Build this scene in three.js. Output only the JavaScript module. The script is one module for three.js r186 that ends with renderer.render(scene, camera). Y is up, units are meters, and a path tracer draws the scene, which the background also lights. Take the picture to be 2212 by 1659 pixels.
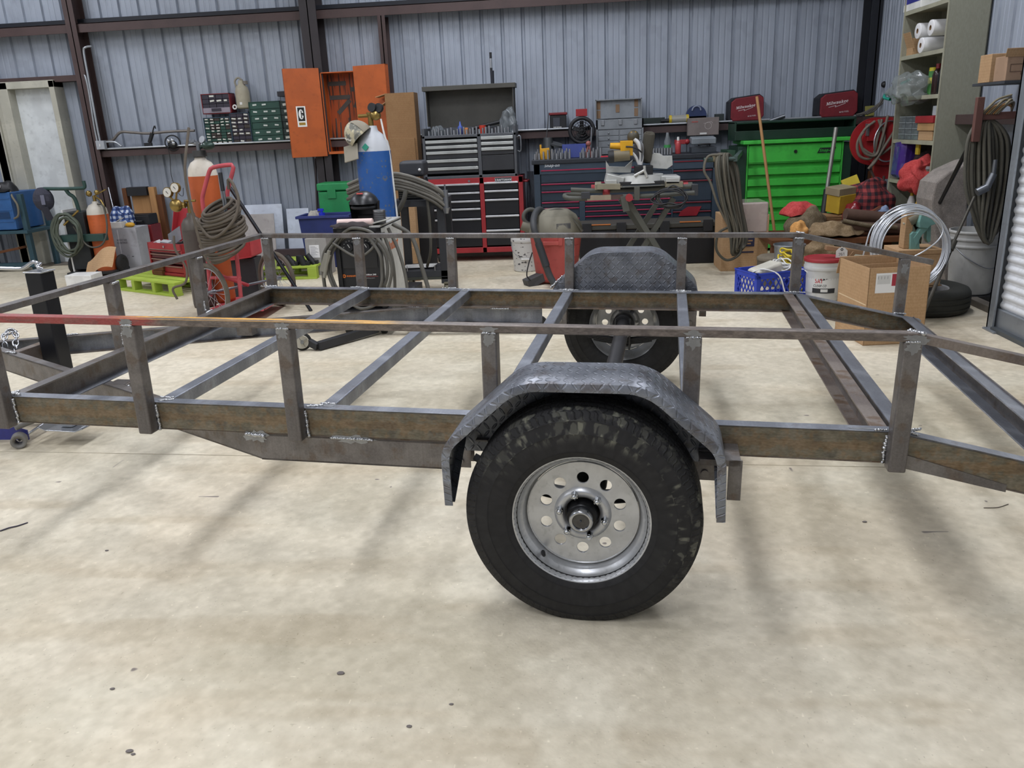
import * as THREE from 'three';
import { RoundedBoxGeometry } from 'three/addons/geometries/RoundedBoxGeometry.js';
import { mergeGeometries, toCreasedNormals } from 'three/addons/utils/BufferGeometryUtils.js';
import { RectAreaLightUniformsLib } from 'three/addons/lights/RectAreaLightUniformsLib.js';

// ---------------------------------------------------------------- camera
const scene = new THREE.Scene();
const FPX = 1736.15, RX = -0.308855, RY = 0.088248, RZ = -0.044796, CAMY = 1.47935;
const camera = new THREE.PerspectiveCamera(2 * Math.atan(829.5 / FPX) * 180 / Math.PI, 2212 / 1659, 0.05, 60);
camera.position.set(0, CAMY, 0);
camera.rotation.set(RX, RY, RZ, 'YXZ');
camera.updateMatrixWorld();
scene.add(camera);
const renderer = new THREE.WebGLRenderer({ antialias: true });
renderer.toneMapping = THREE.LinearToneMapping;
renderer.toneMappingExposure = 1.06;
renderer.shadowMap.enabled = true;
RectAreaLightUniformsLib.init();
scene.background = new THREE.Color(0x0c0d10);
const LAMP = 26;

// ---------------------------------------------------------------- helpers
const V = (x, y, z) => new THREE.Vector3(x, y, z);
let seed = 1234567;
const rnd = (a = 1, b) => { seed = (seed * 1664525 + 1013904223) >>> 0; const r = seed / 4294967296; return b === undefined ? r * a : a + r * (b - a); };
const camQ = camera.quaternion.clone();
const ray = (u, v) => V((u - 1106) / FPX, -(v - 829.5) / FPX, -1).applyQuaternion(camQ);
const W = (u, v, z) => { const d = ray(u, v); return d.multiplyScalar(z / d.z).add(V(0, CAMY, 0)); };       // a pixel on the plane z
const F = (u, v, y = 0) => { const d = ray(u, v); return d.multiplyScalar((y - CAMY) / d.y).add(V(0, CAMY, 0)); }; // a pixel on the floor
const WX = (u, v, x) => { const d = ray(u, v); return d.multiplyScalar(x / d.x).add(V(0, CAMY, 0)); };      // a pixel on the plane x
const used = {};
const numbered = n => { const k = used[n] = (used[n] ?? -1) + 1; return k ? n + '_' + String(k).padStart(3, '0') : n; };
function thing(name, label, category, pos, group, turn = 0) {
  const o = new THREE.Group(); o.name = numbered(name); scene.add(o);
  if (pos) o.position.copy(pos.isVector3 ? pos : V(...pos)); o.rotation.y = turn;
  o.userData = { label, category }; if (group) o.userData.group = group;
  o.L = (u, v, dz = 0) => W(u, v, o.position.z + dz).sub(o.position);
  return o;
}
function boxUV(g) {
  const p = g.attributes.position, n = g.attributes.normal, uv = new Float32Array(p.count * 2);
  for (let i = 0; i < p.count; i += 3) {
    let nx = 0, ny = 0, nz = 0;
    for (let k = 0; k < 3; k++) { nx += n.getX(i + k); ny += n.getY(i + k); nz += n.getZ(i + k); }
    nx = Math.abs(nx); ny = Math.abs(ny); nz = Math.abs(nz);
    for (let k = 0; k < 3; k++) {
      const x = p.getX(i + k), y = p.getY(i + k), z = p.getZ(i + k);
      const [a, b] = nx >= ny && nx >= nz ? [z, y] : ny >= nz ? [x, z] : [x, y];
      uv[(i + k) * 2] = a; uv[(i + k) * 2 + 1] = b;
    }
  }
  g.setAttribute('uv', new THREE.BufferAttribute(uv, 2)); return g;
}
function fin(g, x = 0, y = 0, z = 0, r, keepUV) {
  if (g.index) g = g.toNonIndexed();
  for (const k of Object.keys(g.attributes)) if (!['position', 'normal', 'uv'].includes(k)) g.deleteAttribute(k);
  if (!keepUV) boxUV(g);
  if (r) { const m = new THREE.Matrix4().makeRotationFromEuler(new THREE.Euler(...r)); g.applyMatrix4(m); }
  if (x || y || z) g.translate(x, y, z);
  return g;
}
const box = (w, h, d, x, y, z, r, bev) => {
  if (bev === undefined) bev = Math.min(w, h, d) > 0.03 ? 0.004 : Math.min(w, h, d) > 0.008 ? Math.min(w, h, d) * 0.12 : 0;
  return fin(bev ? new RoundedBoxGeometry(w, h, d, 1, bev) : new THREE.BoxGeometry(w, h, d), x, y, z, r);
};
const bb = (x0, y0, z0, x1, y1, z1, bev) => box(Math.abs(x1 - x0), Math.abs(y1 - y0), Math.abs(z1 - z0), (x0 + x1) / 2, (y0 + y1) / 2, (z0 + z1) / 2, null, bev);
const cyl = (rt, rb, h, x, y, z, r, seg = 20, open = false) => fin(new THREE.CylinderGeometry(rt, rb, h, seg, 1, open), x, y, z, r);
const sph = (rad, x, y, z, s, seg = 14) => { const g = new THREE.SphereGeometry(rad, seg, Math.round(seg * 0.7)); if (s) g.scale(...s); return fin(g, x, y, z); };
const tor = (R, r, x, y, z, rot, s1 = 8, s2 = 24, arc = Math.PI * 2) => fin(new THREE.TorusGeometry(R, r, s1, s2, arc), x, y, z, rot);
const lathe = (pts, seg = 28, x, y, z, r, keep) => fin(new THREE.LatheGeometry(pts.map(q => new THREE.Vector2(q[0], q[1])), seg), x, y, z, r, keep);
const vec = q => q.isVector3 ? q : V(...q);
const tube = (pts, r, seg, rad = 7, closed = false, tension = 0.5) => fin(new THREE.TubeGeometry(new THREE.CatmullRomCurve3(pts.map(vec), closed, 'catmullrom', tension), seg || Math.max(6, pts.length * 6), r, rad, closed));
const rod = (a, b, r0, r1 = r0, seg = 12) => { // a straight bar between two points
  a = vec(a); b = vec(b); const d = b.clone().sub(a), g = new THREE.CylinderGeometry(r1, r0, d.length(), seg);
  g.applyQuaternion(new THREE.Quaternion().setFromUnitVectors(V(0, 1, 0), d.clone().normalize())); const m = a.add(b).multiplyScalar(0.5);
  return fin(g, m.x, m.y, m.z);
};
const bar = (a, b, w, h, up = V(0, 1, 0)) => { // a rectangular bar between two points
  a = vec(a); b = vec(b); const d = b.clone().sub(a), L = d.length(), x = d.normalize(), z = x.clone().cross(up).normalize(), y = z.clone().cross(x);
  const g = fin(Math.min(w, h) > 0.006 ? new RoundedBoxGeometry(L, h, w, 1, Math.min(w, h) * 0.08) : new THREE.BoxGeometry(L, h, w)); g.applyMatrix4(new THREE.Matrix4().makeBasis(x, y, z)); const m = a.clone().add(b).multiplyScalar(0.5); g.translate(m.x, m.y, m.z); return g;
};
const ext = (pts, depth, bev = 0, x, y, z, r, holes) => { // an outline in x,y given thickness along z, centred on z
  const s = new THREE.Shape(pts.map(q => new THREE.Vector2(q[0], q[1])));
  for (const h of holes || []) s.holes.push(new THREE.Path(h.map(q => new THREE.Vector2(q[0], q[1]))));
  const g = new THREE.ExtrudeGeometry(s, { depth, bevelEnabled: bev > 0, bevelSize: bev, bevelThickness: bev, bevelSegments: 2, curveSegments: 16 }); g.translate(0, 0, -depth / 2); return fin(g, x, y, z, r);
};
const ring = (r, n = 24, cx = 0, cy = 0) => Array.from({ length: n }, (_, i) => [cx + r * Math.cos(i / n * 6.28319), cy + r * Math.sin(i / n * 6.28319)]);
const mg = l => l.length === 1 ? l[0] : mergeGeometries(l);
function mk(name, geo, mat, parent) {
  const m = new THREE.Mesh(Array.isArray(geo) ? mg(geo) : geo, mat); m.name = name; m.castShadow = m.receiveShadow = true; parent.add(m); return m;
}
function st(name, geo, mat, parent = scene) { const m = mk(name, geo, mat, parent); if (parent === scene) m.userData.kind = 'structure'; return m; }
function single(name, label, category, geo, mat, pos, group) { // a thing that is one mesh
  const m = mk(numbered(name), geo, mat, scene); if (pos) m.position.copy(vec(pos)); m.userData = { label, category }; if (group) m.userData.group = group; return m;
}
function wrinkle(g, amp, freq, sd = 0) { // pushes the points of a shape in and out along a smooth noise
  const p = g.attributes.position;
  for (let i = 0; i < p.count; i++) {
    const x = p.getX(i) * freq + sd, y = p.getY(i) * freq + sd * 1.7, z = p.getZ(i) * freq - sd;
    const a = Math.sin(x * 1.7 + Math.sin(y * 2.3 + z)) * Math.cos(z * 1.9 + Math.sin(x * 1.3)) , b = Math.sin(y * 3.1 + Math.sin(z * 2.7 + x * 1.1)), c = Math.cos(x * 2.9 + Math.sin(y * 3.7 - z * 1.9));
    p.setXYZ(i, p.getX(i) + amp * (a * 0.6 + b * 0.4), p.getY(i) + amp * (c * 0.6 + a * 0.4), p.getZ(i) + amp * (b * 0.6 + c * 0.4));
  }
  g.computeVertexNormals(); return g;
}
function lump(w, h, d, amp, freq, sd, seg = 40, flat = 0.5) { // a soft heap of cloth: a squashed ball with a flat base, wrinkled
  const g = new THREE.SphereGeometry(1, seg, Math.round(seg * 0.7)); const p = g.attributes.position;
  for (let i = 0; i < p.count; i++) { let y = p.getY(i); y = y < 0 ? y * flat * 0.2 : y; const k = 1 + 0.1 * Math.sin(p.getX(i) * 5 + sd) * Math.cos(p.getZ(i) * 4 - sd); p.setXYZ(i, p.getX(i) * w / 2 * k, y * h * k, p.getZ(i) * d / 2 * k); }
  wrinkle(g, amp, freq, sd); return fin(g);
}
// ---------------------------------------------------------------- textures
const hash = (x, y, s) => { let h = (x * 374761393 + y * 668265263 + s * 1274126177) | 0; h = Math.imul(h ^ (h >>> 13), 1274126177); return ((h ^ (h >>> 16)) >>> 0) / 4294967296; };
function vn(x, y, px, py, s) { // tiling value noise
  const x0 = Math.floor(x), y0 = Math.floor(y), fx = x - x0, fy = y - y0, sx = fx * fx * (3 - 2 * fx), sy = fy * fy * (3 - 2 * fy);
  const X = (i) => ((i % px) + px) % px, Y = (i) => ((i % py) + py) % py;
  const a = hash(X(x0), Y(y0), s), b = hash(X(x0 + 1), Y(y0), s), c = hash(X(x0), Y(y0 + 1), s), d = hash(X(x0 + 1), Y(y0 + 1), s);
  return a + (b - a) * sx + (c - a) * sy + (a - b - c + d) * sx * sy;
}
const fbm = (u, v, fx, fy, oct, s) => { let r = 0, a = 0.5, t = 0; for (let o = 0; o < oct; o++) { r += a * vn(u * fx, v * fy, fx, fy, s + o); t += a; a *= 0.5; fx *= 2; fy *= 2; } return r / t; };
const clamp = (x, a = 0, b = 1) => Math.min(b, Math.max(a, x)), sm = (a, b, x) => { const t = clamp((x - a) / (b - a)); return t * t * (3 - 2 * t); };
const mix = (a, b, t) => [a[0] + (b[0] - a[0]) * t, a[1] + (b[1] - a[1]) * t, a[2] + (b[2] - a[2]) * t];
function tex(w, h, fn, rep = [1, 1], srgb = true) {
  const d = new Uint8Array(w * h * 4);
  for (let j = 0; j < h; j++) for (let i = 0; i < w; i++) { const c = fn((i + 0.5) / w, (j + 0.5) / h), k = (j * w + i) * 4; d[k] = clamp(c[0], 0, 255); d[k + 1] = clamp(c[1], 0, 255); d[k + 2] = clamp(c[2], 0, 255); d[k + 3] = 255; }
  const t = new THREE.DataTexture(d, w, h); t.magFilter = THREE.LinearFilter; t.minFilter = THREE.LinearMipmapLinearFilter; t.generateMipmaps = true; t.wrapS = t.wrapT = THREE.RepeatWrapping; t.repeat.set(...rep);
  if (srgb) t.colorSpace = THREE.SRGBColorSpace; t.needsUpdate = true; return t;
}
const grey = f => (u, v) => { const k = f(u, v); return [k, k, k]; };
const retile = (t, rx, ry) => { const c = t.clone(); c.repeat.set(rx, ry); c.needsUpdate = true; return c; };
// worn paint: a light mottle that tints any colour, and a matching relief
const mottle = tex(512, 512, grey((u, v) => 238 + 17 * sm(0.3, 0.7, fbm(u, v, 8, 8, 5, 3)) - 12 * sm(0.62, 0.8, fbm(u, v, 24, 24, 3, 9))), [1, 1]);
const fineBump = tex(256, 256, grey((u, v) => 255 * fbm(u, v, 32, 32, 3, 17)), [4, 4], false);
const mats = {};
function pm(hex, rough = 0.5, metal = 0, opt = {}) {
  const k = hex + '|' + rough + '|' + metal + JSON.stringify(opt); if (mats[k]) return mats[k];
  const m = new THREE.MeshPhysicalMaterial({ color: hex, roughness: rough, metalness: metal, map: mottle, side: THREE.DoubleSide });
  Object.assign(m, opt); return mats[k] = m;
}
// ---------------------------------------------------------------- the lamps: a row of LED strips under the roof
const lampMat = new THREE.MeshStandardMaterial({ color: 0xffffff, emissive: 0xf2f6ff, emissiveIntensity: 6 }), lampBody = pm(0xe4e6e8, 0.5);
for (const [x, z] of [[-1.25, 3.3], [-1.25, 0.35], [-1.25, -2.6], [-1.25, -5.5], [-1.25, -8.2], [-6.6, 3.3], [-6.6, 0.35], [-6.6, -2.6], [-6.6, -5.5], [-6.6, -8.2], [1.9, -6.3]]) {
  const o = thing('strip_light', 'long white LED strip light hanging under the roof', 'lamp', [x, 4.7, z], 'LED strip lights under the roof');
  mk('housing', box(0.5, 0.07, 1.68, 0, 0.045, 0), lampBody, o);
  mk('diffuser', box(0.45, 0.012, 1.6, 0, 0.006, 0, null, 0.002), lampMat, o);
  for (const s of [-1, 1]) mk('chain', rod([0, 0.08, s * 0.5], [0, 0.88, s * 0.5], 0.004), lampBody, o);
  const l = new THREE.RectAreaLight(0xf4f6ff, LAMP, 0.45, 1.6); l.position.set(0, -0.012, 0); l.rotation.x = -Math.PI / 2; l.castShadow = true; o.add(l);
}
// ---------------------------------------------------------------- floor
const concreteAt = (u, v) => {
  const big = fbm(u, v, 5, 5, 4, 11), st = fbm(u, v, 6, 40, 4, 21), fine = fbm(u, v, 160, 160, 3, 31), spk = vn(u * 700, v * 700, 700, 700, 5), spk2 = vn(u * 420, v * 420, 420, 420, 8), blot = fbm(u, v, 14, 14, 3, 77);
  let c = mix([192, 183, 160], [214, 205, 184], sm(0.25, 0.75, big));
  c = mix(c, [180, 166, 140], 0.4 * sm(0.52, 0.75, st)); c = mix(c, [222, 216, 196], 0.35 * sm(0.55, 0.72, blot));
  c = mix(c, [198, 180, 152], 0.22 * sm(0.5, 0.7, fbm(u, v, 9, 9, 3, 55)));
  const k = (fine - 0.5) * 30 - 30 * sm(0.93, 0.99, spk) + 22 * sm(0.94, 0.99, spk2); c = [c[0] + k, c[1] + k, c[2] + k];
  const spot = vn(u * 60, v * 60, 60, 60, 91); if (spot > 0.985) c = mix(c, [110, 102, 98], sm(0.985, 0.995, spot) * 0.8);
  return c;
};
const concrete = tex(2048, 2048, concreteAt, [1 / 5, 1 / 5]);
const concBump = tex(1024, 1024, grey((u, v) => 128 + 127 * (fbm(u, v, 180, 180, 3, 44) - 0.5) * 1.6 - 90 * sm(0.95, 1, vn(u * 300, v * 300, 300, 300, 6))), [1 / 1.7, 1 / 1.7], false);
const floorMat = new THREE.MeshPhysicalMaterial({ map: concrete, bumpMap: concBump, bumpScale: 0.0016, roughness: 0.62, specularIntensity: 0.6, side: THREE.DoubleSide });
const floor = st('floor', bb(-9.8, -0.22, -10.7, 3.8, -0.02, 5.8, 0), pm(0x57524a, 0.95), scene);
{ // two slabs with the sawn joint between them
  const j = x => -3.4265 + 0.06944 * x, slab = (f0, f1) => { const s = [[-9.8, f0(-9.8)], [3.8, f0(3.8)], [3.8, f1(3.8)], [-9.8, f1(-9.8)]].map(([x, z]) => [x, -z]); const g = ext(s, 0.02, 0, 0, 0, 0); g.rotateX(-Math.PI / 2); g.translate(0, -0.01, 0); return boxUV(g); };
  mk('slab', slab(x => j(x) + 0.003, () => 5.8), floorMat, floor); mk('slab', slab(() => -10.7, x => j(x) - 0.003), floorMat, floor);
}
// ---------------------------------------------------------------- walls
const sheet = new THREE.MeshPhysicalMaterial({ color: 0x9aa2ae, map: retile(mottle, 0.35, 0.2), roughness: 0.42, metalness: 0.0, side: THREE.DoubleSide });
const redOx = pm(0x463634, 0.6), shell = pm(0x8b8f96, 0.8), navy = pm(0x12161f, 0.6), cream = pm(0xb4b2a4, 0.45), doorPaint = pm(0xd3d8d9, 0.4);
const PITCH = 0.2468;
function panelGeo(n, h) { // n ribs of a roll-formed wall sheet, standing on y = 0
  const pr = []; for (let k = 0; k < n; k++) { const x = k * PITCH; pr.push([x, 0], [x + 0.012, -0.03], [x + 0.036, -0.03], [x + 0.048, 0], [x + 0.1, 0], [x + 0.106, -0.005], [x + 0.118, -0.005], [x + 0.124, 0], [x + 0.168, 0], [x + 0.174, -0.005], [x + 0.186, -0.005], [x + 0.192, 0]); } pr.push([n * PITCH, 0]);
  const p = [], q = (a, b) => { p.push(a[0], 0, a[1], b[0], 0, b[1], b[0], h, b[1], a[0], 0, a[1], b[0], h, b[1], a[0], h, a[1]); };
  for (let i = 0; i + 1 < pr.length; i++) q(pr[i], pr[i + 1]);
  const g = new THREE.BufferGeometry(); g.setAttribute('position', new THREE.Float32BufferAttribute(p, 3)); g.computeVertexNormals(); g.setAttribute('uv', new THREE.Float32BufferAttribute(new Float32Array(p.length / 3 * 2), 2)); return boxUV(g);
}
const panel = panelGeo(4, 5.55);
const wb = st('wall_back', bb(-9.8, 0, -10.7, 3.8, 5.7, -10.46, 0), shell);
for (let k = -9; k < 5; k++) { const m = mk('panel', panel, sheet, wb); m.position.set(-0.622 + k * 4 * PITCH, 0, -10.4); if (-0.622 + (k + 1) * 4 * PITCH > 3.75) wb.remove(m); }
const wr = st('wall_right', bb(3.52, 0, -10.7, 3.8, 5.7, 5.8, 0), shell);
for (let k = 0; k < 17; k++) { const m = mk('panel', panel, sheet, wr); m.rotation.y = -Math.PI / 2; m.position.set(3.45, 0, -10.4 + k * 4 * PITCH); if (m.position.z > 4.9) wr.remove(m); }
st('wall_left', bb(-9.8, 0, -10.7, -9.6, 5.7, 5.8, 0), pm(0xaeb2bb, 0.6));
st('wall_front', bb(-9.8, 0, 5.6, 3.8, 5.7, 5.8, 0), pm(0xaeb2bb, 0.6));
st('ceiling', bb(-9.8, 5.6, -10.7, 3.8, 5.8, 5.8, 0), pm(0xd5d8de, 0.7));
// girts and columns
const ZW = -10.4;
function girt(name, y, h, x0, x1, dp = 0.2) { const m = st(name, [bb(x0, y - 0.012, ZW, x1, y, ZW + dp, 0.002), bb(x0, y - h, ZW + dp - 0.008, x1, y, ZW + dp, 0.002)], redOx); return m; }
girt('trim_1', 1.425, 0.086, -6.12, 3.4);
const tg = st('trim_2', [bb(-9.6, 2.8, ZW + 0.19, 3.4, 2.905, ZW + 0.2, 0.002), bb(-9.6, 2.893, ZW, 3.4, 2.905, ZW + 0.2, 0.002)], redOx);
mk('upper_lip', bb(-9.6, 2.905, ZW, 3.4, 2.965, ZW + 0.09, 0.002), navy, tg);
function column(name, u, v, w, d, mat, top = 5.6, y0 = 0) { // an I-section standing in front of the sheets
  const c = W(u, v, ZW + d), x = c.x; return st(name, [bb(x - w / 2, y0, ZW + d - 0.012, x + w / 2, top, ZW + d, 0.002), bb(x - w / 2, y0, ZW + 0.005, x + w / 2, top, ZW + 0.017, 0.002), bb(x - 0.006, y0, ZW + 0.01, x + 0.006, top, ZW + d, 0)], mat);
}
column('trim_3', 171, 150, 0.13, 0.24, redOx);
column('trim_4', 668, 60, 0.2, 0.3, pm(0x2f2a2d, 0.6));
column('trim_5', 828, 100, 0.09, 0.21, redOx, 2.8);
column('trim_6', 1893, 100, 0.17, 0.3, navy);
column('trim_7', 3, 330, 0.1, 0.2, redOx, 2.8);
st('trim_8', [bb(-9.6, 2.26, ZW, W(165, 160, -10.2).x, 2.33, ZW + 0.16, 0.002)], redOx);
st('trim_9', bb(3.25, 1.34, -10.3, 3.45, 1.42, -5.75, 0.003), redOx);
st('baseboard_right', bb(3.06, 0, -7.3, 3.14, 0.05, -5.75, 0.003), pm(0x6c655b, 0.8));
{ // the door in the left of the back wall
  const a = W(111, 567, -10.33), b = W(190, 564, -10.33), top = 2.2, d = st('door_1', bb(a.x, 0.01, ZW + 0.02, b.x + 0.03, top, ZW + 0.06, 0.003), doorPaint);
  mk('jamb', [bb(a.x - 0.33, 0, ZW, a.x - 0.2, top + 0.08, ZW + 0.2, 0.004), bb(a.x - 0.2, 0, ZW, a.x - 0.13, top + 0.08, ZW + 0.17, 0.004), bb(a.x - 0.13, 0, ZW, a.x, top + 0.08, ZW + 0.2, 0.004)], cream, d);
  mk('jamb', [bb(b.x + 0.03, 0, ZW, b.x + 0.1, top + 0.08, ZW + 0.2, 0.004)], cream, d);
  mk('header', [bb(a.x - 0.33, top, ZW, b.x + 0.1, top + 0.085, ZW + 0.2, 0.004)], cream, d);
  mk('threshold', [bb(a.x - 0.1, 0, ZW, b.x + 0.1, 0.012, ZW + 0.32, 0.003)], pm(0x6e675c, 0.8), d);
}
{ // the roll-up door in the right wall
  const galv = pm(0x9aa0a6, 0.42, 0.5), curtain = pm(0xe4e7ea, 0.45), x = 2.9, z0 = -5.66, z1 = 1.5, pr = [];
  for (let i = 0; i <= 8; i++) pr.push([i / 8 * 0.05, 0.012 * Math.sin(i / 8 * Math.PI)]); pr.push([0.064, 0]);
  const s = pr.map(([y, b]) => [-b, y]); for (let i = pr.length - 1; i >= 0; i--) s.push([-pr[i][1] + 0.002, pr[i][0]]);
  const slat = ext(s, z1 - z0, 0); slat.translate(0, 0, (z0 + z1) / 2); boxUV(slat);
  const d = st('door_2', bb(x - 0.03, 0.02, z0, x + 0.01, 0.15, z1, 0.004), galv);
  for (let k = 0; k < 43; k++) mk('slat', slat, curtain, d).position.set(x, 0.15 + k * 0.064, 0);
  mk('guide', [bb(x - 0.06, 0, z0 - 0.05, x + 0.02, 2.95, z0 - 0.03, 0.002), bb(x - 0.06, 0, z0 - 0.05, x - 0.045, 2.95, z0 + 0.03, 0.002)], galv, d);
  mk('foot_plate', bb(x - 0.09, 0, z0 - 0.04, x + 0.02, 0.012, z0 + 0.12), galv, d);
  mk('sill_angle', bb(x - 0.07, 0, z0 + 0.03, x - 0.02, 0.03, z1, 0.002), pm(0x5a5f62, 0.5, 0.4), d);
  mk('jamb_panel', bb(x + 0.02, 0, z0 - 0.06, 3.46, 2.95, z0 - 0.02, 0.002), sheet, d);
}
// ---------------------------------------------------------------- the trailer
const TB = V(1.7, -0.59, -1.05);                       // where it stands, in its own measure (x along it, y up from the deck, z towards its near side)
const trailer = thing('utility_trailer', 'bare steel utility trailer frame with rails, diamond-plate fenders and one axle', 'trailer');
{ const q = new THREE.Euler(0, -0.109556, -0.017376, 'YXZ'); trailer.rotation.copy(q); trailer.position.copy(TB.clone().applyEuler(q).add(V(-2.115581, 0.615443, -2.661273))); }
const tm = (name, geo, mat, parent = trailer) => { const m = mk(name, geo, mat, parent); if (parent === trailer) m.position.set(-TB.x, -TB.y, -TB.z); return m; };
const steelTex = (a, b, c, s) => tex(512, 512, (u, v) => { const k = fbm(u, v, 6, 6, 5, s), st = fbm(u, v, 90, 4, 3, s + 5), f = fbm(u, v, 120, 120, 2, s + 9); let q = mix(a, b, sm(0.3, 0.7, k)); q = mix(q, c, 0.7 * sm(0.58, 0.78, fbm(u, v, 10, 10, 4, s + 3))); const d = (st - 0.5) * 11 + (f - 0.5) * 16; return [q[0] + d, q[1] + d, q[2] + d]; }, [2, 2]);
const TX = { dark: steelTex([104, 100, 98], [124, 120, 117], [102, 90, 80], 101), blue: steelTex([126, 130, 138], [152, 156, 164], [116, 112, 112], 202), brown: steelTex([116, 106, 100], [138, 128, 120], [108, 86, 66], 303) };
const steel = (t, r = 0.4, m = 0.45) => new THREE.MeshPhysicalMaterial({ map: t, roughness: r, metalness: m, bumpMap: fineBump, bumpScale: 0.0003, side: THREE.DoubleSide });
const sDark = steel(TX.dark), sBlue = steel(TX.blue, 0.36), sBrown = steel(TX.brown, 0.45);
// rusty channel web: orange scale along the edges, olive mill scale between
const rustTex = (sd, w) => tex(2048, 128, (u, v) => {
  const k = fbm(u, v, 130, 4, 5, sd), e = Math.min(v, 1 - v), fl = fbm(u, v, 220, 8, 4, sd + 4), st = fbm(u, v, 24, 24, 3, sd + 8);
  let c = mix([106, 101, 86], [122, 115, 100], sm(0.3, 0.7, k)); c = mix(c, [88, 85, 78], 0.6 * sm(0.55, 0.75, fbm(u, v, 64, 3, 4, sd + 2)));
  c = mix(c, [146, 100, 56], w * sm(0.42, 0.72, fl + 0.5 * sm(0.25, 0, e) - 0.08)); c = mix(c, [120, 90, 58], 0.7 * w * sm(0.55, 0.75, fbm(u, v, 150, 6, 4, sd + 6)));
  const d = (st - 0.5) * 20 + (fbm(u, v, 400, 30, 2, sd + 1) - 0.5) * 24; return [c[0] + d, c[1] + d, c[2] + d];
}, [1 / 3.1, 1 / 0.1016]);
const sRust = steel(rustTex(61, 0.24), 0.48, 0.35), sRust2 = steel(rustTex(71, 0.28), 0.5, 0.4);
sRust.map.offset.set(0, 0); sRust2.map.offset.set(0, 0);
const WD = 2.094, PW = 0.0508, PX = [-0.015, 0.567, 1.134, 1.822, 2.444, 3.052], YT = 0.291, FH = 0.1016, FL = 0.045, DSL = -0.21;
// bright weld metal
const weldMat = new THREE.MeshPhysicalMaterial({ color: 0xc4c6c8, map: retile(mottle, 8, 8), roughness: 0.28, metalness: 0.9, side: THREE.DoubleSide }), groundMat = new THREE.MeshPhysicalMaterial({ color: 0x9a9c9e, map: retile(mottle, 6, 6), roughness: 0.38, metalness: 0.75, side: THREE.DoubleSide });
function bead(a, b, r = 0.005) { a = vec(a); b = vec(b); const n = Math.max(3, Math.round(a.distanceTo(b) / (r * 1.1))), l = []; for (let i = 0; i <= n; i++) { const p = a.clone().lerp(b, i / n); const g = new THREE.IcosahedronGeometry(r * rnd(0.75, 1.25), 1); g.scale(rnd(0.9, 1.4), rnd(0.8, 1.2), rnd(0.9, 1.3)); l.push(fin(g, p.x + rnd(-1, 1) * r * 0.3, p.y + rnd(-1, 1) * r * 0.25, p.z + rnd(-1, 1) * r * 0.3)); } return mg(l); }
const weld = (a, b, r) => tm('weld_bead', bead(a, b, r), weldMat);
function patch(cx, cy, z, w, h, face = 'z') { // a ragged ground-bright smear beside a weld, a fraction of a millimetre proud
  const n = 26, pts = []; for (let i = 0; i < n; i++) { const a = i / n * 6.283, k = rnd(0.55, 1.1); pts.push([Math.cos(a) * w / 2 * k, Math.sin(a) * h / 2 * k]); }
  const g = ext(pts, 0.0008, 0); if (face === 'y') g.rotateX(-Math.PI / 2); if (face === 'x') g.rotateY(Math.PI / 2); g.translate(cx, cy, z); return tm('ground_patch', g, groundMat);
}
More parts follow.
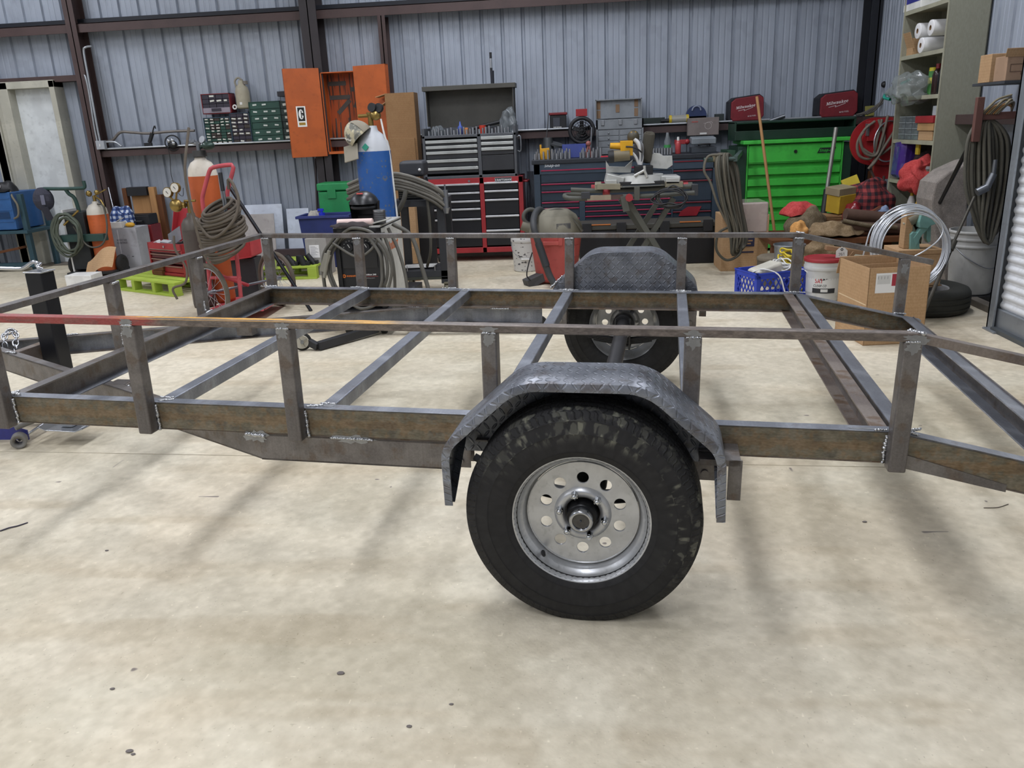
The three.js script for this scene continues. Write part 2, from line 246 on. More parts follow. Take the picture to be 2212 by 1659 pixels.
// side channels: webs outside, flanges turned in; the tail drops behind the last posts
for (const s of [0, 1]) {
  const Z = q => s ? -WD - q : q, mw = s ? sRust2 : sRust;
  const web = bb(0, -FH, Z(0), 3.08, 0, Z(-0.006), 0.001); for (const c of [web]) c.translate(0, 0, 0);
  const f = tm('side_channel', web, mw); f.userData.label = 'rust-streaked steel side channel';
  mk('flange', bb(0, -0.006, Z(0), 3.08, 0.0006, Z(-FL), 0.001), sBlue, f); mk('flange', bb(0, -FH - 0.0006, Z(0), 3.08, -FH + 0.006, Z(-FL), 0.001), sBrown, f);
  const tx0 = 3.075, tx1 = 3.72, P = (x, y) => [x, y + (x - tx0) * DSL];
  const tailWeb = ext([P(tx0, 0), P(tx1, 0), P(tx1, -FH), P(tx0, -FH)], 0.006, 0, 0, 0, Z(-0.003)); const t = tm('tail_channel', tailWeb, sRust2);
  mk('flange', ext([P(tx0, 0.0006), P(tx1, 0.0006), P(tx1, -0.006), P(tx0, -0.006)], FL, 0, 0, 0, Z(-FL / 2)), sBlue, t);
  mk('flange', ext([P(tx0, -FH + 0.006), P(tx1, -FH + 0.006), P(tx1, -FH - 0.0006), P(tx0, -FH - 0.0006)], FL, 0, 0, 0, Z(-FL / 2)), sBrown, t);
  if (!s) mk('splice_plate', ext([P(tx0 + 0.01, -0.062), P(3.4, -0.085), P(3.4, -0.108), P(tx0 + 0.01, -0.108)], 0.004, 0, 0, 0, 0.002), sDark, t);
  // posts, welds and top rail
  const z0 = s ? -WD - PW : 0, zf = s ? -WD : PW;
  PX.forEach((x, i) => {
    tm('post', bb(x, i === 0 || i === 5 ? -0.112 : -0.105, z0, x + PW, YT, z0 + PW, 0.006), sDark);
    if (!s) {
      if (i !== 3 && i !== 4) { const r = i < 5 ? x + PW + 0.002 : x - 0.002; weld([r, -0.012, 0.006], [r + (i < 5 ? 0.004 : -0.004), -0.098, 0.006], 0.0055); }
      patch(x + PW / 2, YT - 0.018 + rnd(-0.006, 0.006), PW + 0.0006, PW * 0.9, 0.05); patch(x + PW / 2, YT + 0.012, PW + 0.0008, PW * 1.25, 0.022);
      weld([x + 0.006, YT, PW - 0.001], [x + PW - 0.006, YT, PW - 0.001], 0.0036);
      if (i) weld([x + PW + 0.004, 0.001, -0.012], [x + PW + 0.05, 0.002, -0.03], 0.0045);
    } else {
      weld([x + 0.004, 0.003, -WD + 0.004], [x + PW - 0.004, 0.003, -WD + 0.006], 0.0055); weld([x - 0.03, 0.003, -WD + 0.01], [x + PW + 0.03, 0.002, -WD + 0.012], 0.003);
      patch(x + PW / 2, YT - 0.02, -WD + 0.0008, PW * 0.85, 0.042); weld([x + 0.004, YT, -WD + 0.002], [x + PW - 0.004, YT, -WD + 0.002], 0.004);
    }
  });
}
// the near top rail still carries red paint in front and a yellow streak on top
const railTex = tex(2048, 128, (u, v) => {
  const x = u * 3.3 - 0.15, top = v > 0.5, k = fbm(u, v, 120, 6, 4, 511), b = fbm(u, v, 14, 4, 3, 512); let c = mix([104, 96, 90], [128, 118, 110], sm(0.3, 0.7, k));
  const red = sm(0.78, 0.62, x + (b - 0.5) * 0.25) * (sm(0.3, 0.45, fbm(u, v, 90, 5, 3, 513)) * 0.35 + 0.65); c = mix(c, [156, 80, 76], red);
  if (top) { const y = sm(0.5, 0.66, x) * sm(1.62, 1.45, x) * sm(0.56, 0.64, v + (k - 0.5) * 0.2) * sm(0.97, 0.8, v + (b - 0.5) * 0.5); c = mix(c, [232, 176, 84], 0.95 * y); }
  const d = (fbm(u, v, 500, 20, 2, 514) - 0.5) * 26; return [c[0] + d, c[1] + d, c[2] + d];
});
const RH = 0.026, RD = 0.038;
function railGeo(x0, x1, zf, back, own) {
  const g = bb(x0, YT, zf, x1, YT + RH, zf + (back ? 1 : -1) * RD, 0.004);
  if (own) { const p = g.attributes.position, n = g.attributes.normal, uv = g.attributes.uv; for (let i = 0; i < p.count; i++) { const t = n.getY(i) > 0.7; uv.setXY(i, (p.getX(i) + 0.15) / 3.3, t ? 0.52 + 0.46 * (p.getZ(i) - zf + RD) / RD : 0.02 + 0.46 * (p.getY(i) - YT) / RH); } }
  return g;
}
tm('top_rail', railGeo(-0.13, 3.09, PW, false, true), new THREE.MeshPhysicalMaterial({ map: railTex, roughness: 0.45, metalness: 0.35, side: THREE.DoubleSide })).userData.label = 'near top rail with worn red paint and a yellow streak';
tm('top_rail', railGeo(-0.05, 3.09, -WD - PW + RD, false), sDark);
for (const z of [PW - RD / 2, -WD - PW + RD / 2]) {
  tm('top_rail', bar([3.08, YT + RH / 2, z], [3.76, YT + RH / 2 + 0.68 * DSL, z], RD, RH), z > 0 ? sBrown : sDark);
  weld([3.07, YT + RH, z - 0.015], [3.1, YT + RH, z + 0.018], 0.005);
}
patch(3.095, YT + 0.006, PW + 0.001, 0.055, 0.03);
// last posts at the tail
for (const z of [0.0, -WD - PW]) { const x = 3.595, dy = (x - 3.075) * DSL; tm('post', bb(x, dy - 0.1, z, x + PW, YT + dy, z + PW, 0.006), sDark); weld([x, dy + 0.004, z + (z < -1 ? PW + 0.005 : -0.01)], [x + PW, dy, z + (z < -1 ? PW + 0.005 : -0.01)], 0.005); if (z < -1) patch(x + 0.025, YT + dy - 0.05, -WD + 0.0008, 0.046, 0.07); }
// front: cross channel open to the rear, two posts, the rail across
{ const f = tm('front_channel', bb(0, -FH, -WD + 0.006, 0.006, 0, -0.006, 0.001), sDark); mk('flange', bb(0, -0.006, -WD + 0.006, FL, 0.0004, -0.006, 0.001), sDark, f); mk('flange', bb(0, -FH, -WD + 0.006, FL, -FH + 0.006, -0.006, 0.001), sBlue, f); }
for (const z of [-0.72, -1.4]) { tm('post', bb(-PW, -0.105, z - PW / 2, 0, YT, z + PW / 2, 0.006), sDark); weld([0.004, 0.002, z - 0.03], [0.01, 0.002, z + 0.03], 0.005); weld([-0.004, YT - 0.004, z - 0.02], [0.001, YT - 0.004, z + 0.025], 0.0045); weld([0.001, 0.01, z + PW / 2], [0.001, 0.06, z + PW / 2], 0.004); }
tm('top_rail', bb(-PW, YT, -WD - PW, -PW + RD, YT + RH, PW, 0.004), sDark);
weld([0.0, 0.003, -0.01], [0.05, 0.003, -0.012], 0.007); weld([0.0, 0.003, -0.012], [0.012, 0.003, -0.05], 0.007); weld([0.002, 0.003, -WD + 0.02], [0.05, 0.003, -WD + 0.01], 0.006);
// cross members
for (const x of [0.605, 1.222, 1.818, 2.45]) {
  tm('cross_member', bb(x, -0.05, -WD + 0.006, x + 0.052, 0, -0.006, 0.005), sBlue);
  weld([x + 0.002, 0.002, -WD + 0.03], [x + 0.05, 0.002, -WD + 0.03], 0.004); weld([x + 0.002, 0.002, -0.048], [x + 0.05, 0.002, -0.05], 0.004); patch(x + 0.026, 0.0008, -WD + 0.055, 0.045, 0.06, 'y'); patch(x + 0.03, 0.001, -0.035, 0.07, 0.04, 'y');
}
{ // the pair of channels where the tail bends, and the bar that closes it
  const a = tm('rear_channel', bb(3.055, -FH, -WD + 0.006, 3.061, 0, -0.006, 0.001), sDark); mk('flange', bb(3.012, -0.006, -WD + 0.006, 3.061, 0.0004, -0.006, 0.001), sBrown, a); mk('flange', bb(3.012, -FH, -WD + 0.006, 3.061, -FH + 0.006, -0.006, 0.001), sBrown, a);
  const b = tm('rear_channel', bb(3.076, -FH - 0.004, -WD + 0.006, 3.082, -0.002, -0.006, 0.001), sDark); mk('flange', box(0.062, 0.006, WD - 0.012, 3.107, -0.0085, -WD / 2, [0, 0, Math.atan(DSL)], 0.001), sBlue, b);
  const y = (3.66 - 3.075) * DSL, c = tm('tail_bar', box(0.006, FH, WD - 0.012, 3.69, y - FH / 2, -WD / 2, null, 0.001), sDark); mk('flange', box(0.07, 0.006, WD - 0.012, 3.657, y - 0.002, -WD / 2, [0, 0, Math.atan(DSL)], 0.001), sBlue, c); mk('flange', box(0.07, 0.006, WD - 0.012, 3.657, y - FH + 0.008, -WD / 2, [0, 0, Math.atan(DSL)], 0.001), sBlue, c);
  weld([3.02, 0.003, -0.004], [3.05, 0.003, -0.006], 0.004); weld([3.11, 0.0, -0.006], [3.14, -0.008, -0.005], 0.004); patch(2.99, 0.001, -0.018, 0.12, 0.02, 'y');
}
// tongue: two long channels that run under the side channels and meet ahead of the deck
for (const s of [0, 1]) {
  const Z = q => s ? -WD - q : q, y0 = -0.2, y1 = -FH - 0.001, K = [1.0, -0.004], A = [-1.12, -1.03];
  const seg = (p, q) => { const d = V(q[0] - p[0], 0, Z(q[1]) - Z(p[1])).normalize(), n = V(-d.z, 0, d.x); if (n.z * (s ? -1 : 1) > 0) n.negate(); const at = (o, y) => [V(p[0], y, Z(p[1])).addScaledVector(n, o), V(q[0], y, Z(q[1])).addScaledVector(n, o)];
    const w = at(0.003, (y0 + y1) / 2), t = at(0.022, y1 - 0.003), b = at(0.022, y0 + 0.003); return [bar(w[0], w[1], 0.006, y1 - y0), bar(t[0], t[1], 0.044, 0.006), bar(b[0], b[1], 0.044, 0.006)]; };
  const run = seg([1.69, 0], [1.0, 0]), leg = seg(K, A);
  const o = tm('tongue_channel', [run[0], leg[0]], s ? steel(TX.blue, 0.5) : sDark); mk('flange', [run[1], leg[1]], sDark, o); mk('flange', [run[2], leg[2]], sDark, o);
  if (!s) { weld([0.955, -FH - 0.002, 0.004], [1.02, -FH - 0.006, 0.004], 0.006); weld([1.27, -FH - 0.002, 0.004], [1.42, -FH - 0.003, 0.004], 0.0045); patch(0.99, -0.112, 0.0012, 0.1, 0.05); patch(1.35, -0.106, 0.0012, 0.16, 0.035); } else { weld([0.9, -FH - 0.004, -WD + 0.05], [1.0, -FH - 0.004, -WD + 0.05], 0.004); weld([1.4, -FH - 0.004, -WD + 0.05], [1.5, -FH - 0.004, -WD + 0.05], 0.004); }
  for (const x of [s ? 1.8 : 1.72, 2.52]) tm('spring_hanger', [bb(x - 0.03, -0.19, Z(-0.06), x + 0.04, -FH, Z(-0.054), 0.001), bb(x - 0.03, -0.19, Z(-0.006), x + 0.04, -FH, Z(0), 0.001), cyl(0.012, 0.012, 0.075, x + 0.005, -0.165, Z(-0.03), [Math.PI / 2, 0, 0], 12)], sDark);
  const spring = new THREE.Group(); spring.name = 'leaf_spring'; spring.position.set(-TB.x, -TB.y, -TB.z); trailer.add(spring);
  for (let k = 0; k < 4; k++) { const hw = 0.39 - k * 0.075, pts = []; for (let i = 0; i <= 14; i++) { const x = -hw + 2 * hw * i / 14; pts.push([x, 0.11 * (x / 0.39) ** 2]); } for (let i = 14; i >= 0; i--) { const x = -hw + 2 * hw * i / 14; pts.push([x, 0.11 * (x / 0.39) ** 2 - 0.007]); } mk('leaf', ext(pts, 0.045, 0, 2.157, -0.268 - k * 0.0085, Z(-0.03)), pm(0x17181a, 0.5, 0.3), spring); }
  mk('axle_clamp', [bb(2.11, -0.315, Z(-0.06), 2.205, -0.305, Z(0.005), 0.001), rod([2.118, -0.33, Z(-0.055)], [2.118, -0.15, Z(-0.055)], 0.006), rod([2.196, -0.33, Z(-0.055)], [2.196, -0.15, Z(-0.055)], 0.006)], pm(0x3a3b3d, 0.4, 0.5), spring);
}
tm('tongue_cross', bb(-0.79, -0.195, -1.22, -0.745, -FH, -0.875, 0.004), sBrown); weld([-0.8, -FH + 0.003, -0.885], [-0.74, -FH + 0.003, -0.87], 0.006); weld([-0.77, -FH + 0.003, -1.2], [-0.69, -FH + 0.003, -1.25], 0.005);
tm('tongue_plate', bb(-1.13, -0.195, -1.1, -1.03, -FH + 0.002, -0.99, 0.004), sDark);
tm('coupler', [bb(-1.38, -0.17, -1.085, -1.12, -0.09, -1.01, 0.01), sph(0.05, -1.39, -0.12, -1.047, [1, 0.9, 1])], pm(0x1c1d20, 0.4, 0.3));
weld([0.1, -FH - 0.008, -0.5], [0.16, -FH - 0.008, -0.47], 0.006); tm('gusset', bb(0.06, -0.17, -0.54, 0.15, -FH + 0.0, -0.47, 0.003), sDark); tm('gusset', bb(0.06, -0.17, -WD + 0.47, 0.15, -FH + 0.0, -WD + 0.54, 0.003), sDark); weld([0.06, -FH + 0.003, -WD + 0.55], [0.15, -FH + 0.003, -WD + 0.5], 0.005);
{ // the drop-leg jack
  const o = tm('tongue_jack', bb(-0.715, -0.32, -1.097, -0.621, 0.272, -1.003, 0.008), pm(0x17191f, 0.4, 0.2)), sil = pm(0xc9ccd0, 0.25, 0.9);
  mk('cap', bb(-0.72, 0.27, -1.1, -0.616, 0.277, -1.0, 0.002), sil, o); mk('inner_leg', bb(-0.704, -0.54, -1.086, -0.632, -0.3, -1.014, 0.006), pm(0x9fa3a8, 0.35, 0.7), o);
  mk('crank', [tube([[-0.668, 0.277, -1.05], [-0.668, 0.3, -1.05], [-0.675, 0.318, -1.05], [-0.7, 0.316, -1.05], [-0.75, 0.29, -1.05], [-0.79, 0.285, -1.05], [-0.95, 0.288, -1.05]], 0.009, 40, 10), tube([[-0.66, 0.31, -1.06], [-0.645, 0.3, -1.02], [-0.63, 0.287, -1.03]], 0.008, 14, 8), cyl(0.014, 0.014, 0.02, -0.668, 0.308, -1.05, null, 12)], sil, o);
  mk('foot_pad', [box(0.17, 0.006, 0.17, -0.668, -0.545, -1.05, null, 0.002), box(0.05, 0.006, 0.17, -0.775, -0.538, -1.05, [0, 0, -0.35], 0.002), box(0.05, 0.006, 0.17, -0.561, -0.538, -1.05, [0, 0, 0.35], 0.002)], sil, o);
}
{ // safety chain draped over the tongue
  const o = new THREE.Group(); o.name = 'safety_chain'; o.position.set(-TB.x, -TB.y, -TB.z); trailer.add(o); const sil = pm(0xd4d7dc, 0.2, 0.95);
  const path = new THREE.CatmullRomCurve3([V(-0.93, -0.19, -1.02), V(-0.94, -0.1, -1.03), V(-0.955, -0.06, -1.06), V(-0.945, -0.05, -1.1), V(-0.92, -0.07, -1.09), V(-0.9, -0.12, -1.05), V(-0.89, -0.2, -1.03)]);
  for (let k = 0; k < 15; k++) { const p = path.getPoint(k / 14), t = path.getTangent(k / 14), g = new THREE.TorusGeometry(0.013, 0.0042, 6, 14); g.scale(1.5, 1, 1); g.rotateX(k % 2 ? Math.PI / 2 : 0); g.applyQuaternion(new THREE.Quaternion().setFromUnitVectors(V(1, 0, 0), t)); mk('link', fin(g, p.x, p.y, p.z), sil, o); }
  mk('hook', tube([[-0.62, -0.215, -0.62], [-0.6, -0.25, -0.6], [-0.57, -0.255, -0.58], [-0.55, -0.22, -0.57]], 0.006, 20, 8), sil, o);
}
// axle
tm('axle', rod([2.157, -0.2, -WD - 0.02], [2.157, -0.2, 0.02], 0.038, 0.038, 24), pm(0x343436, 0.5, 0.25)); tm('axle_tag', cyl(0.0395, 0.0395, 0.06, 2.157, -0.2, -1.9, [Math.PI / 2, 0, 0], 24), pm(0xd8d8d6, 0.6)).scale.set(1, 1, 1);
for (const z of [-WD - 0.02, 0.02]) tm('brake_hub', lathe([[0.001, 0.03], [0.055, 0.03], [0.062, 0.02], [0.062, -0.02], [0.045, -0.03], [0.001, -0.03]], 28, 2.157, -0.2, z, [Math.PI / 2, 0, 0]), pm(0x1a1b1d, 0.45, 0.3));
// wheels
const tyrePr = [[0.196, 0.083], [0.203, 0.098], [0.214, 0.106], [0.225, 0.1085], [0.226, 0.111], [0.228, 0.109], [0.245, 0.1125], [0.262, 0.1135], [0.28, 0.1125], [0.281, 0.1145], [0.283, 0.112], [0.3, 0.109], [0.316, 0.104], [0.318, 0.1065], [0.321, 0.103], [0.332, 0.097], [0.3425, 0.0905], [0.344, 0.086]];
for (const [a, b] of [[0.082, 0.058], [0.048, 0.02], [0.01, -0.01], [-0.02, -0.048], [-0.058, -0.082]]) { tyrePr.push([0.3505, a], [0.353, (a + b) / 2], [0.3505, b]); if (b > -0.08) tyrePr.push([0.343, b - 0.001], [0.343, b - 0.009]); }
for (const q of tyrePr.slice(0, 18).reverse()) tyrePr.push([q[0], -q[1]]);
for (const q of tyrePr) { q[1] *= 0.9; q[0] = 0.196 + (q[0] - 0.196) * 1.035; }
const NP = tyrePr.length - 1;
const mudTex = tex(2048, 512, (u, v) => {
  const i = v * NP, i0 = Math.floor(i), r = tyrePr[i0][0] + ((tyrePr[Math.min(NP, i0 + 1)][0]) - tyrePr[i0][0]) * (i - i0), outer = i < 22; let c = [38, 38, 39]; const f = (fbm(u, v, 120, 30, 3, 601) - 0.5) * 14; c = [c[0] + f, c[1] + f, c[2] + f];
  const up = sm(0.3, 0.42, u) * sm(0.72, 0.6, u), right = sm(0.12, 0.2, u) * sm(0.42, 0.3, u), band = outer ? sm(0.25, 0.285, r) : 0.2;
  const m = sm(0.54, 0.68, fbm(u, v, 90, 26, 5, 602) + 0.07 * up - 0.03) * Math.max(up, right * 0.8, 0.12) * band, m2 = sm(0.62, 0.72, fbm(u, v, 90, 26, 3, 603)) * Math.max(up, right) * band * 0.6;
  return mix(c, [120, 120, 106], clamp(m * 0.38 + m2 * 0.9));
});
const treadBump = tex(1024, 512, (u, v) => { const i = v * NP, on = i > 14 && i < NP - 14; let h = 200; if (on) { const k = u * 96 + 0.25 * Math.sin(v * 60) + 0.5 * Math.abs(((v * 26) % 1) - 0.5); if ((k % 1) < 0.13) h = 40; if (((k * 2) % 1) < 0.06) h -= 50; } return [h, h, h]; }, [1, 1], false);
const tyreMat = new THREE.MeshPhysicalMaterial({ map: mudTex, bumpMap: treadBump, bumpScale: 0.004, roughness: 0.62, specularIntensity: 0.6, side: THREE.DoubleSide });
const silver = new THREE.MeshPhysicalMaterial({ color: 0xc2c4c6, map: retile(mottle, 3, 3), roughness: 0.34, metalness: 0.6, side: THREE.DoubleSide }), chrome = pm(0xd7dadd, 0.16, 1);
for (const s of [0, 1]) {
  const o = new THREE.Group(); o.name = 'wheel'; o.position.set(2.157, -0.229, s ? -WD - 0.168 : 0.168).sub(TB); if (s) o.rotation.y = Math.PI; o.rotation.z = s ? 0.4 : 0.12; trailer.add(o);
  const g = lathe(tyrePr, 120, 0, 0, 0, [Math.PI / 2, 0, 0], true); if (!s) g.rotateZ(-0.12); mk('tire', g, tyreMat, o);
  mk('rim', lathe([[0.2, 0.079], [0.212, 0.084], [0.2125, 0.09], [0.208, 0.092], [0.202, 0.087], [0.197, 0.076], [0.194, 0.062], [0.184, 0.058], [0.18, 0.05], [0.176, 0.034], [0.171, 0.028], [0.17, -0.03], [0.19, -0.06], [0.2, -0.086], [0.212, -0.088], [0.205, -0.08]], 72, 0, 0, 0, [Math.PI / 2, 0, 0]), silver, o);
  const holes = Array.from({ length: 10 }, (_, k) => ring(0.0195, 22, 0.118 * Math.cos(k * 0.62832 + 0.194), 0.118 * Math.sin(k * 0.62832 + 0.194)));
  mk('disc', [ext(ring(0.1685, 72), 0.004, 0.0015, 0, 0, 0.03, null, [ring(0.088, 48), ...holes]), lathe([[0.168, 0.03], [0.171, 0.04], [0.1685, 0.03]], 60, 0, 0, 0, [Math.PI / 2, 0, 0]), lathe([[0.09, 0.03], [0.086, 0.036], [0.08, 0.044], [0.072, 0.047], [0.062, 0.045], [0.054, 0.038], [0.053, 0.02]], 60, 0, 0, 0, [Math.PI / 2, 0, 0])], silver, o);
  mk('hub', lathe([[0.053, -0.05], [0.053, 0.02], [0.048, 0.034], [0.046, 0.06], [0.043, 0.068], [0.036, 0.068]], 40, 0, 0, 0, [Math.PI / 2, 0, 0]), pm(0x141518, 0.35, 0.4), o);
  mk('hub_cap', lathe([[0.036, 0.06], [0.0365, 0.088], [0.034, 0.095], [0.027, 0.0955], [0.0255, 0.092]], 40, 0, 0, 0, [Math.PI / 2, 0, 0]), pm(0xb9bcc0, 0.22, 0.95), o);
  mk('hub_plug', lathe([[0.0255, 0.092], [0.024, 0.088], [0.006, 0.0895], [0.001, 0.093]], 32, 0, 0, 0, [Math.PI / 2, 0, 0]), pm(0x14171c, 0.12, 0, { clearcoat: 1 }), o);
  for (let k = 0; k < 6; k++) { const a = k * Math.PI / 3 + 0.735, x = 0.07 * Math.cos(a), y = 0.07 * Math.sin(a); mk('lug_nut', [cyl(0.011, 0.0125, 0.018, x, y, 0.053, [Math.PI / 2, 0, 0], 6), sph(0.0095, x, y, 0.062, [1, 1, 0.9], 10)], chrome, o); }
  mk('valve_stem', rod([-0.138, -0.12, 0.05], [-0.128, -0.111, 0.085], 0.0075, 0.0055), pm(0x121214, 0.6), o);
  if (s) mk('bearing_boss', lathe([[0.035, -0.06], [0.052, -0.1], [0.05, -0.13], [0.042, -0.135]], 32, 0, 0, 0, [Math.PI / 2, 0, 0]), pm(0x1d1e20, 0.4, 0.3), o);
}
// fenders of diamond plate
const diaTex = tex(512, 512, grey((u, v) => { let h = 0; for (const [ox, oy, a] of [[0.25, 0.25, 0.9], [0.75, 0.75, 0.9], [0.75, 0.25, -0.9], [0.25, 0.75, -0.9]]) for (const dx of [-1, 0, 1]) for (const dy of [-1, 0, 1]) { const x = u - ox - dx, y = v - oy - dy, c = Math.cos(a), s = Math.sin(a), p = (x * c + y * s) / 0.27, q = (-x * s + y * c) / 0.085; h = Math.max(h, 1 - p * p - q * q); } return 255 * Math.sqrt(Math.max(0, h)); }), [1 / 0.052, 1 / 0.052], false);
const plateMat = new THREE.MeshPhysicalMaterial({ map: TX.blue, color: 0xe2e3e4, bumpMap: diaTex, bumpScale: 0.0035, roughness: 0.38, metalness: 0.5, side: THREE.DoubleSide });
const fPath = (() => { // outline of the fender seen from the side, corners rounded
  const c = [[1.742, -0.195], [1.737, -0.005], [1.965, 0.206], [2.345, 0.21], [2.566, 0.02], [2.574, -0.195]], r = [0, 0.05, 0.07, 0.07, 0.05, 0], out = [];
  c.forEach((p, i) => { if (!i || i === c.length - 1) { out.push(p); return; } const a = c[i - 1], b = c[i + 1], la = Math.hypot(a[0] - p[0], a[1] - p[1]), lb = Math.hypot(b[0] - p[0], b[1] - p[1]), p0 = [p[0] + (a[0] - p[0]) * r[i] / la, p[1] + (a[1] - p[1]) * r[i] / la], p1 = [p[0] + (b[0] - p[0]) * r[i] / lb, p[1] + (b[1] - p[1]) * r[i] / lb]; for (let k = 0; k <= 8; k++) { const t = k / 8; out.push([p0[0] * (1 - t) ** 2 + 2 * p[0] * t * (1 - t) + p1[0] * t * t, p0[1] * (1 - t) ** 2 + 2 * p[1] * t * (1 - t) + p1[1] * t * t]); } }); return out; })();
function fenderGeo(s) {
  const zi = 0.055, zo = 0.275, lip = 0.026, th = 0.004, n = fPath.length, pos = [], uv = [], rows = []; let len = 0;
  fPath.forEach((p, i) => {
    const a = fPath[Math.max(0, i - 1)], b = fPath[Math.min(n - 1, i + 1)], tx = b[0] - a[0], ty = b[1] - a[1], l = Math.hypot(tx, ty), nx = -ty / l, ny = tx / l; if (i) len += Math.hypot(p[0] - fPath[i - 1][0], p[1] - fPath[i - 1][1]);
    const end = i === 0 || i === n - 1, z0 = end ? zo - 0.03 : zi;
    const at = (o, z) => [p[0] - nx * o, p[1] - ny * o, z];
    rows.push({ len, sec: [at(lip, z0), at(0.003, z0), at(0, z0 + 0.003), at(0, (z0 + zo) / 2), at(0, zo - 0.005), at(0.0015, zo - 0.0015), at(0.005, zo), at(lip, zo), at(lip, zo - th), at(th + 0.003, zo - th), at(th, zo - th - 0.003), at(th, z0 + th), at(lip, z0 + th)] });
  });
  const Z = z => s ? -WD - z : z;
  for (let i = 0; i + 1 < n; i++) for (let k = 0; k < 13; k++) {
    const A = rows[i], B = rows[i + 1], k2 = (k + 1) % 13, q = [[A, k], [B, k], [B, k2], [A, k], [B, k2], [A, k2]], d = r => { const o = []; let t = 0; r.sec.forEach((c, j) => { if (j) t += Math.hypot(c[0] - r.sec[j - 1][0], c[1] - r.sec[j - 1][1], c[2] - r.sec[j - 1][2]); o.push(t); }); return o; }, dA = d(A), dB = d(B);
    for (const [R, j] of q) { const c = R.sec[j]; pos.push(c[0], c[1], Z(c[2])); uv.push(R.len, (R === A ? dA : dB)[j]); }
  }
  const g = new THREE.BufferGeometry(); g.setAttribute('position', new THREE.Float32BufferAttribute(pos, 3)); g.setAttribute('uv', new THREE.Float32BufferAttribute(uv, 2)); return toCreasedNormals(g, 0.7);
}
for (const s of [0, 1]) {
  const f = tm('fender', fenderGeo(s), plateMat); f.userData.label = 'diamond-plate fender over the wheel';
  const pl = fPath.filter((p, i) => i > 0 && i < fPath.length - 1).map(([x, y]) => [2.155 + (x - 2.155) * 0.985, y - 0.006]); mk('skirt_plate', ext([[1.755, -FH], ...pl, [2.555, -FH]], 0.004, 0, 0, 0, s ? -WD - 0.0575 : 0.0575), plateMat, f);
  for (const x of [1.8, 2.5]) mk('fender_bracket', bb(x, -0.06, s ? -WD : 0, x + 0.04, -0.054, s ? -WD - 0.08 : 0.08, 0.001), sDark, f);
  if (s) weld([1.735, 0.0, -WD - 0.056], [1.8, 0.065, -WD - 0.056], 0.006);
  tm('bump_strap', bb(2.585, -0.19, s ? -WD - 0.2 : 0.13, 2.625, -0.06, s ? -WD - 0.21 : 0.136, 0.001), sDark); tm('strap_arm', bb(2.5, -0.08, s ? -WD - 0.2 : 0.0, 2.62, -0.06, s ? -WD : 0.136, 0.001), sDark);
}
// ---------------------------------------------------------------- shared bits for the things along the wall
const pb = (o, u0, v0, u1, v1, dzf, dzb, bev) => { const um = (u0 + u1) / 2, vm = (v0 + v1) / 2, a = o.L(u0, vm, dzf), b = o.L(u1, vm, dzf), t = o.L(um, v0, dzf), c = o.L(um, v1, dzf); return bb(a.x, c.y, dzb, b.x, t.y, dzf, bev); };
function decal(parent, name, w, h, draw, x, y, z, rot, cw = 256) { // print: lettering or a label on a face
  const c = document.createElement('canvas'); c.width = cw; c.height = Math.max(16, Math.round(cw * h / w)); const g = c.getContext('2d'); draw(g, c.width, c.height);
  const t = new THREE.CanvasTexture(c); t.colorSpace = THREE.SRGBColorSpace; const pg = new THREE.PlaneGeometry(w, h); if (rot) pg.rotateZ(rot[2] || 0), pg.rotateX(rot[0] || 0), pg.rotateY(rot[1] || 0); pg.translate(x, y, z);
  return mk(name, pg, new THREE.MeshPhysicalMaterial({ map: t, transparent: true, roughness: 0.6, side: THREE.DoubleSide }), parent);
}
const word = (s, col, font = 'bold', fam = 'sans-serif', k = 0.8) => (g, w, h) => { g.fillStyle = col; let px = h * k; g.font = `${font} ${px}px ${fam}`; const m = g.measureText(s).width; if (m > w * 0.96) { px *= w * 0.96 / m; g.font = `${font} ${px}px ${fam}`; } g.textAlign = 'center'; g.textBaseline = 'middle'; g.fillText(s, w / 2, h / 2); };
const fill = col => (g, w, h) => { g.fillStyle = col; g.fillRect(0, 0, w, h); };
const P2 = {
  black: pm(0x1b1c1f, 0.55), rubber: pm(0x242423, 0.75), hose: pm(0x4c4a42, 0.7), dusty: pm(0x6f6a5c, 0.8), silver: pm(0xc2c6ca, 0.28, 0.9), brass: pm(0xa08850, 0.35, 0.85), white: pm(0xe6e6e2, 0.5), orange: pm(0xc4602f, 0.5), red: pm(0x9c2a30, 0.42), redDark: pm(0x7b2026, 0.5), pinkRed: pm(0xc65058, 0.5), grey: pm(0x7d8085, 0.5), lime: pm(0xa4bb44, 0.7), blue: pm(0x2a3f8a, 0.5), steel: pm(0x8d9196, 0.35, 0.7), green: pm(0x23894f, 0.5), dkgreen: pm(0x26423a, 0.5), clear: pm(0xc4ccd0, 0.18, 0, { transmission: 0.75, thickness: 0, ior: 1.3 }), galv: pm(0xb3b8bc, 0.35, 0.6)
};
const cardTex = tex(512, 512, (u, v) => { const k = fbm(u, v, 6, 6, 4, 701), l = 6 * Math.sin(v * 512 * 0.35), f = (fbm(u, v, 150, 60, 2, 702) - 0.5) * 18; const c = mix([170, 136, 98], [186, 153, 115], k); return [c[0] + f + l * 0.4, c[1] + f + l * 0.4, c[2] + f + l * 0.4]; }, [1.6, 1.6]);
const card = new THREE.MeshPhysicalMaterial({ map: cardTex, roughness: 0.85, side: THREE.DoubleSide }), cardDusty = new THREE.MeshPhysicalMaterial({ map: cardTex, color: 0xc9bfb2, roughness: 0.9, side: THREE.DoubleSide });
const woodTex = tex(256, 512, (u, v) => { const r = fbm(u, v, 24, 2, 4, 711), k = fbm(u, v, 4, 4, 3, 712); const c = mix([150, 108, 66], [186, 142, 92], r * 0.7 + k * 0.3); return c; }, [2, 1]);
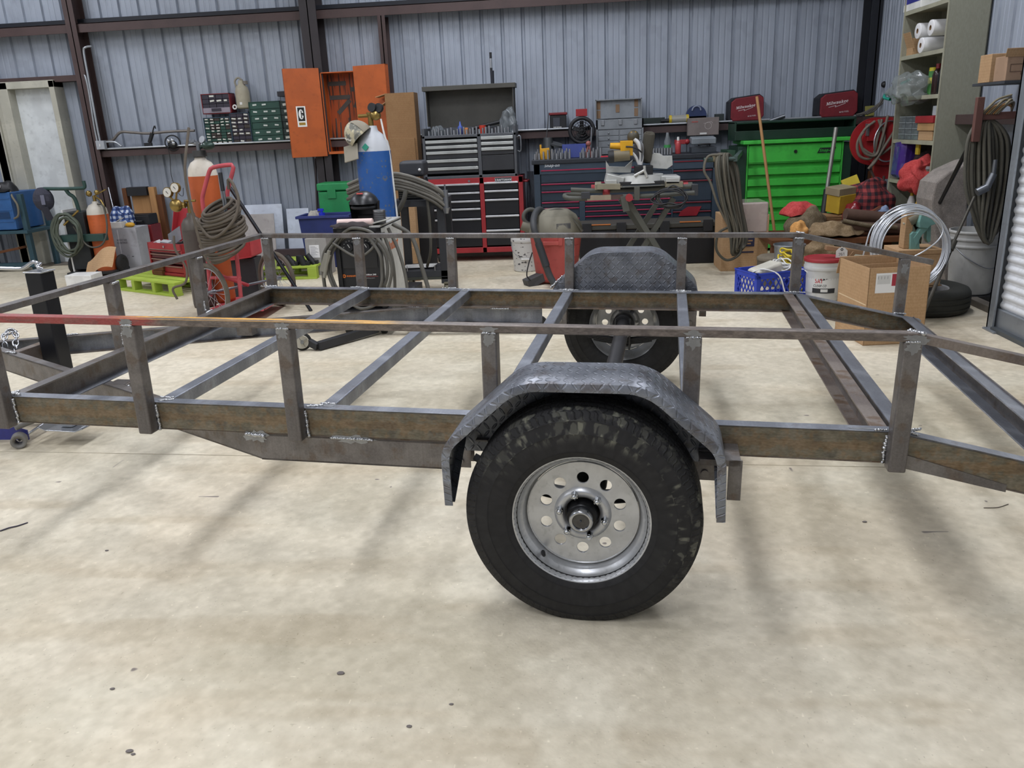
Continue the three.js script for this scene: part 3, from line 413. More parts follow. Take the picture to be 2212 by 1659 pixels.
const wood = new THREE.MeshPhysicalMaterial({ map: woodTex, roughness: 0.7, side: THREE.DoubleSide }), woodDark = new THREE.MeshPhysicalMaterial({ map: woodTex, color: 0x8f7458, roughness: 0.75, side: THREE.DoubleSide });
const plaid = (a, b, c, s) => new THREE.MeshPhysicalMaterial({ map: tex(256, 256, (u, v) => { const p = (Math.floor(u * 8) % 2) + (Math.floor(v * 8) % 2), f = (fbm(u, v, 90, 90, 2, s) - 0.5) * 26, q = p === 0 ? a : p === 1 ? b : c; return [q[0] + f, q[1] + f, q[2] + f]; }, [4, 4]), roughness: 0.95, side: THREE.DoubleSide });
const cloth = (r, g, b, s) => new THREE.MeshPhysicalMaterial({ map: tex(256, 256, (u, v) => { const f = (fbm(u, v, 60, 60, 3, s) - 0.5) * 40 + (fbm(u, v, 8, 8, 3, s + 1) - 0.5) * 36; return [r + f, g + f, b + f]; }, [3, 3]), roughness: 0.95, side: THREE.DoubleSide });
const loopPts = (c, rx, ry, n, tilt, jit = 0) => Array.from({ length: n }, (_, i) => { const a = i / n * 6.283; return V(c.x + Math.cos(a) * rx + rnd(-jit, jit), c.y + Math.sin(a) * ry + rnd(-jit, jit), c.z + Math.cos(a + 0.6) * tilt + rnd(-jit, jit)); });
function castor(o, x, y0, z, r = 0.05, mat = P2.rubber) { return mk('castor', [cyl(r, r, r * 0.55, x, y0 + r, z, [0, 0, Math.PI / 2], 20), box(r * 0.9, r * 0.25, r * 1.2, x, y0 + 2.15 * r, z), box(r * 0.12, r * 1.4, r * 0.7, x - r * 0.42, y0 + 1.55 * r, z), box(r * 0.12, r * 1.4, r * 0.7, x + r * 0.42, y0 + 1.55 * r, z)], mat, o); }
// ---------------------------------------------------------------- far left: blue welder on its stand
{
  const o = thing('engine_welder', 'blue louvred welder cabinet on a blue-green stand left of the door', 'welder', [W(10, 570, -9.7).x - 0.2, 0, -9.7]), m = pm(0x2c5c94, 0.45), t = pm(0x2b4a55, 0.55), a = o.L(38, 500);
  mk('cabinet', bb(a.x - 0.8, 0.52, -0.55, a.x, 0.98, 0, 0.012), m, o);
  for (let k = 0; k < 3; k++) mk('rib', bb(a.x - 0.79, 0.62 + k * 0.14, 0, a.x - 0.01, 0.635 + k * 0.14, 0.006), m, o);
  for (let k = 0; k < 9; k++) mk('louvre', bb(a.x - 0.5, 0.66 + k * 0.01, 0.0, a.x - 0.05, 0.664 + k * 0.01, 0.007, 0), pm(0x24466e, 0.5), o);
  for (const x of [a.x - 0.75, a.x + 0.1]) for (const z of [-0.5, -0.05]) mk('leg', bb(x - 0.03, 0, z - 0.03, x + 0.03, x > a.x ? 0.95 : 0.5, z + 0.03), t, o);
  mk('shelf', bb(a.x - 0.8, 0.47, -0.55, a.x + 0.14, 0.51, 0.02), t, o); mk('lower_rail', bb(a.x - 0.8, 0.05, -0.02, a.x + 0.14, 0.11, 0.03), t, o); mk('board', box(0.75, 0.03, 0.16, a.x - 0.35, 0.24, 0, [0, 0, 0.16]), woodDark, o);
  mk('cable', tube([[a.x + 0.01, 0.66, 0.02], [a.x + 0.08, 0.7, 0.03], [a.x + 0.09, 0.82, 0.02], [a.x + 0.02, 0.92, -0.02], [a.x - 0.05, 0.99, -0.1]], 0.013), P2.dusty, o);
  const h = thing('baseball_cap', 'black cap lying on the blue welder cabinet', 'cap', [o.position.x + a.x - 0.13, 0.98, -9.86]);
  mk('crown', lump(0.26, 0.13, 0.22, 0.006, 20, 3, 20), P2.black, h); mk('visor', box(0.16, 0.008, 0.1, 0.02, 0.02, 0.13, [0.2, 0, 0]), P2.black, h); mk('badge', box(0.045, 0.03, 0.004, -0.02, 0.07, 0.112, [-0.4, 0, 0], 0), P2.white, h);
}
// conduits and switch box beside the door
{
  const o = thing('light_switch', 'grey metal switch box with two conduits running up the column', 'switch', W(216, 325, -10.16)), g = P2.galv;
  mk('box', pb(o, 207, 304, 225, 323, 0.03, -0.03, 0.004), pm(0xb4b8bd, 0.4, 0.3), o); const a = o.L(216, 314, 0.034); mk('toggle', box(0.012, 0.03, 0.01, a.x, a.y, 0.034), P2.white, o);
  mk('conduit', tube([o.L(210, 305), o.L(203, 270), o.L(192, 200), o.L(184, 165), o.L(178, 160, -0.05)], 0.011, 40), g, o); mk('conduit', tube([o.L(216, 305), o.L(209, 270), o.L(191, 170), o.L(181, 112), o.L(185, 102), o.L(197, 100, -0.05)], 0.013, 50), g, o);
}
{
  const o = thing('conduit', 'thin galvanised conduit lying along the front edge of the wall ledge', 'conduit', W(226, 319, -10.19)); const q = (u, v) => o.L(u, v, 0);
  mk('pipe', tube([[0, 0, 0], [2, 0, 0], [4, 0, 0], [6, 0, 0], [9.4, 0, 0]].map(p => V(p[0], 1.438 - o.position.y, p[2])), 0.012, 60), P2.galv, o);
  mk('branch', tube([o.L(225, 307), o.L(248, 307), o.L(263, 316)], 0.012, 24), P2.galv, o);
}
{ // odds and ends on the ledge, left part
  const Z = -10.27, y = 1.425;
  const bt = o => { o.position.y = y; return o; };
  single('bent_tube', 'dull grey bent steel tube lying on the ledge beside the switch box', 'tube', tube([W(226, 306, Z), W(243, 303, Z), W(260, 286, Z), W(285, 286, Z), W(320, 288, Z), W(370, 284, Z), W(420, 282, Z)], 0.017, 60, 10), pm(0x77726d, 0.5, 0.4));
  single('flat_bar', 'dark steel flat bar lying on the ledge under the bent tube', 'bar', bb(W(270, 310, Z).x, y, Z, W(440, 310, Z).x, y + 0.025, Z + 0.03), pm(0x2c2524, 0.6));
  const g = thing('grease_gun', 'black pistol-shaped grease gun with a curved spout standing on the ledge', 'tool', V(W(325, 310, Z).x, y + 0.02, Z + 0.02)); mk('barrel', tube([g.L(323, 308), g.L(329, 288)], 0.024, 8, 12), P2.black, g); mk('spout', tube([g.L(329, 288), g.L(332, 276), g.L(334, 272), g.L(336, 278)], 0.008, 20), P2.black, g); mk('grip', box(0.1, 0.05, 0.03, -0.02, 0.02, 0), P2.black, g);
  const h = thing('headlamp', 'black headlamp with chrome reflectors and loose strap on the ledge', 'lamp', V(W(375, 318, -10.19).x, y, -10.185)); mk('body', sph(0.055, 0, 0.03, 0.01, [1.1, 0.9, 0.8]), P2.black, h); mk('strap', tor(0.09, 0.008, 0, 0.05, 0, [0, 0.3, 0]), P2.black, h); for (const [x, q] of [[-0.03, 0.075], [0.02, 0.08], [0.03, 0.045]]) mk('reflector', sph(0.024, x, q, 0.045, [1, 1, 0.6]), P2.silver, h); mk('cord', tube([[-0.06, 0.02, 0.03], [-0.05, -0.12, 0.035], [-0.07, -0.35, 0.035], [-0.02, -0.55, 0.04], [0.04, -0.6, 0.04], [0.06, -0.5, 0.04]], 0.004, 30, 5), P2.black, h);
}
// ---------------------------------------------------------------- small-parts cabinets on the ledge
function partsCabinet(label, u0, v0, u1, v1, body, cols, rows, dw, tabs, y = 1.426, name = 'parts_cabinet') {
  const Z = -10.2, a = W(u0, (v0 + v1) / 2, Z), b = W(u1, (v0 + v1) / 2, Z), h = W((u0 + u1) / 2, v0, Z).y - W((u0 + u1) / 2, v1, Z).y, w = b.x - a.x, o = thing(name, label, 'cabinet', V((a.x + b.x) / 2, y, Z));
  mk('case', [bb(-w / 2, 0, -0.17, w / 2, 0.008, 0, 0), bb(-w / 2, h - 0.008, -0.17, w / 2, h, 0, 0), bb(-w / 2, 0, -0.17, -w / 2 + 0.008, h, 0, 0), bb(w / 2 - 0.008, 0, -0.17, w / 2, h, 0, 0), bb(-w / 2, 0, -0.17, w / 2, h, -0.165, 0)], body, o);
  const cw = (w - 0.016) / cols, ch = (h - 0.016) / rows;
  for (let r = 0; r < rows; r++) for (let c = 0; c < cols; c++) { const x = -w / 2 + 0.008 + (c + 0.5) * cw, yy = 0.008 + (r + 0.5) * ch, m = mk('drawer', box(cw - 0.005, ch - 0.005, 0.14, x, yy, -0.078 + rnd(-0.004, 0.004), null, 0), Array.isArray(dw) ? dw[(r * 3 + c * 5 + (r * c)) % dw.length] : dw, o); if (tabs && rnd() < tabs) mk('label_card', box(cw * rnd(0.45, 0.7), ch * 0.36, 0.003, x + rnd(-0.06, 0.06) * cw, yy + ch * 0.12, -0.002, [0, 0, rnd(-0.15, 0.15)], 0), pm(0xdcdcd2, 0.8), m); }
  o.userData.group = undefined; delete o.userData.group; return [o, w, h];
}
const dGreen = pm(0x244a3f, 0.4), dBrown = pm(0x3b322c, 0.45), dSmoke = pm(0x3a3540, 0.3), dDkGreen = pm(0x1d312c, 0.45);
partsCabinet('blue-framed drawer cabinet of tiny drawers with many paper tags, under the red one', 441, 244, 499, 304, pm(0x2c4656, 0.5), 5, 9, [dGreen, dBrown, dBrown], 0.62);
partsCabinet('dark narrow drawer cabinet with tagged brown drawers, under the beige jug', 498, 236, 541, 304, pm(0x2c4050, 0.5), 3, 8, [dBrown, dSmoke], 0.6);
partsCabinet('dark green drawer cabinet of six wide drawers with paper tags', 541, 213, 608, 303, pm(0x1f4a40, 0.45), 1, 6, dGreen, 0, 1.426).forEach((q, i, A) => { if (!i) for (let r = 0; r < 6; r++) for (const x of [-0.12, 0, 0.12]) if (rnd() < 0.75) mk('label_card', box(0.05, 0.018, 0.003, x + rnd(-0.02, 0.02), A[2] * (r + 0.55) / 6, -0.001, [0, 0, rnd(-0.1, 0.1)], 0), pm(0xd5dcd5, 0.8), q); });
partsCabinet('darker green drawer cabinet half hidden by the orange cabinet door', 607, 211, 668, 300, pm(0x26332c, 0.45), 2, 6, dDkGreen, 0.9);
single('storage_tray', 'flat dark box on top of the darker green drawer cabinet', 'box', bb(-0.17, 0, -0.15, 0.17, 0.06, 0, 0.004), pm(0x26242a, 0.5), V(W(628, 205, -10.22).x, 1.96, -10.22));
{
  const [o, w, h] = partsCabinet('small red drawer cabinet with a grey bottom drawer, on the tagged blue one', 435, 199, 497, 243, P2.redDark, 4, 4, dSmoke, 0.3, 1.795); mk('wide_drawer', bb(-w / 2 + 0.01, 0.01, -0.02, w / 2 - 0.01, h * 0.3, 0.008), pm(0x8d8590, 0.4), o); mk('pull', bb(-0.06, 0.03, 0.008, 0.06, 0.065, 0.016), dSmoke, o);
  const j = thing('plastic_jug', 'beige plastic jug with a handle standing on the drawer cabinets', 'jug', V(W(528, 235, -10.25).x, 1.84, -10.25)); mk('bottle', [lathe([[0.001, 0], [0.075, 0], [0.085, 0.02], [0.085, 0.2], [0.07, 0.25], [0.035, 0.29], [0.03, 0.33], [0.001, 0.33]], 20)], pm(0xa9a38e, 0.5), j); mk('handle', tube([[-0.06, 0.24, 0.0], [-0.075, 0.32, 0], [-0.03, 0.36, 0], [0.02, 0.33, 0]], 0.012), pm(0x8f8a7c, 0.5), j); mk('cap', cyl(0.03, 0.03, 0.04, 0.055, 0.3, 0), pm(0x77726a, 0.6), j); mk('sticker', box(0.03, 0.03, 0.002, 0.0, 0.06, 0.086, null, 0), P2.white, j);
  single('tape_roll', 'small white tape roll on the narrow drawer cabinet beside the jug', 'tape', tor(0.022, 0.009, 0, 0.03, 0), P2.white, V(W(508, 232, -10.22).x, 1.833, -10.21));
}
// ---------------------------------------------------------------- orange wall cabinet with open doors
{
  const Z = -10.08, o = thing('tool_cabinet', 'orange steel wall cabinet hanging open with two boxed doors', 'cabinet', W(745, 340, Z)), m = pm(0xb85a22, 0.5), dk = new THREE.MeshPhysicalMaterial({ roughness: 0.65, side: THREE.DoubleSide, map: tex(256, 256, (u, v) => { const k = fbm(u, v, 10, 5, 4, 721), s = fbm(u, v, 40, 3, 3, 722); return mix(mix([150, 62, 22], [168, 76, 26], k), [58, 36, 26], sm(0.5, 0.72, s)); }, [1.5, 1]) });
  const a = o.L(700, 245), b = o.L(770, 245), t = o.L(740, 154), c = o.L(745, 332); const x0 = a.x, x1 = b.x + 0.2, y0 = c.y, y1 = t.y, d = -0.22;
  mk('back', bb(x0, y0, d, x1, y1, d + 0.012, 0), dk, o); mk('shell', [bb(x0, y1 - 0.012, d, x1, y1, 0), bb(x0, y0, d, x1, y0 + 0.03, 0), bb(x0, y0, d, x0 + 0.012, y1, 0), bb(x1 - 0.012, y0, d, x1, y1, 0)], m, o);
  const grime = pm(0x4b4642, 0.7); for (const [px, py, w, h, r] of [[0.14, 0.82, 0.22, 0.05, 0], [0.16, 0.66, 0.26, 0.05, 0], [0.2, 0.55, 0.22, 0.05, 0.75], [0.36, 0.75, 0.12, 0.05, 0.1], [0.37, 0.6, 0.15, 0.05, 1.1]]) mk('tool_print', box(w, h, 0.002, x0 + px, y0 + py, d + 0.014, [0, 0, r], 0), grime, o);
  for (let k = 0; k < 7; k++) mk('hook', rod([x0 + 0.08 + k * 0.055, y0 + 0.42 - (k % 3) * 0.05, d + 0.01], [x0 + 0.08 + k * 0.055, y0 + 0.16, d + 0.03], 0.007), grime, o);
  // each door is a shallow box swung out towards the room
  const door = (hx, w, ang, logo) => { const q = new THREE.Group(); q.name = 'door'; q.position.set(hx, 0, 0); q.rotation.y = ang; o.add(q); const s = w < 0 ? -1 : 1; mk('panel', bb(0, y0 - 0.02, 0, w, y1 + 0.05, 0.012, 0.003), m, q); mk('rim', [bb(0, y0 - 0.02, -0.07, w, y0 - 0.008, 0), bb(0, y1 + 0.038, -0.07, w, y1 + 0.05, 0), bb(w - s * 0.012, y0 - 0.02, -0.07, w, y1 + 0.05, 0), bb(0, y0 - 0.02, -0.07, s * 0.012, y1 + 0.05, 0)], m, q);
    if (logo) decal(q, 'logo_plate', 0.11, 0.235, (g, W_, H_) => { fill('#e9e9e4')(g, W_, H_); g.fillStyle = '#111'; g.fillRect(W_ * 0.14, H_ * 0.06, W_ * 0.72, H_ * 0.66); g.fillStyle = '#f2f2ee'; g.beginPath(); g.ellipse(W_ * 0.48, H_ * 0.39, W_ * 0.26, H_ * 0.24, 0, 0, 7); g.fill(); g.fillStyle = '#111'; g.fillRect(W_ * 0.46, H_ * 0.2, W_ * 0.1, H_ * 0.38); g.fillRect(W_ * 0.56, H_ * 0.32, W_ * 0.24, H_ * 0.07); g.fillRect(W_ * 0.6, H_ * 0.36, W_ * 0.2, H_ * 0.1); g.fillStyle = '#9c7a22'; g.fillRect(W_ * 0.16, H_ * 0.79, W_ * 0.68, H_ * 0.13); }, w * 0.62, (y0 + y1) / 2 - 0.02, 0.015, null, 128); };
  door(x0 - 0.012, -0.42, 0.42, true); door(x1 + 0.012 - 0.2, 0.43, -0.28, false);
}
// ---------------------------------------------------------------- tall carton behind the chests
{
  const o = thing('tall_carton', 'tall open cardboard carton leaning beside the orange cabinet', 'box', V(W(880, 560, -9.75).x, 0, -9.75)), t = o.L(872, 200), y = t.y, q = W(872, 330, -9.75).x - o.position.x;
  mk('panel', box(0.34, y, 0.006, q, y / 2, 0, null, 0.001), cardDusty, o); mk('panel', box(0.006, y - 0.06, 0.24, q - 0.17, y / 2 - 0.03, -0.12, null, 0.001), cardDusty, o); mk('panel', box(0.006, y, 0.24, q + 0.17, y / 2, -0.12, null, 0.001), cardDusty, o);
  mk('flap', box(0.13, 0.006, 0.2, q - 0.22, y - 0.02, -0.1, [0, 0, 0.25]), card, o); mk('flap', box(0.12, 0.006, 0.18, q - 0.22, y - 0.13, -0.05, [0, 0, 0.5]), card, o); mk('torn_wrap', wrinkle(box(0.3, 0.5, 0.03, q, y - 0.75, 0.015), 0.008, 26, 2), cardDusty, o);
}
// ---------------------------------------------------------------- small cylinder cart by the door
{
  const o = thing('welding_cart', 'small black gas cart with an orange cylinder, green handlebar and coiled hose', 'cart', V(F(205, 592).x, 0, -9.25)), bk = pm(0x23282a, 0.6), gr = pm(0x24433d, 0.5);
  const cb = o.L(232, 578), ct = o.L(212, 462); const cx = (W(222, 520, -9.25).x - o.position.x), yT = o.L(213, 440).y;
  mk('cylinder', lathe([[0.001, 0.03], [0.11, 0.03], [0.118, 0.06], [0.118, yT - 0.13], [0.117, yT - 0.12]], 28, cx, 0, 0), P2.orange, o); mk('shoulder', lathe([[0.117, yT - 0.12], [0.11, yT - 0.06], [0.08, yT - 0.015], [0.035, yT + 0.01], [0.035, yT + 0.03], [0.001, yT + 0.03]], 28, cx, 0, 0), pm(0xcfc9bc, 0.5), o);
  mk('valve', [cyl(0.02, 0.02, 0.07, cx, yT + 0.06, 0), sph(0.035, cx - 0.045, yT + 0.12, 0.02), sph(0.03, cx + 0.05, yT + 0.13, 0.01), rod([cx, yT + 0.09, 0], [cx + 0.16, yT + 0.16, 0], 0.008), tube([[cx + 0.02, yT + 0.08, 0], [cx + 0.12, yT + 0.02, 0.06], [cx + 0.16, yT - 0.1, 0.1]], 0.012)], P2.brass, o);
  mk('cabinet', bb(cx - 0.36, 0.08, -0.16, cx - 0.12, yT - 0.08, 0.1, 0.008), bk, o); mk('back_plate', bb(cx - 0.38, 0.05, -0.19, cx - 0.36, yT - 0.05, 0.1), P2.white, o); mk('tool_tray', bb(cx - 0.42, 0.42, 0.1, cx + 0.14, 0.5, 0.2, 0.004), gr, o); mk('base', bb(cx - 0.4, 0.03, -0.2, cx + 0.16, 0.06, 0.2), bk, o);
  const hb = cx - 0.18; mk('handlebar', [tube([[hb, yT - 0.2, 0.05], [hb - 0.02, yT + 0.06, 0.06], [hb - 0.07, yT + 0.13, 0.08], [hb - 0.09, yT + 0.19, 0.1]], 0.022, 24, 10), tube([[hb - 0.35, yT + 0.2, 0.1], [hb - 0.1, yT + 0.19, 0.1], [hb + 0.1, yT + 0.19, 0.1], [hb + 0.15, yT + 0.2, 0.1], [hb + 0.15, yT + 0.27, 0.1]], 0.02, 40, 10)], gr, o);
  for (let k = 0; k < 5; k++) mk('hose', tube(loopPts(V(cx - 0.3 + k * 0.012, 0.5 + (k % 3) * 0.02, 0.2 + k * 0.012), 0.2 - k * 0.015, 0.24 - k * 0.014, 14, 0.03, 0.012), 0.014, 60, 7, true), pm(0x4d5548, 0.65), o);
  mk('hose', tube([[cx - 0.2, 0.6, 0.2], [cx - 0.05, 0.38, 0.24], [cx + 0.12, 0.38, 0.24], [cx + 0.2, 0.55, 0.2], [cx + 0.15, 0.8, 0.1], [cx + 0.06, yT, 0.06]], 0.01, 50), P2.hose, o); mk('torch', rod([cx - 0.3, 0.62, 0.22], [cx - 0.1, 0.78, 0.2], 0.012), P2.brass, o);
  for (const x of [cx - 0.44, cx + 0.16]) mk('wheel', [tor(0.085, 0.03, x, 0.115, -0.05, [0, Math.PI / 2, 0]), cyl(0.06, 0.06, 0.04, x, 0.115, -0.05, [0, 0, Math.PI / 2])], P2.rubber, o);
  // cap hung on the end of the handlebar
  const h = thing('baseball_cap', 'dark grey baseball cap hung on the green cart handlebar', 'cap', o.position.clone().add(V(hb - 0.38, yT + 0.02, 0.1)));
  mk('crown', wrinkle(sph(0.12, 0, 0.06, 0, [0.95, 1.15, 0.8], 24), 0.004, 25, 1), pm(0x3a3b47, 0.9), h); mk('visor', box(0.09, 0.16, 0.012, 0.05, -0.1, 0.06, [0.25, 0, 0.1], 0.004), pm(0x32333f, 0.9), h); mk('patch', box(0.04, 0.11, 0.004, 0.055, 0.06, 0.098, [-0.1, 0.35, 0.05], 0), pm(0x6d6f80, 0.9), h);
}
// boxes and junk between the cart and the red toolbox
{
  const Z = -9.5;
  const o = thing('printed_carton', 'pale grey printed carton standing behind the red toolbox', 'box', V(F(280, 584).x, 0, Z)); const h = o.L(280, 492).y; mk('body', bb(-0.18, 0, -0.3, 0.17, h, 0, 0.004), pm(0xa6a8ad, 0.8), o); decal(o, 'lettering', 0.13, 0.07, (g, w, q) => { g.fillStyle = '#5c5f66'; g.font = `bold ${q * 0.42}px sans-serif`; g.fillText('MIDSTAR', 2, q * 0.42); g.fillText('CONTROL', 2, q * 0.9); }, -0.03, h - 0.16, 0.002); decal(o, 'handling_marks', 0.09, 0.04, (g, w, q) => { g.strokeStyle = '#5c5f66'; g.lineWidth = 5; g.strokeRect(6, 6, 60, q - 12); g.fillStyle = '#444'; g.fillRect(w * 0.62, q * 0.4, w * 0.3, q * 0.2); }, 0.05, 0.17, 0.002); mk('tape', bb(-0.07, 0.01, 0, -0.062, h - 0.02, 0.002, 0), pm(0xd9dade, 0.6), o);
  const by = h; const top = (name, label, cat, geo, mat, u, dz = 0, yy = by) => single(name, label, cat, geo, mat, V(W(u, 480, Z + dz).x, yy, Z + dz));
  top('small_box', 'small open white box on top of the pale grey carton', 'box', [bb(-0.07, 0, -0.06, 0.07, 0.07, 0.06, 0.004), box(0.1, 0.006, 0.06, 0.02, 0.09, 0, [0, 0, 0.5])], P2.white, 255, -0.06);
  top('tape_measure', 'yellow tape measure lying on top of the pale grey carton', 'tool', [sph(0.05, 0, 0.03, 0, [1.2, 0.6, 0.8])], pm(0xd9a52c, 0.45), 280, -0.06);
  const Z2 = -9.9; const r = thing('metal_box', 'flat red metal box behind the pale grey carton', 'box', V(W(296, 480, Z2).x, 0, Z2)); const ry = r.L(296, 486).y; mk('body', bb(-0.2, 0, -0.2, 0.2, ry, 0.05, 0.006), P2.redDark, r);
  const c = thing('black_case', 'black moulded tool case on the flat red box', 'case', V(r.position.x + 0.03, ry, Z2 - 0.08)); mk('body', box(0.3, 0.11, 0.22, 0, 0.055, 0), P2.black, c); mk('lid_rib', box(0.3, 0.02, 0.2, 0, 0.118, 0), P2.black, c); mk('handle', tube([[-0.07, 0.05, 0.12], [-0.06, 0.05, 0.15], [0.06, 0.05, 0.15], [0.07, 0.05, 0.12]], 0.01), P2.black, c);
  single('plaid_shirt', 'crumpled blue and white plaid shirt beside the black case', 'shirt', lump(0.34, 0.24, 0.3, 0.016, 14, 5, 44), plaid([32, 48, 92], [70, 92, 140], [196, 204, 216], 731), V(W(268, 470, Z2).x, ry + 0.01, Z2 + 0.06));
  const f = thing('wooden_frame', 'wooden frame with a plywood panel leaning on the wall', 'frame', V(W(310, 560, -10.24).x, 0, -10.24)), L = (u, v) => f.L(u, v); const fy = L(305, 405).y, lx = L(268, 430).x, rx = L(338, 430).x; mk('post', bb(lx, 0, -0.05, lx + 0.06, fy, 0.02), woodDark, f); mk('post', bb(rx - 0.08, 0, -0.05, rx, fy, 0.02), wood, f); mk('rail', bb(lx + 0.08, fy - 0.1, -0.03, rx - 0.09, fy + 0.01, 0.05), P2.black, f); mk('panel', bb(lx + 0.1, 0.2, -0.03, rx - 0.1, fy - 0.1, -0.015), wood, f); mk('side_board', bb(rx, 0, -0.08, rx + 0.07, fy - 0.1, 0), woodDark, f);
  single('steel_rod', 'thin steel rod leaning beside the plaid shirt', 'rod', rod(W(234, 405, -9.9), W(247, 452, -9.8).setY(0.55), 0.007), P2.silver);
}
// ---------------------------------------------------------------- lime pallets
function pallet(label, w, d, pos, turn) {
  const o = thing('pallet', label, 'pallet', pos, null, turn); const t = 0.022;
  for (let k = 0; k < 7; k++) mk('deck_board', box(w, t, d / 7 - 0.03, 0, 0.13, -d + d / 14 + k * d / 7), P2.lime, o);
  for (const z of [-d + 0.05, -d / 2, -0.05]) for (let k = 0; k < 4; k++) mk('block', box(k % 3 ? 0.05 : 0.1, 0.098, 0.09, -w / 2 + (k % 3 ? k * w / 3 : k ? w - 0.05 : 0.05), 0.07, z), P2.lime, o);
  for (const z of [-d + 0.05, -d / 2, -0.05]) mk('bottom_board', box(w, t, 0.1, 0, 0.011, z), P2.lime, o); return o;
}
const pA = F(248, 626), pB = F(377, 642), pDir = pB.clone().sub(pA).normalize(), pTurn = Math.atan2(-pDir.z, pDir.x);
pallet('lime green pallet carrying the open red toolbox', pB.distanceTo(pA) + 0.02, 0.95, pA.clone().add(pB).multiplyScalar(0.5), pTurn);
{ // red toolbox on it
  const back = V(pDir.z, 0, -pDir.x), o = thing('toolbox', 'open red steel toolbox with dark drawers on the lime pallet', 'toolbox', pA.clone().lerp(pB, 0.56).addScaledVector(back, 0.28).setY(0.141), null, pTurn), w = 0.58, h = 0.34, d = 0.34;
  mk('body', [bb(-w / 2, 0, -d, -w / 2 + 0.02, h, 0), bb(w / 2 - 0.02, 0, -d, w / 2, h, 0), bb(-w / 2, 0, -d, w / 2, 0.03, 0), bb(-w / 2, 0, -d, w / 2, h, -d + 0.012), bb(-w / 2, h - 0.07, -0.012, w / 2, h, 0), bb(-w / 2, h - 0.09, -d, w / 2, h - 0.08, 0)], P2.red, o);
  for (let k = 0; k < 4; k++) { const y = 0.04 + k * 0.058, hh = k ? 0.05 : 0.075, yy = k ? 0.075 + (k - 0) * 0.052 : 0.035; const q = mk('drawer', bb(-w / 2 + 0.03, yy, -0.3, w / 2 - 0.03, yy + (k ? 0.044 : 0.068), -0.012), k ? pm(0x5a2428, 0.5) : P2.red, o); mk('pull', bb(-w / 2 + 0.03, yy + (k ? 0.036 : 0.06), -0.014, w / 2 - 0.03, yy + (k ? 0.046 : 0.07), 0.004), pm(0x9b7b70, 0.4, 0.5), q); }
  mk('lid', [box(w, 0.34, 0.012, 0, h + 0.15, -d - 0.06, [-0.3, 0, 0]), box(0.012, 0.32, 0.07, -w / 2 + 0.006, h + 0.15, -d - 0.03, [-0.3, 0, 0]), box(0.012, 0.32, 0.07, w / 2 - 0.006, h + 0.15, -d - 0.03, [-0.3, 0, 0])], P2.red, o); mk('lock', cyl(0.012, 0.012, 0.01, 0, h - 0.035, 0.004, [Math.PI / 2, 0, 0], 12), P2.silver, o);
  const put = (name, label, cat, geo, mat, x, y, z) => { const p = V(x, y, z).applyEuler(o.rotation).add(o.position); const m = single(name, label, cat, geo, mat, p); m.rotation.y = pTurn; return m; };
  const ty = h - 0.08;
  put('carton_piece', 'small white carton lying in the open red toolbox', 'box', box(0.07, 0.06, 0.05, 0, 0.06, 0, [0.2, 0, 0.3]), P2.white, -0.22, ty, -0.08);
  put('bearing_box', 'black and white parts box lying in the open red toolbox', 'box', box(0.1, 0.06, 0.07, 0, 0.06, 0, [0.2, 0.3, -0.2]), pm(0xb4b6b8, 0.5), -0.1, ty, -0.1);
  for (let k = 0; k < 6; k++) put('hand_tool', 'dark steel hand tool lying loose in the red toolbox tray', 'tool', rod([-0.09, 0.03 + 0.012 * k, 0.03], [0.1, 0.05 + 0.01 * k, -0.05], 0.009), pm(0x3e3c3b, 0.4, 0.5), -0.02 + 0.05 * k, ty, -0.12 - 0.02 * (k % 3)).userData.group = 'hand tools in the red toolbox';
  put('plastic_sheet', 'clear folded plastic packet standing in the red toolbox', 'packet', box(0.2, 0.16, 0.006, 0, 0.12, 0, [-0.4, 0, 0.5]), P2.clear, -0.08, ty, -0.2); put('white_rag', 'torn white tissue in the red toolbox', 'rag', lump(0.14, 0.05, 0.1, 0.012, 30, 7, 24), P2.white, 0.08, ty, -0.16);
  const blk = thing('wood_offcut', 'short split timber block on the lime pallet beside the toolbox', 'wood', pA.clone().lerp(pB, 0.42).addScaledVector(back, 0.3).setY(0.141), null, pTurn); mk('block', [box(0.16, 0.05, 0.1, 0, 0.025, 0), box(0.15, 0.04, 0.09, 0.01, 0.072, 0, [0, 0.1, 0])], woodDark, blk);
}
pallet('lime green pallet behind the oxy-acetylene cart holding black parts', 0.95, 0.8, V(F(592, 606).x, 0, F(592, 606).z), 0.05);
for (let k = 0; k < 6; k++) single('machine_part', 'black knobby machine part lying on the rear lime pallet', 'part', [cyl(0.03, 0.035, 0.09 + 0.02 * (k % 3), 0, 0.05, 0, [0, 0, 0.3 * (k % 3)]), box(0.1, 0.04, 0.05, 0.03, 0.02, 0)], P2.black, V(F(592, 606).x + 0.05 + k * 0.065, 0.141, F(592, 606).z - 0.1 - 0.08 * (k % 2)), 'black parts on the rear lime pallet');
single('crushed_carton', 'torn brown cardboard sheet curled on the floor by the gas cart', 'cardboard', (() => { const g = new THREE.PlaneGeometry(0.44, 0.24, 24, 6); const p = g.attributes.position; for (let i = 0; i < p.count; i++) { const x = p.getX(i); p.setZ(i, 0.12 * Math.sin(x * 7 + 0.5) + 0.05 * Math.sin(p.getY(i) * 9)); } g.rotateX(-1.0); g.computeVertexNormals(); g.computeBoundingBox(); g.translate(0, -g.boundingBox.min.y, 0); return fin(g); })(), card, V(F(228, 606).x, 0, -8.75));
single('white_carton', 'small crumpled white carton on the floor beside the torn cardboard', 'box', wrinkle(box(0.3, 0.13, 0.22, 0, 0.068, 0), 0.006, 20, 3), P2.white, V(F(185, 617).x, 0, -8.5));
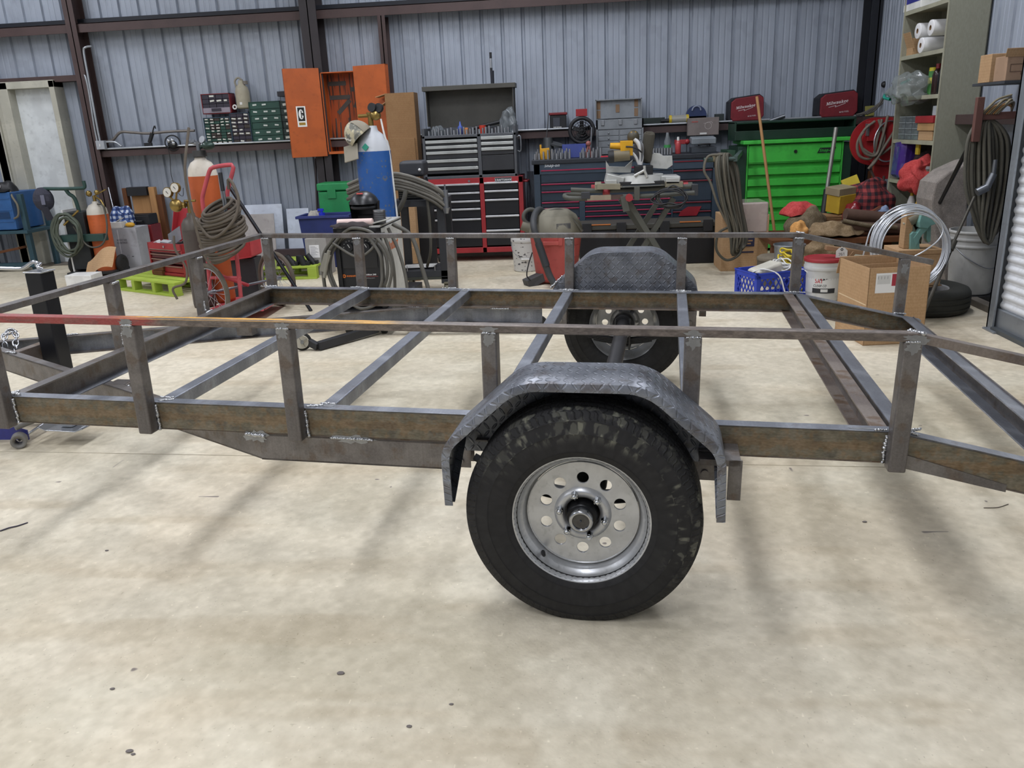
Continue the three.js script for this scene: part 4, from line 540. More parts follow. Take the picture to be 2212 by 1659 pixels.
// ---------------------------------------------------------------- oxy-acetylene cart with bicycle wheels
{
  const wc = F(465, 694), o = thing('gas_bottle_cart', 'red two-wheeled bottle cart with spoked wheels carrying welding gas bottles', 'cart', V(wc.x + 0.2, 0, wc.z - 0.35)), ax = V(0.36, 0, -0.6), w0 = V(wc.x, 0.25, wc.z).sub(o.position), w1 = w0.clone().add(ax), dir = ax.clone().normalize(), red = pm(0xc4525a, 0.5), rot = new THREE.Quaternion().setFromUnitVectors(V(0, 0, 1), dir);
  for (const c of [w0, w1]) {
    const T = g => { g.applyQuaternion(rot); g.translate(c.x, c.y, c.z); return fin(g); };
    const q = mk('wheel', T(new THREE.TorusGeometry(0.232, 0.02, 10, 60)), pm(0x6a6256, 0.85), o); mk('rim', T(new THREE.TorusGeometry(0.206, 0.008, 8, 60)), P2.silver, q); mk('hub', T(new THREE.CylinderGeometry(0.022, 0.022, 0.08, 16).rotateX(Math.PI / 2)), P2.steel, q);
    for (let k = 0; k < 20; k++) { const a = k / 20 * 6.283, s = k % 2 ? 0.03 : -0.03, b = a + (k % 4 < 2 ? 0.35 : -0.35); const g = rod([0.018 * Math.cos(b), 0.018 * Math.sin(b), s], [0.204 * Math.cos(a), 0.204 * Math.sin(a), 0], 0.0018, 0.0018, 5); g.applyQuaternion(rot); g.translate(c.x, c.y, c.z); mk('spoke', g, P2.silver, q); }
  }
  mk('axle', rod(w0, w1, 0.012), P2.steel, o);
  const cyA = o.L(438, 400), cyl0 = V(o.L(452, 470).x, 0, 0);
  // frame
  const H = (u, v, dz = 0.34) => o.L(u, v, dz);
  mk('handle', tube([H(455, 640), H(447, 540), H(442, 470), H(437, 428), H(451, 374), H(457, 363), H(478, 358), H(500, 356), H(504, 364), H(491, 418), H(497, 470), H(512, 560), H(520, 640)], 0.017, 90, 9, false, 0.25), red, o);
  mk('frame', [rod(H(455, 600), H(520, 600), 0.014), rod(H(447, 540), H(512, 540), 0.014), bar(V(-0.22, 0.09, 0.36), V(0.25, 0.09, 0.36), 0.04, 0.012), bar(V(-0.22, 0.09, -0.2), V(0.25, 0.09, -0.2), 0.04, 0.012), bar(V(-0.2, 0.09, 0.36), V(-0.2, 0.09, -0.2), 0.04, 0.012), bar(V(0.23, 0.09, 0.36), V(0.23, 0.09, -0.2), 0.04, 0.012), tube([w0.clone().add(V(0.03, 0, 0)), H(470, 590), H(447, 545)], 0.015)], red, o); mk('toe_plate', box(0.5, 0.012, 0.54, 0, 0.096, 0.09), red, o);
  // the two bottles
  const at = o.position, bottle = (name, label, x, z, r, h, m, m2, ring) => { const b = thing(name, label, 'gas cylinder', at.clone().add(V(x, 0.102, z))); mk('body', lathe([[0.001, 0], [r * 0.95, 0], [r, 0.03], [r, h - r * 1.1]], 32), m, b); mk('shoulder', lathe([[r, h - r * 1.1], [r * 0.93, h - r * 0.6], [r * 0.7, h - r * 0.2], [r * 0.4, h], [r * 0.34, h + 0.03], [0.001, h + 0.03]], 32), m2, b); return b; };
  const yt = W(437, 345, at.z - 0.02).y, bo = bottle('gas_cylinder', 'orange gas cylinder with a white shoulder standing in the red bottle cart', o.L(450, 470).x, -0.02, 0.122, yt - 0.1, P2.orange, pm(0xd8d0c0, 0.5));
  const h1 = yt - 0.1; mk('collar', cyl(0.055, 0.06, 0.05, 0, h1 + 0.05, 0), pm(0x4b4a48, 0.5, 0.4), bo); mk('valve', [cyl(0.018, 0.018, 0.1, 0, h1 + 0.1, 0), rod([-0.06, h1 + 0.14, 0], [0.02, h1 + 0.13, 0], 0.014), cyl(0.028, 0.028, 0.02, -0.05, h1 + 0.15, 0, [0, 0, 0.2])], P2.steel, bo); mk('regulator', [sph(0.05, 0.1, h1 + 0.11, 0.03, [1.1, 0.7, 1]), rod([0.02, h1 + 0.1, 0], [0.1, h1 + 0.12, 0.02], 0.014)], pm(0x33473f, 0.4, 0.4), bo); mk('gauge', [cyl(0.03, 0.03, 0.02, 0.06, h1 + 0.16, 0.03, [1.2, 0, 0.3])], P2.silver, bo);
  const y2 = W(425, 460, at.z + 0.2).y, bx = o.L(440, 560, 0.2).x - 0.05, br = bottle('gas_cylinder', 'dull brown gas cylinder standing in the red bottle cart', bx, 0.2, 0.095, y2 - 0.13, pm(0x4d4540, 0.5), pm(0x575048, 0.45)); const h2 = y2 - 0.13;
  mk('valve', [cyl(0.02, 0.022, 0.1, 0, h2 + 0.07, 0), rod([-0.04, h2 + 0.13, 0], [0.06, h2 + 0.13, 0], 0.01)], P2.brass, br); mk('regulator', [sph(0.055, -0.09, h2 + 0.1, 0.05, [1, 1, 0.8]), cyl(0.025, 0.025, 0.08, -0.06, h2 + 0.1, 0.03, [0, 0, Math.PI / 2])], P2.brass, br);
  for (const [x, y] of [[-0.13, 0.21], [-0.06, 0.245]]) { const g = mk('gauge', cyl(0.042, 0.042, 0.03, x, h2 + y, 0.07, [1.45, 0, 0.2], 24), P2.brass, br); mk('dial', cyl(0.037, 0.037, 0.004, x - 0.001, h2 + y, 0.087, [1.45, 0, 0.2], 24), pm(0xdedbd0, 0.4), g); mk('needle', box(0.004, 0.03, 0.002, x, h2 + y, 0.0905, [-0.1, 0, 0.7], 0), P2.black, g); mk('stem', rod([x, h2 + y - 0.03, 0.06], [-0.09, h2 + 0.12, 0.05], 0.008), P2.brass, br); }
  // the fat coil of twin hose
  const hc = thing('hose_coil', 'fat coil of dusty brown twin hose hung on the red bottle cart', 'hose', at.clone().add(o.L(478, 492, 0.48))); const hm = pm(0x5f564a, 0.75);
  for (let k = 0; k < 17; k++) { const y = 0.17 - k * 0.024, rx = 0.19 - 0.0012 * (k - 8) ** 2 + 0.012 * Math.sin(k * 2.3), pts = []; for (let i = 0; i < 16; i++) { const a = i / 16 * 6.283; pts.push(V(Math.cos(a) * rx + 0.01 * Math.sin(k), y + 0.035 * Math.cos(a + 0.5 + 0.3 * Math.sin(k)) - 0.03 * Math.sin(a), Math.sin(a) * 0.12 + 0.006 * Math.cos(k * 3))); } mk('loop', tube(pts, 0.0135, 64, 7, true), hm, hc); }
  mk('loop', tube([[-0.16, 0.08, 0.1], [-0.02, -0.06, 0.15], [0.15, 0.05, 0.12], [0.2, 0.2, 0.06], [0.17, 0.32, 0.03], [0.12, 0.38, 0.0], [0.11, 0.3, 0]], 0.013, 60), hm, hc); mk('loop', tube([[-0.14, 0.78, 0.0], [-0.16, 0.45, 0.14], [-0.14, 0.1, 0.16], [-0.1, -0.2, 0.16], [-0.02, -0.33, 0.14]], 0.011, 50), hm, hc); mk('loop', tube([[-0.4, -0.05, 0.02], [-0.39, -0.16, 0.05], [-0.3, -0.3, 0.1], [-0.32, -0.42, 0.12], [-0.42, -0.46, 0.14], [-0.4, -0.55, 0.14]], 0.01, 50), hm, hc);
  const tc = thing('cutting_torch', 'steel cutting torch hanging in the hose coil of the bottle cart', 'tool', at.clone().add(o.L(483, 440, 0.5))); mk('body', [rod([0, 0.1, 0], [0.005, -0.12, 0], 0.009), rod([0.02, 0.1, 0], [0.02, -0.1, 0], 0.007)], P2.steel, tc); mk('head', [sph(0.02, 0.01, -0.14, 0), rod([0.005, -0.12, 0], [0.02, -0.19, 0.02], 0.01)], P2.brass, tc); mk('grip', rod([0.01, 0.1, 0], [0.0, 0.24, -0.02], 0.016), P2.black, tc);
  single('steel_pipe', 'long dark pipe leaning across behind the hose coil', 'pipe', rod(W(497, 405, at.z - 0.15), F(672, 672), 0.016), pm(0x27282d, 0.35, 0.5));
  const tr = thing('plastic_bin', 'pink-red plastic parts bin with a paper label beside the bottle cart', 'bin', at.clone().add(o.L(515, 556, -0.5))); const tl = tr.L(478, 540), tR = tr.L(552, 535); mk('shell', [box(tR.x - tl.x, 0.15, 0.012, (tl.x + tR.x) / 2, 0.08, 0.12, [0.15, 0, 0.12]), box(tR.x - tl.x, 0.012, 0.26, (tl.x + tR.x) / 2, 0.0, 0, [0, 0, 0.12]), box(0.012, 0.15, 0.26, tR.x, 0.1, 0), box(0.012, 0.15, 0.26, tl.x, 0.06, 0)], pm(0xc8484e, 0.45), tr); mk('label_card', box(0.06, 0.045, 0.003, 0.06, 0.11, 0.132, [0.15, 0, 0.12], 0), pm(0xcfc6a8, 0.8), tr); mk('stand', box(0.28, tr.position.y, 0.18, 0.05, -tr.position.y / 2, 0), pm(0x34363a, 0.6), tr);
  single('blue_carton', 'blue upright carton behind the spoked wheels of the bottle cart', 'box', box(0.16, 0.28, 0.1, 0, 0.14, 0), pm(0x3d6da6, 0.6), V(W(528, 600, -7.95).x, 0.001, -7.95));
}
// sheets leaning on the wall
{
  const lean = (name, label, cat, u0, v0, u1, v1, z, mat, tilt = 0.14) => { const a = W(u0, v0, z), b = W(u1, v0, z), h = a.y / Math.cos(tilt), m = single(name, label, cat, box(b.x - a.x, h, 0.012, 0, h / 2, 0, [-tilt, 0, 0], 0.001), mat, V((W(u0, 555, z).x + W(u1, 555, z).x) / 2, 0.012, z + h * Math.sin(tilt) * 0.7)); return m; };
  lean('white_sheet', 'large pale blue-white sheet leaning on the wall behind the bottle cart', 'sheet', 545, 445, 625, 550, -10.3, pm(0xd0d8e4, 0.4));
  lean('cardboard_sheet', 'grey-brown board leaning against the larger pale sheet', 'sheet', 525, 466, 605, 550, -10.05, pm(0xa9a4a2, 0.8));
  lean('white_sheet', 'smaller pale sheet leaning on the wall left of the blue tote', 'sheet', 632, 453, 680, 550, -10.28, pm(0xcfd8e6, 0.4));
  single('base_beam', 'dark red steel beam lying along the foot of the wall', 'beam', bb(0, 0, -0.08, 1.25, 0.13, 0), pm(0x3b2e30, 0.6), V(W(595, 560, -9.95).x, 0.001, -9.95));
  single('iron_bar', 'thin dark iron bar standing against the wall below the orange cabinet', 'bar', rod(W(681, 342, -10.25), V(W(690, 560, -10.1).x, 0, -10.1), 0.014), pm(0x322a2c, 0.6));
}
// blue tote, grey carton, green box on a small rack
{
  const Z = -9.4, o = thing('storage_tote', 'dark blue plastic tote filled with rags and spray triggers', 'tote', V(W(715, 540, Z).x, 0, Z)), t = o.L(712, 462); const w = o.L(768, 470).x - o.L(660, 470).x, y = t.y, hw = w / 2; const m = pm(0x2f3a78, 0.5);
  const g = new THREE.CylinderGeometry(hw * 1.38, hw * 1.18, y, 4, 1, true); g.rotateY(Math.PI / 4); g.scale(1, 1, 0.6); g.translate(0, y / 2, 0); mk('shell', fin(g), m, o); mk('rim', [bb(-hw - 0.02, y - 0.03, hw * 0.6 - 0.02, hw + 0.02, y, hw * 0.6 + 0.02), bb(-hw - 0.02, y - 0.03, -hw * 0.6 - 0.02, hw + 0.02, y, -hw * 0.6 + 0.02), bb(-hw - 0.02, y - 0.03, -hw * 0.6, -hw + 0.02, y, hw * 0.6), bb(hw - 0.02, y - 0.03, -hw * 0.6, hw + 0.02, y, hw * 0.6)], m, o); mk('floor', bb(-hw * 0.8, 0.0, -hw * 0.45, hw * 0.8, 0.02, hw * 0.45), m, o);
  const p = (u, v) => o.position.clone().add(V(o.L(u, v).x, y - 0.12, 0));
  single('dirty_rag', 'grimy white rag hanging on the rim of the blue tote', 'rag', lump(0.2, 0.17, 0.16, 0.015, 24, 8, 30), pm(0xb9b5aa, 0.9), p(680, 470)); const b = thing('spray_bottle', 'bright blue spray bottle standing in the blue tote', 'bottle', p(695, 460)); mk('bottle', cyl(0.035, 0.05, 0.16, 0, 0.06, 0), pm(0x1f35c8, 0.3), b); mk('trigger', [box(0.07, 0.03, 0.02, -0.01, 0.17, 0), rod([0, 0.13, 0], [0, 0.17, 0], 0.014)], pm(0x1f35c8, 0.3), b);
  const c = thing('flat_carton', 'tall grey carton with a white shipping label beside the welder', 'box', V(F(694, 592).x, 0, -8.72)); const ch = c.L(690, 515).y; mk('body', bb(-0.12, 0, -0.25, 0.12, ch, 0, 0.004), pm(0xa5a39f, 0.8), c); decal(c, 'shipping_label', 0.11, 0.14, (g, w, h) => { fill('#e8e8e8')(g, w, h); g.fillStyle = '#8b8b90'; for (let k = 0; k < 8; k++) g.fillRect(w * 0.1, h * (0.12 + k * 0.09), w * (0.5 + 0.3 * ((k * 7) % 3) / 2), h * 0.03); }, -0.02, ch - 0.14, 0.002, null, 64);
  const r = thing('small_rack', 'low dark steel rack carrying the green toolbox', 'rack', V(W(748, 520, -9.85).x, 0, -9.85)); const ry = r.L(745, 458).y, rw = 0.24; mk('shelf', bb(-rw, ry - 0.03, -0.2, rw, ry, 0.2), pm(0x33373a, 0.6), r); for (const x of [-rw + 0.02, rw - 0.02]) for (const z of [-0.18, 0.18]) mk('leg', bb(x - 0.02, 0, z - 0.02, x + 0.02, ry - 0.03, z + 0.02), pm(0x33373a, 0.6), r);
  const gb = thing('green_toolbox', 'bright green plastic toolbox behind the blue cylinder', 'toolbox', V(r.position.x, ry, -9.85)); const gh = W(745, 394, -9.7).y - ry; mk('body', bb(-0.24, 0, -0.16, 0.24, gh * 0.72, 0.16, 0.012), P2.green, gb); mk('lid', bb(-0.25, gh * 0.74, -0.17, 0.25, gh, 0.17, 0.02), P2.green, gb); mk('latch', bb(-0.12, gh * 0.5, 0.16, -0.02, gh * 0.8, 0.175), P2.green, gb);
}
// ---------------------------------------------------------------- blue gas cylinder with regulator and cap
const weldZ = -5.98;
{
  const Z = -6.86, o = thing('gas_cylinder', 'tall blue shielding-gas cylinder with a white shoulder label', 'gas cylinder', V(W(818, 450, Z).x, 0.201, Z)), top = o.L(813, 285).y, x = 0, r = 0.145;
  const bm = new THREE.MeshPhysicalMaterial({ roughness: 0.42, side: THREE.DoubleSide, map: tex(512, 512, (u, v) => { const f = fbm(u, v, 12, 12, 4, 741), s = fbm(u, v, 40, 40, 3, 742); let c = mix([34, 82, 148], [42, 94, 164], f); return mix(c, [118, 108, 104], 0.7 * sm(0.66, 0.78, s)); }, [1.4, 1.4]) });
  const lean = o.L(813, 285).x; o.rotation.z = 0;
  mk('body', lathe([[0.001, 0], [r * 0.95, 0], [r, 0.03], [r, top - 0.2], [r * 0.98, top - 0.15]], 40), bm, o); mk('shoulder', lathe([[r * 0.98, top - 0.15], [r * 0.88, top - 0.075], [r * 0.62, top - 0.02], [r * 0.36, top + 0.012], [r * 0.3, top + 0.05], [0.001, top + 0.05]], 40), pm(0xc9cdd2, 0.45), o);
  mk('valve', [cyl(0.02, 0.022, 0.09, 0, top + 0.09, 0), cyl(0.03, 0.03, 0.02, 0, top + 0.145, 0)], P2.brass, o); mk('regulator', [sph(0.045, 0.05, top + 0.13, 0.02, [1, 0.9, 0.9]), rod([-0.1, top + 0.13, 0], [0, top + 0.13, 0], 0.014)], P2.brass, o); for (const [xx, y] of [[0.03, 0.19], [0.085, 0.185]]) mk('gauge', cyl(0.036, 0.036, 0.03, xx, top + y, 0.03, [1.4, 0, 0.3]), P2.black, o); mk('gas_hose', tube([[0.09, top + 0.1, 0.02], [0.11, top - 0.02, 0.03], [0.14, top - 0.2, 0.02], [0.155, top - 0.6, 0.02], [0.17, top - 1.0, 0.05]], 0.008, 40), P2.white, o);
  mk('hazard_label', box(0.045, 0.045, 0.003, -0.03, top - 0.115, r * 0.97, [-0.25, -0.2, 0.78], 0), pm(0x1d8f76, 0.5), o);
  const h = thing('camo_cap', 'tan and grey camouflage baseball cap hung on the blue cylinder valve', 'cap', o.position.clone().add(V(-0.09, top - 0.07, 0.05))); const cm = new THREE.MeshPhysicalMaterial({ roughness: 0.95, side: THREE.DoubleSide, map: tex(128, 128, (u, v) => { const k = fbm(u, v, 6, 6, 3, 751); return k > 0.58 ? [186, 178, 150] : k > 0.47 ? [142, 140, 128] : [112, 112, 104]; }, [5, 5]) });
  { const dome = (r, a, b) => { const g = new THREE.SphereGeometry(r, 28, 14, a, b, 0, Math.PI * 0.56); g.scale(1, 1.15, 1.05); g.rotateZ(0.75); return g; }; mk('crown', wrinkle(fin(dome(0.112, 0, 6.2832), 0, 0.045, 0.02), 0.003, 22, 4), cm, h); mk('front_panel', fin(dome(0.1145, 2.2, 1.9), 0, 0.045, 0.02), pm(0x918a7a, 0.95), h); }; mk('visor', box(0.13, 0.012, 0.14, -0.06, -0.085, 0.1, [1.1, 0.1, 0.3], 0.005), pm(0x9c9686, 0.95), h); decal(h, 'embroidery', 0.07, 0.03, (g, w, h) => { g.fillStyle = '#e4e0d4'; for (let k = 0; k < 5; k++) g.fillRect(w * (0.05 + k * 0.19), h * (0.2 + 0.1 * (k % 2)), w * 0.12, h * 0.5); }, -0.07, 0.02, 0.115, [0, -0.4, -0.3], 64);
}
// ---------------------------------------------------------------- MIG welder on its cart
{
  const o = thing('mig_welder', 'black MIG welder with grey side panels, dials and draped torch cables', 'welder', V(W(782, 600, weldZ).x, 0, weldZ), null, -0.04), bk = pm(0x1d1e21, 0.5), w = 0.36, y0 = 0.2, y1 = W(782, 492, weldZ).y, d = 0.62;
  mk('case', bb(-w / 2 + 0.012, y0, -d, w / 2 - 0.012, y1, 0, 0.012), bk, o); mk('side_panel', bb(w / 2 - 0.012, y0 + 0.01, -d, w / 2, y1 - 0.01, -0.02, 0.004), pm(0xd6d7d2, 0.5), o); mk('side_panel', bb(-w / 2, y0 + 0.01, -d, -w / 2 + 0.012, y1 - 0.01, -0.02, 0.004), pm(0xb9bab6, 0.5), o); mk('front_frame', [bb(-w / 2, y0, 0, -w / 2 + 0.035, y1, 0.025), bb(w / 2 - 0.035, y0, 0, w / 2, y1, 0.025), bb(-w / 2, y1 - 0.03, 0, w / 2, y1, 0.025)], bk, o);
  mk('panel', bb(-w / 2 + 0.045, y1 - 0.3, 0, w / 2 - 0.045, y1 - 0.06, 0.008), pm(0x26272a, 0.35), o); for (const x of [-0.07, 0.06]) { const k = mk('dial', cyl(0.03, 0.034, 0.02, x, y1 - 0.14, 0.018, [Math.PI / 2, 0, 0]), bk, o); mk('pointer', box(0.004, 0.03, 0.003, x, y1 - 0.13, 0.03, [0, 0, 0.5], 0), P2.white, k); for (let q = 0; q < 9; q++) { const a = -0.6 + q * 0.54; mk('tick', box(0.006, 0.004, 0.001, x + 0.046 * Math.cos(a), y1 - 0.14 + 0.046 * Math.sin(a), 0.009, null, 0), P2.white, k); } }
  decal(o, 'lettering', 0.13, 0.035, (g, W_, H_) => { g.fillStyle = '#e07a2c'; g.beginPath(); g.arc(H_ * 0.5, H_ * 0.5, H_ * 0.4, 0, 7); g.fill(); g.fillStyle = '#1c1c1e'; g.beginPath(); g.arc(H_ * 0.55, H_ * 0.5, H_ * 0.16, 0, 7); g.fill(); g.fillStyle = '#e07a2c'; g.font = `bold ${H_ * 0.55}px sans-serif`; g.textBaseline = 'middle'; g.fillText('HOBART', H_ * 1.05, H_ * 0.52); }, -0.09, y1 - 0.36, 0.004); decal(o, 'lettering', 0.13, 0.05, (g, W_, H_) => { g.fillStyle = '#e8e8e8'; g.font = `bold ${H_ * 0.34}px sans-serif`; g.textBaseline = 'middle'; g.fillText('IronMan 240', 4, H_ * 0.25); g.fillStyle = '#a34a48'; g.fillRect(4, H_ * 0.5, W_ * 0.9, H_ * 0.06); g.fillStyle = '#b9b9b9'; g.font = `${H_ * 0.2}px sans-serif`; g.fillText('wire welding system', 4, H_ * 0.78); }, 0.075, y1 - 0.365, 0.004);
  decal(o, 'lettering', 0.34, 0.12, word('Hobart', '#d9743a', 'bold italic'), w / 2 + 0.002, y1 - 0.17, -0.3, [0, Math.PI / 2, 0]);
  mk('cart_base', bb(-w / 2 - 0.03, 0.14, -d - 0.45, w / 2 + 0.03, 0.2, 0.06), bk, o); mk('top_tray', [bb(-w / 2, y1, -d, w / 2, y1 + 0.012, 0.02)], pm(0xa9a9a4, 0.6), o); mk('grille', bb(-w / 2 + 0.05, y0 + 0.02, 0, w / 2 - 0.05, y0 + 0.16, 0.006), pm(0x111214, 0.7), o);
  for (const [x, z] of [[-0.14, 0.0], [0.14, 0.0]]) castor(o, x, 0.0, z, 0.06); for (const x of [-0.2, 0.2]) mk('wheel', [tor(0.08, 0.03, x, 0.11, -d - 0.15, [0, Math.PI / 2, 0]), cyl(0.07, 0.07, 0.04, x, 0.11, -d - 0.15, [0, 0, Math.PI / 2])], P2.rubber, o);
  const cable = pm(0x5d5b54, 0.6); const cy = y1 - 0.25;
  for (const [cx, rx, ry, z, j] of [[-0.0, 0.24, 0.24, 0.06, 0.01], [-0.01, 0.21, 0.27, 0.08, 0.01], [0.02, 0.26, 0.29, 0.1, 0.012]]) mk('cable', tube(loopPts(V(cx, cy - 0.04, z), rx, ry, 16, 0.05, j), 0.012, 70, 7, true), cable, o);
  mk('cable', tube([[-0.18, y1 - 0.1, 0.06], [0.0, y1 - 0.2, 0.09], [0.12, y1 - 0.15, 0.09], [0.18, y1 - 0.05, 0.05]], 0.01, 30), cable, o); mk('cable', tube([[0.19, y1 - 0.04, -0.02], [0.25, y1 - 0.25, 0.0], [0.25, y1 - 0.5, 0.02], [0.2, y1 - 0.75, 0.05]], 0.012, 40), cable, o); mk('cable', tube([[0.21, y1 - 0.02, -0.1], [0.29, y1 - 0.2, -0.06], [0.34, y1 - 0.45, -0.02], [0.33, y1 - 0.8, 0.0]], 0.013, 40), cable, o); mk('cable', tube([[0.22, y1 + 0.0, -0.2], [0.36, y1 - 0.1, -0.2], [0.44, y1 - 0.35, -0.15], [0.5, y1 - 0.6, -0.1], [0.51, y1 - 0.9, -0.05]], 0.017, 40), cable, o);
  mk('cable', tube([[-0.17, y1 - 0.06, 0.05], [-0.27, y1 - 0.2, 0.04], [-0.29, y1 - 0.45, 0.03], [-0.25, y1 - 0.62, 0.02], [-0.2, y1 - 0.7, 0.03]], 0.014, 40), cable, o); mk('torch', [box(0.05, 0.14, 0.02, -0.24, y1 - 0.24, 0.1, [0, 0, -0.4]), rod([-0.2, y1 - 0.15, 0.1], [-0.26, y1 - 0.35, 0.1], 0.014)], pm(0x8e8c80, 0.5), o); mk('ground_clamp', box(0.05, 0.16, 0.05, -0.24, y1 - 0.58, 0.04, [0, 0, 0.2]), bk, o);
  const on = (x, z) => V(x, y1 + 0.012, z).applyEuler(o.rotation).add(o.position);
  const h = thing('welding_helmet', 'black welding helmet seen from behind on top of the welder', 'helmet', on(0.0, -0.22), null, -0.1); const hg = new THREE.SphereGeometry(0.125, 28, 18, Math.PI * 0.96, Math.PI * 1.08); mk('shell', [fin(new THREE.SphereGeometry(0.125, 28, 14, 0, Math.PI * 2, 0, Math.PI * 0.42).scale(0.95, 1, 1), 0, 0.115, -0.02), fin(new THREE.CylinderGeometry(0.118, 0.105, 0.16, 28, 1, true, Math.PI * 0.42, Math.PI * 1.16), 0, 0.08, -0.02)], pm(0x1f2023, 0.35), h); mk('head_band', [tor(0.095, 0.012, 0, 0.12, -0.02, [Math.PI / 2, 0, 0]), tor(0.095, 0.012, 0, 0.12, -0.02, [0.3, 0, 0], 8, 24, Math.PI)], P2.black, h); mk('chin', box(0.2, 0.05, 0.03, 0, 0.026, -0.1), P2.black, h); mk('badge', box(0.05, 0.012, 0.004, 0, 0.225, 0.06, [-0.9, 0, 0], 0), pm(0xb4443a, 0.5), h);
  single('paper_roll', 'rolled sheet of pinkish white paper on the front edge of the welder', 'paper', [cyl(0.026, 0.026, 0.27, 0, 0.027, 0, [0, 0, Math.PI / 2])], pm(0xf0d4cc, 0.7), on(-0.02, -0.03)).rotation.y = -0.04;
  const c = thing('spool_tin', 'small ribbed metal tin beside the welding helmet', 'tin', on(0.135, -0.16)); mk('can', cyl(0.045, 0.045, 0.09, 0, 0.046, 0), pm(0x77797b, 0.4, 0.6), c); for (let k = 0; k < 5; k++) mk('rib', tor(0.045, 0.004, 0, 0.018 + k * 0.016, 0, [Math.PI / 2, 0, 0]), pm(0x5a5c5e, 0.4, 0.6), c); mk('lid', cyl(0.047, 0.047, 0.012, 0, 0.096, 0), P2.silver, c);
  single('leather_glove', 'dark welding glove lying on the welder edge under the paper roll', 'glove', (() => { const g = lump(0.3, 0.035, 0.1, 0.006, 24, 6, 28); return g; })(), pm(0x3a3334, 0.9), on(-0.04, 0.02).setY(y1 + 0.012)).rotation.y = -0.04; single('clipboard', 'grey clipboard sticking out over the welder side', 'clipboard', box(0.2, 0.006, 0.12, 0, 0.02, 0, [0, 0, 0.22]), pm(0xa8a8a0, 0.6), on(0.14, -0.07));
}
{ // small dolly on the floor behind the deck
  const c = F(655, 757), o = thing('floor_dolly', 'small dolly with a white spoked wheel and dark angled bar on the floor', 'dolly', V(c.x, 0, c.z)); mk('wheel', [tor(0.052, 0.016, 0, 0.068, 0, [0, 0.35, 0], 10, 36)], P2.rubber, o); mk('rim', [cyl(0.05, 0.05, 0.03, 0, 0.068, 0.004, [Math.PI / 2, 0, -0.35], 28), tor(0.046, 0.004, 0.004, 0.068, 0.02, [0, 0.35, 0])], pm(0xc6c2b4, 0.5), o); mk('hub', cyl(0.012, 0.012, 0.05, 0.003, 0.068, 0.01, [Math.PI / 2, 0, -0.35], 12), P2.steel, o); for (let k = 0; k < 4; k++) mk('spoke', box(0.004, 0.04, 0.006, 0.006 + 0.022 * Math.cos(k * 1.57 + 0.5), 0.068 + 0.022 * Math.sin(k * 1.57 + 0.5), 0.021, [0, 0.35, k * 1.57 + 0.5 - 1.57], 0), pm(0x8f8b7e, 0.6), o);
  mk('arm', [bar([0.04, 0.06, -0.02], [0.12, 0.03, 0.02], 0.04, 0.05), bar([0.12, 0.035, 0.02], [0.45, 0.05, -0.42], 0.05, 0.06)], pm(0x2a2b2e, 0.6), o); mk('frame', [bar([0.45, 0.06, -0.42], [1.7, 0.07, -0.36], 0.05, 0.04)], pm(0x2a2b2e, 0.6), o); mk('wheel', [tor(0.052, 0.016, 1.7, 0.068, -0.36, [0, 0.2, 0], 10, 28), cyl(0.05, 0.05, 0.03, 1.7, 0.068, -0.36, [Math.PI / 2, 0, 0], 20)], P2.rubber, o);
}
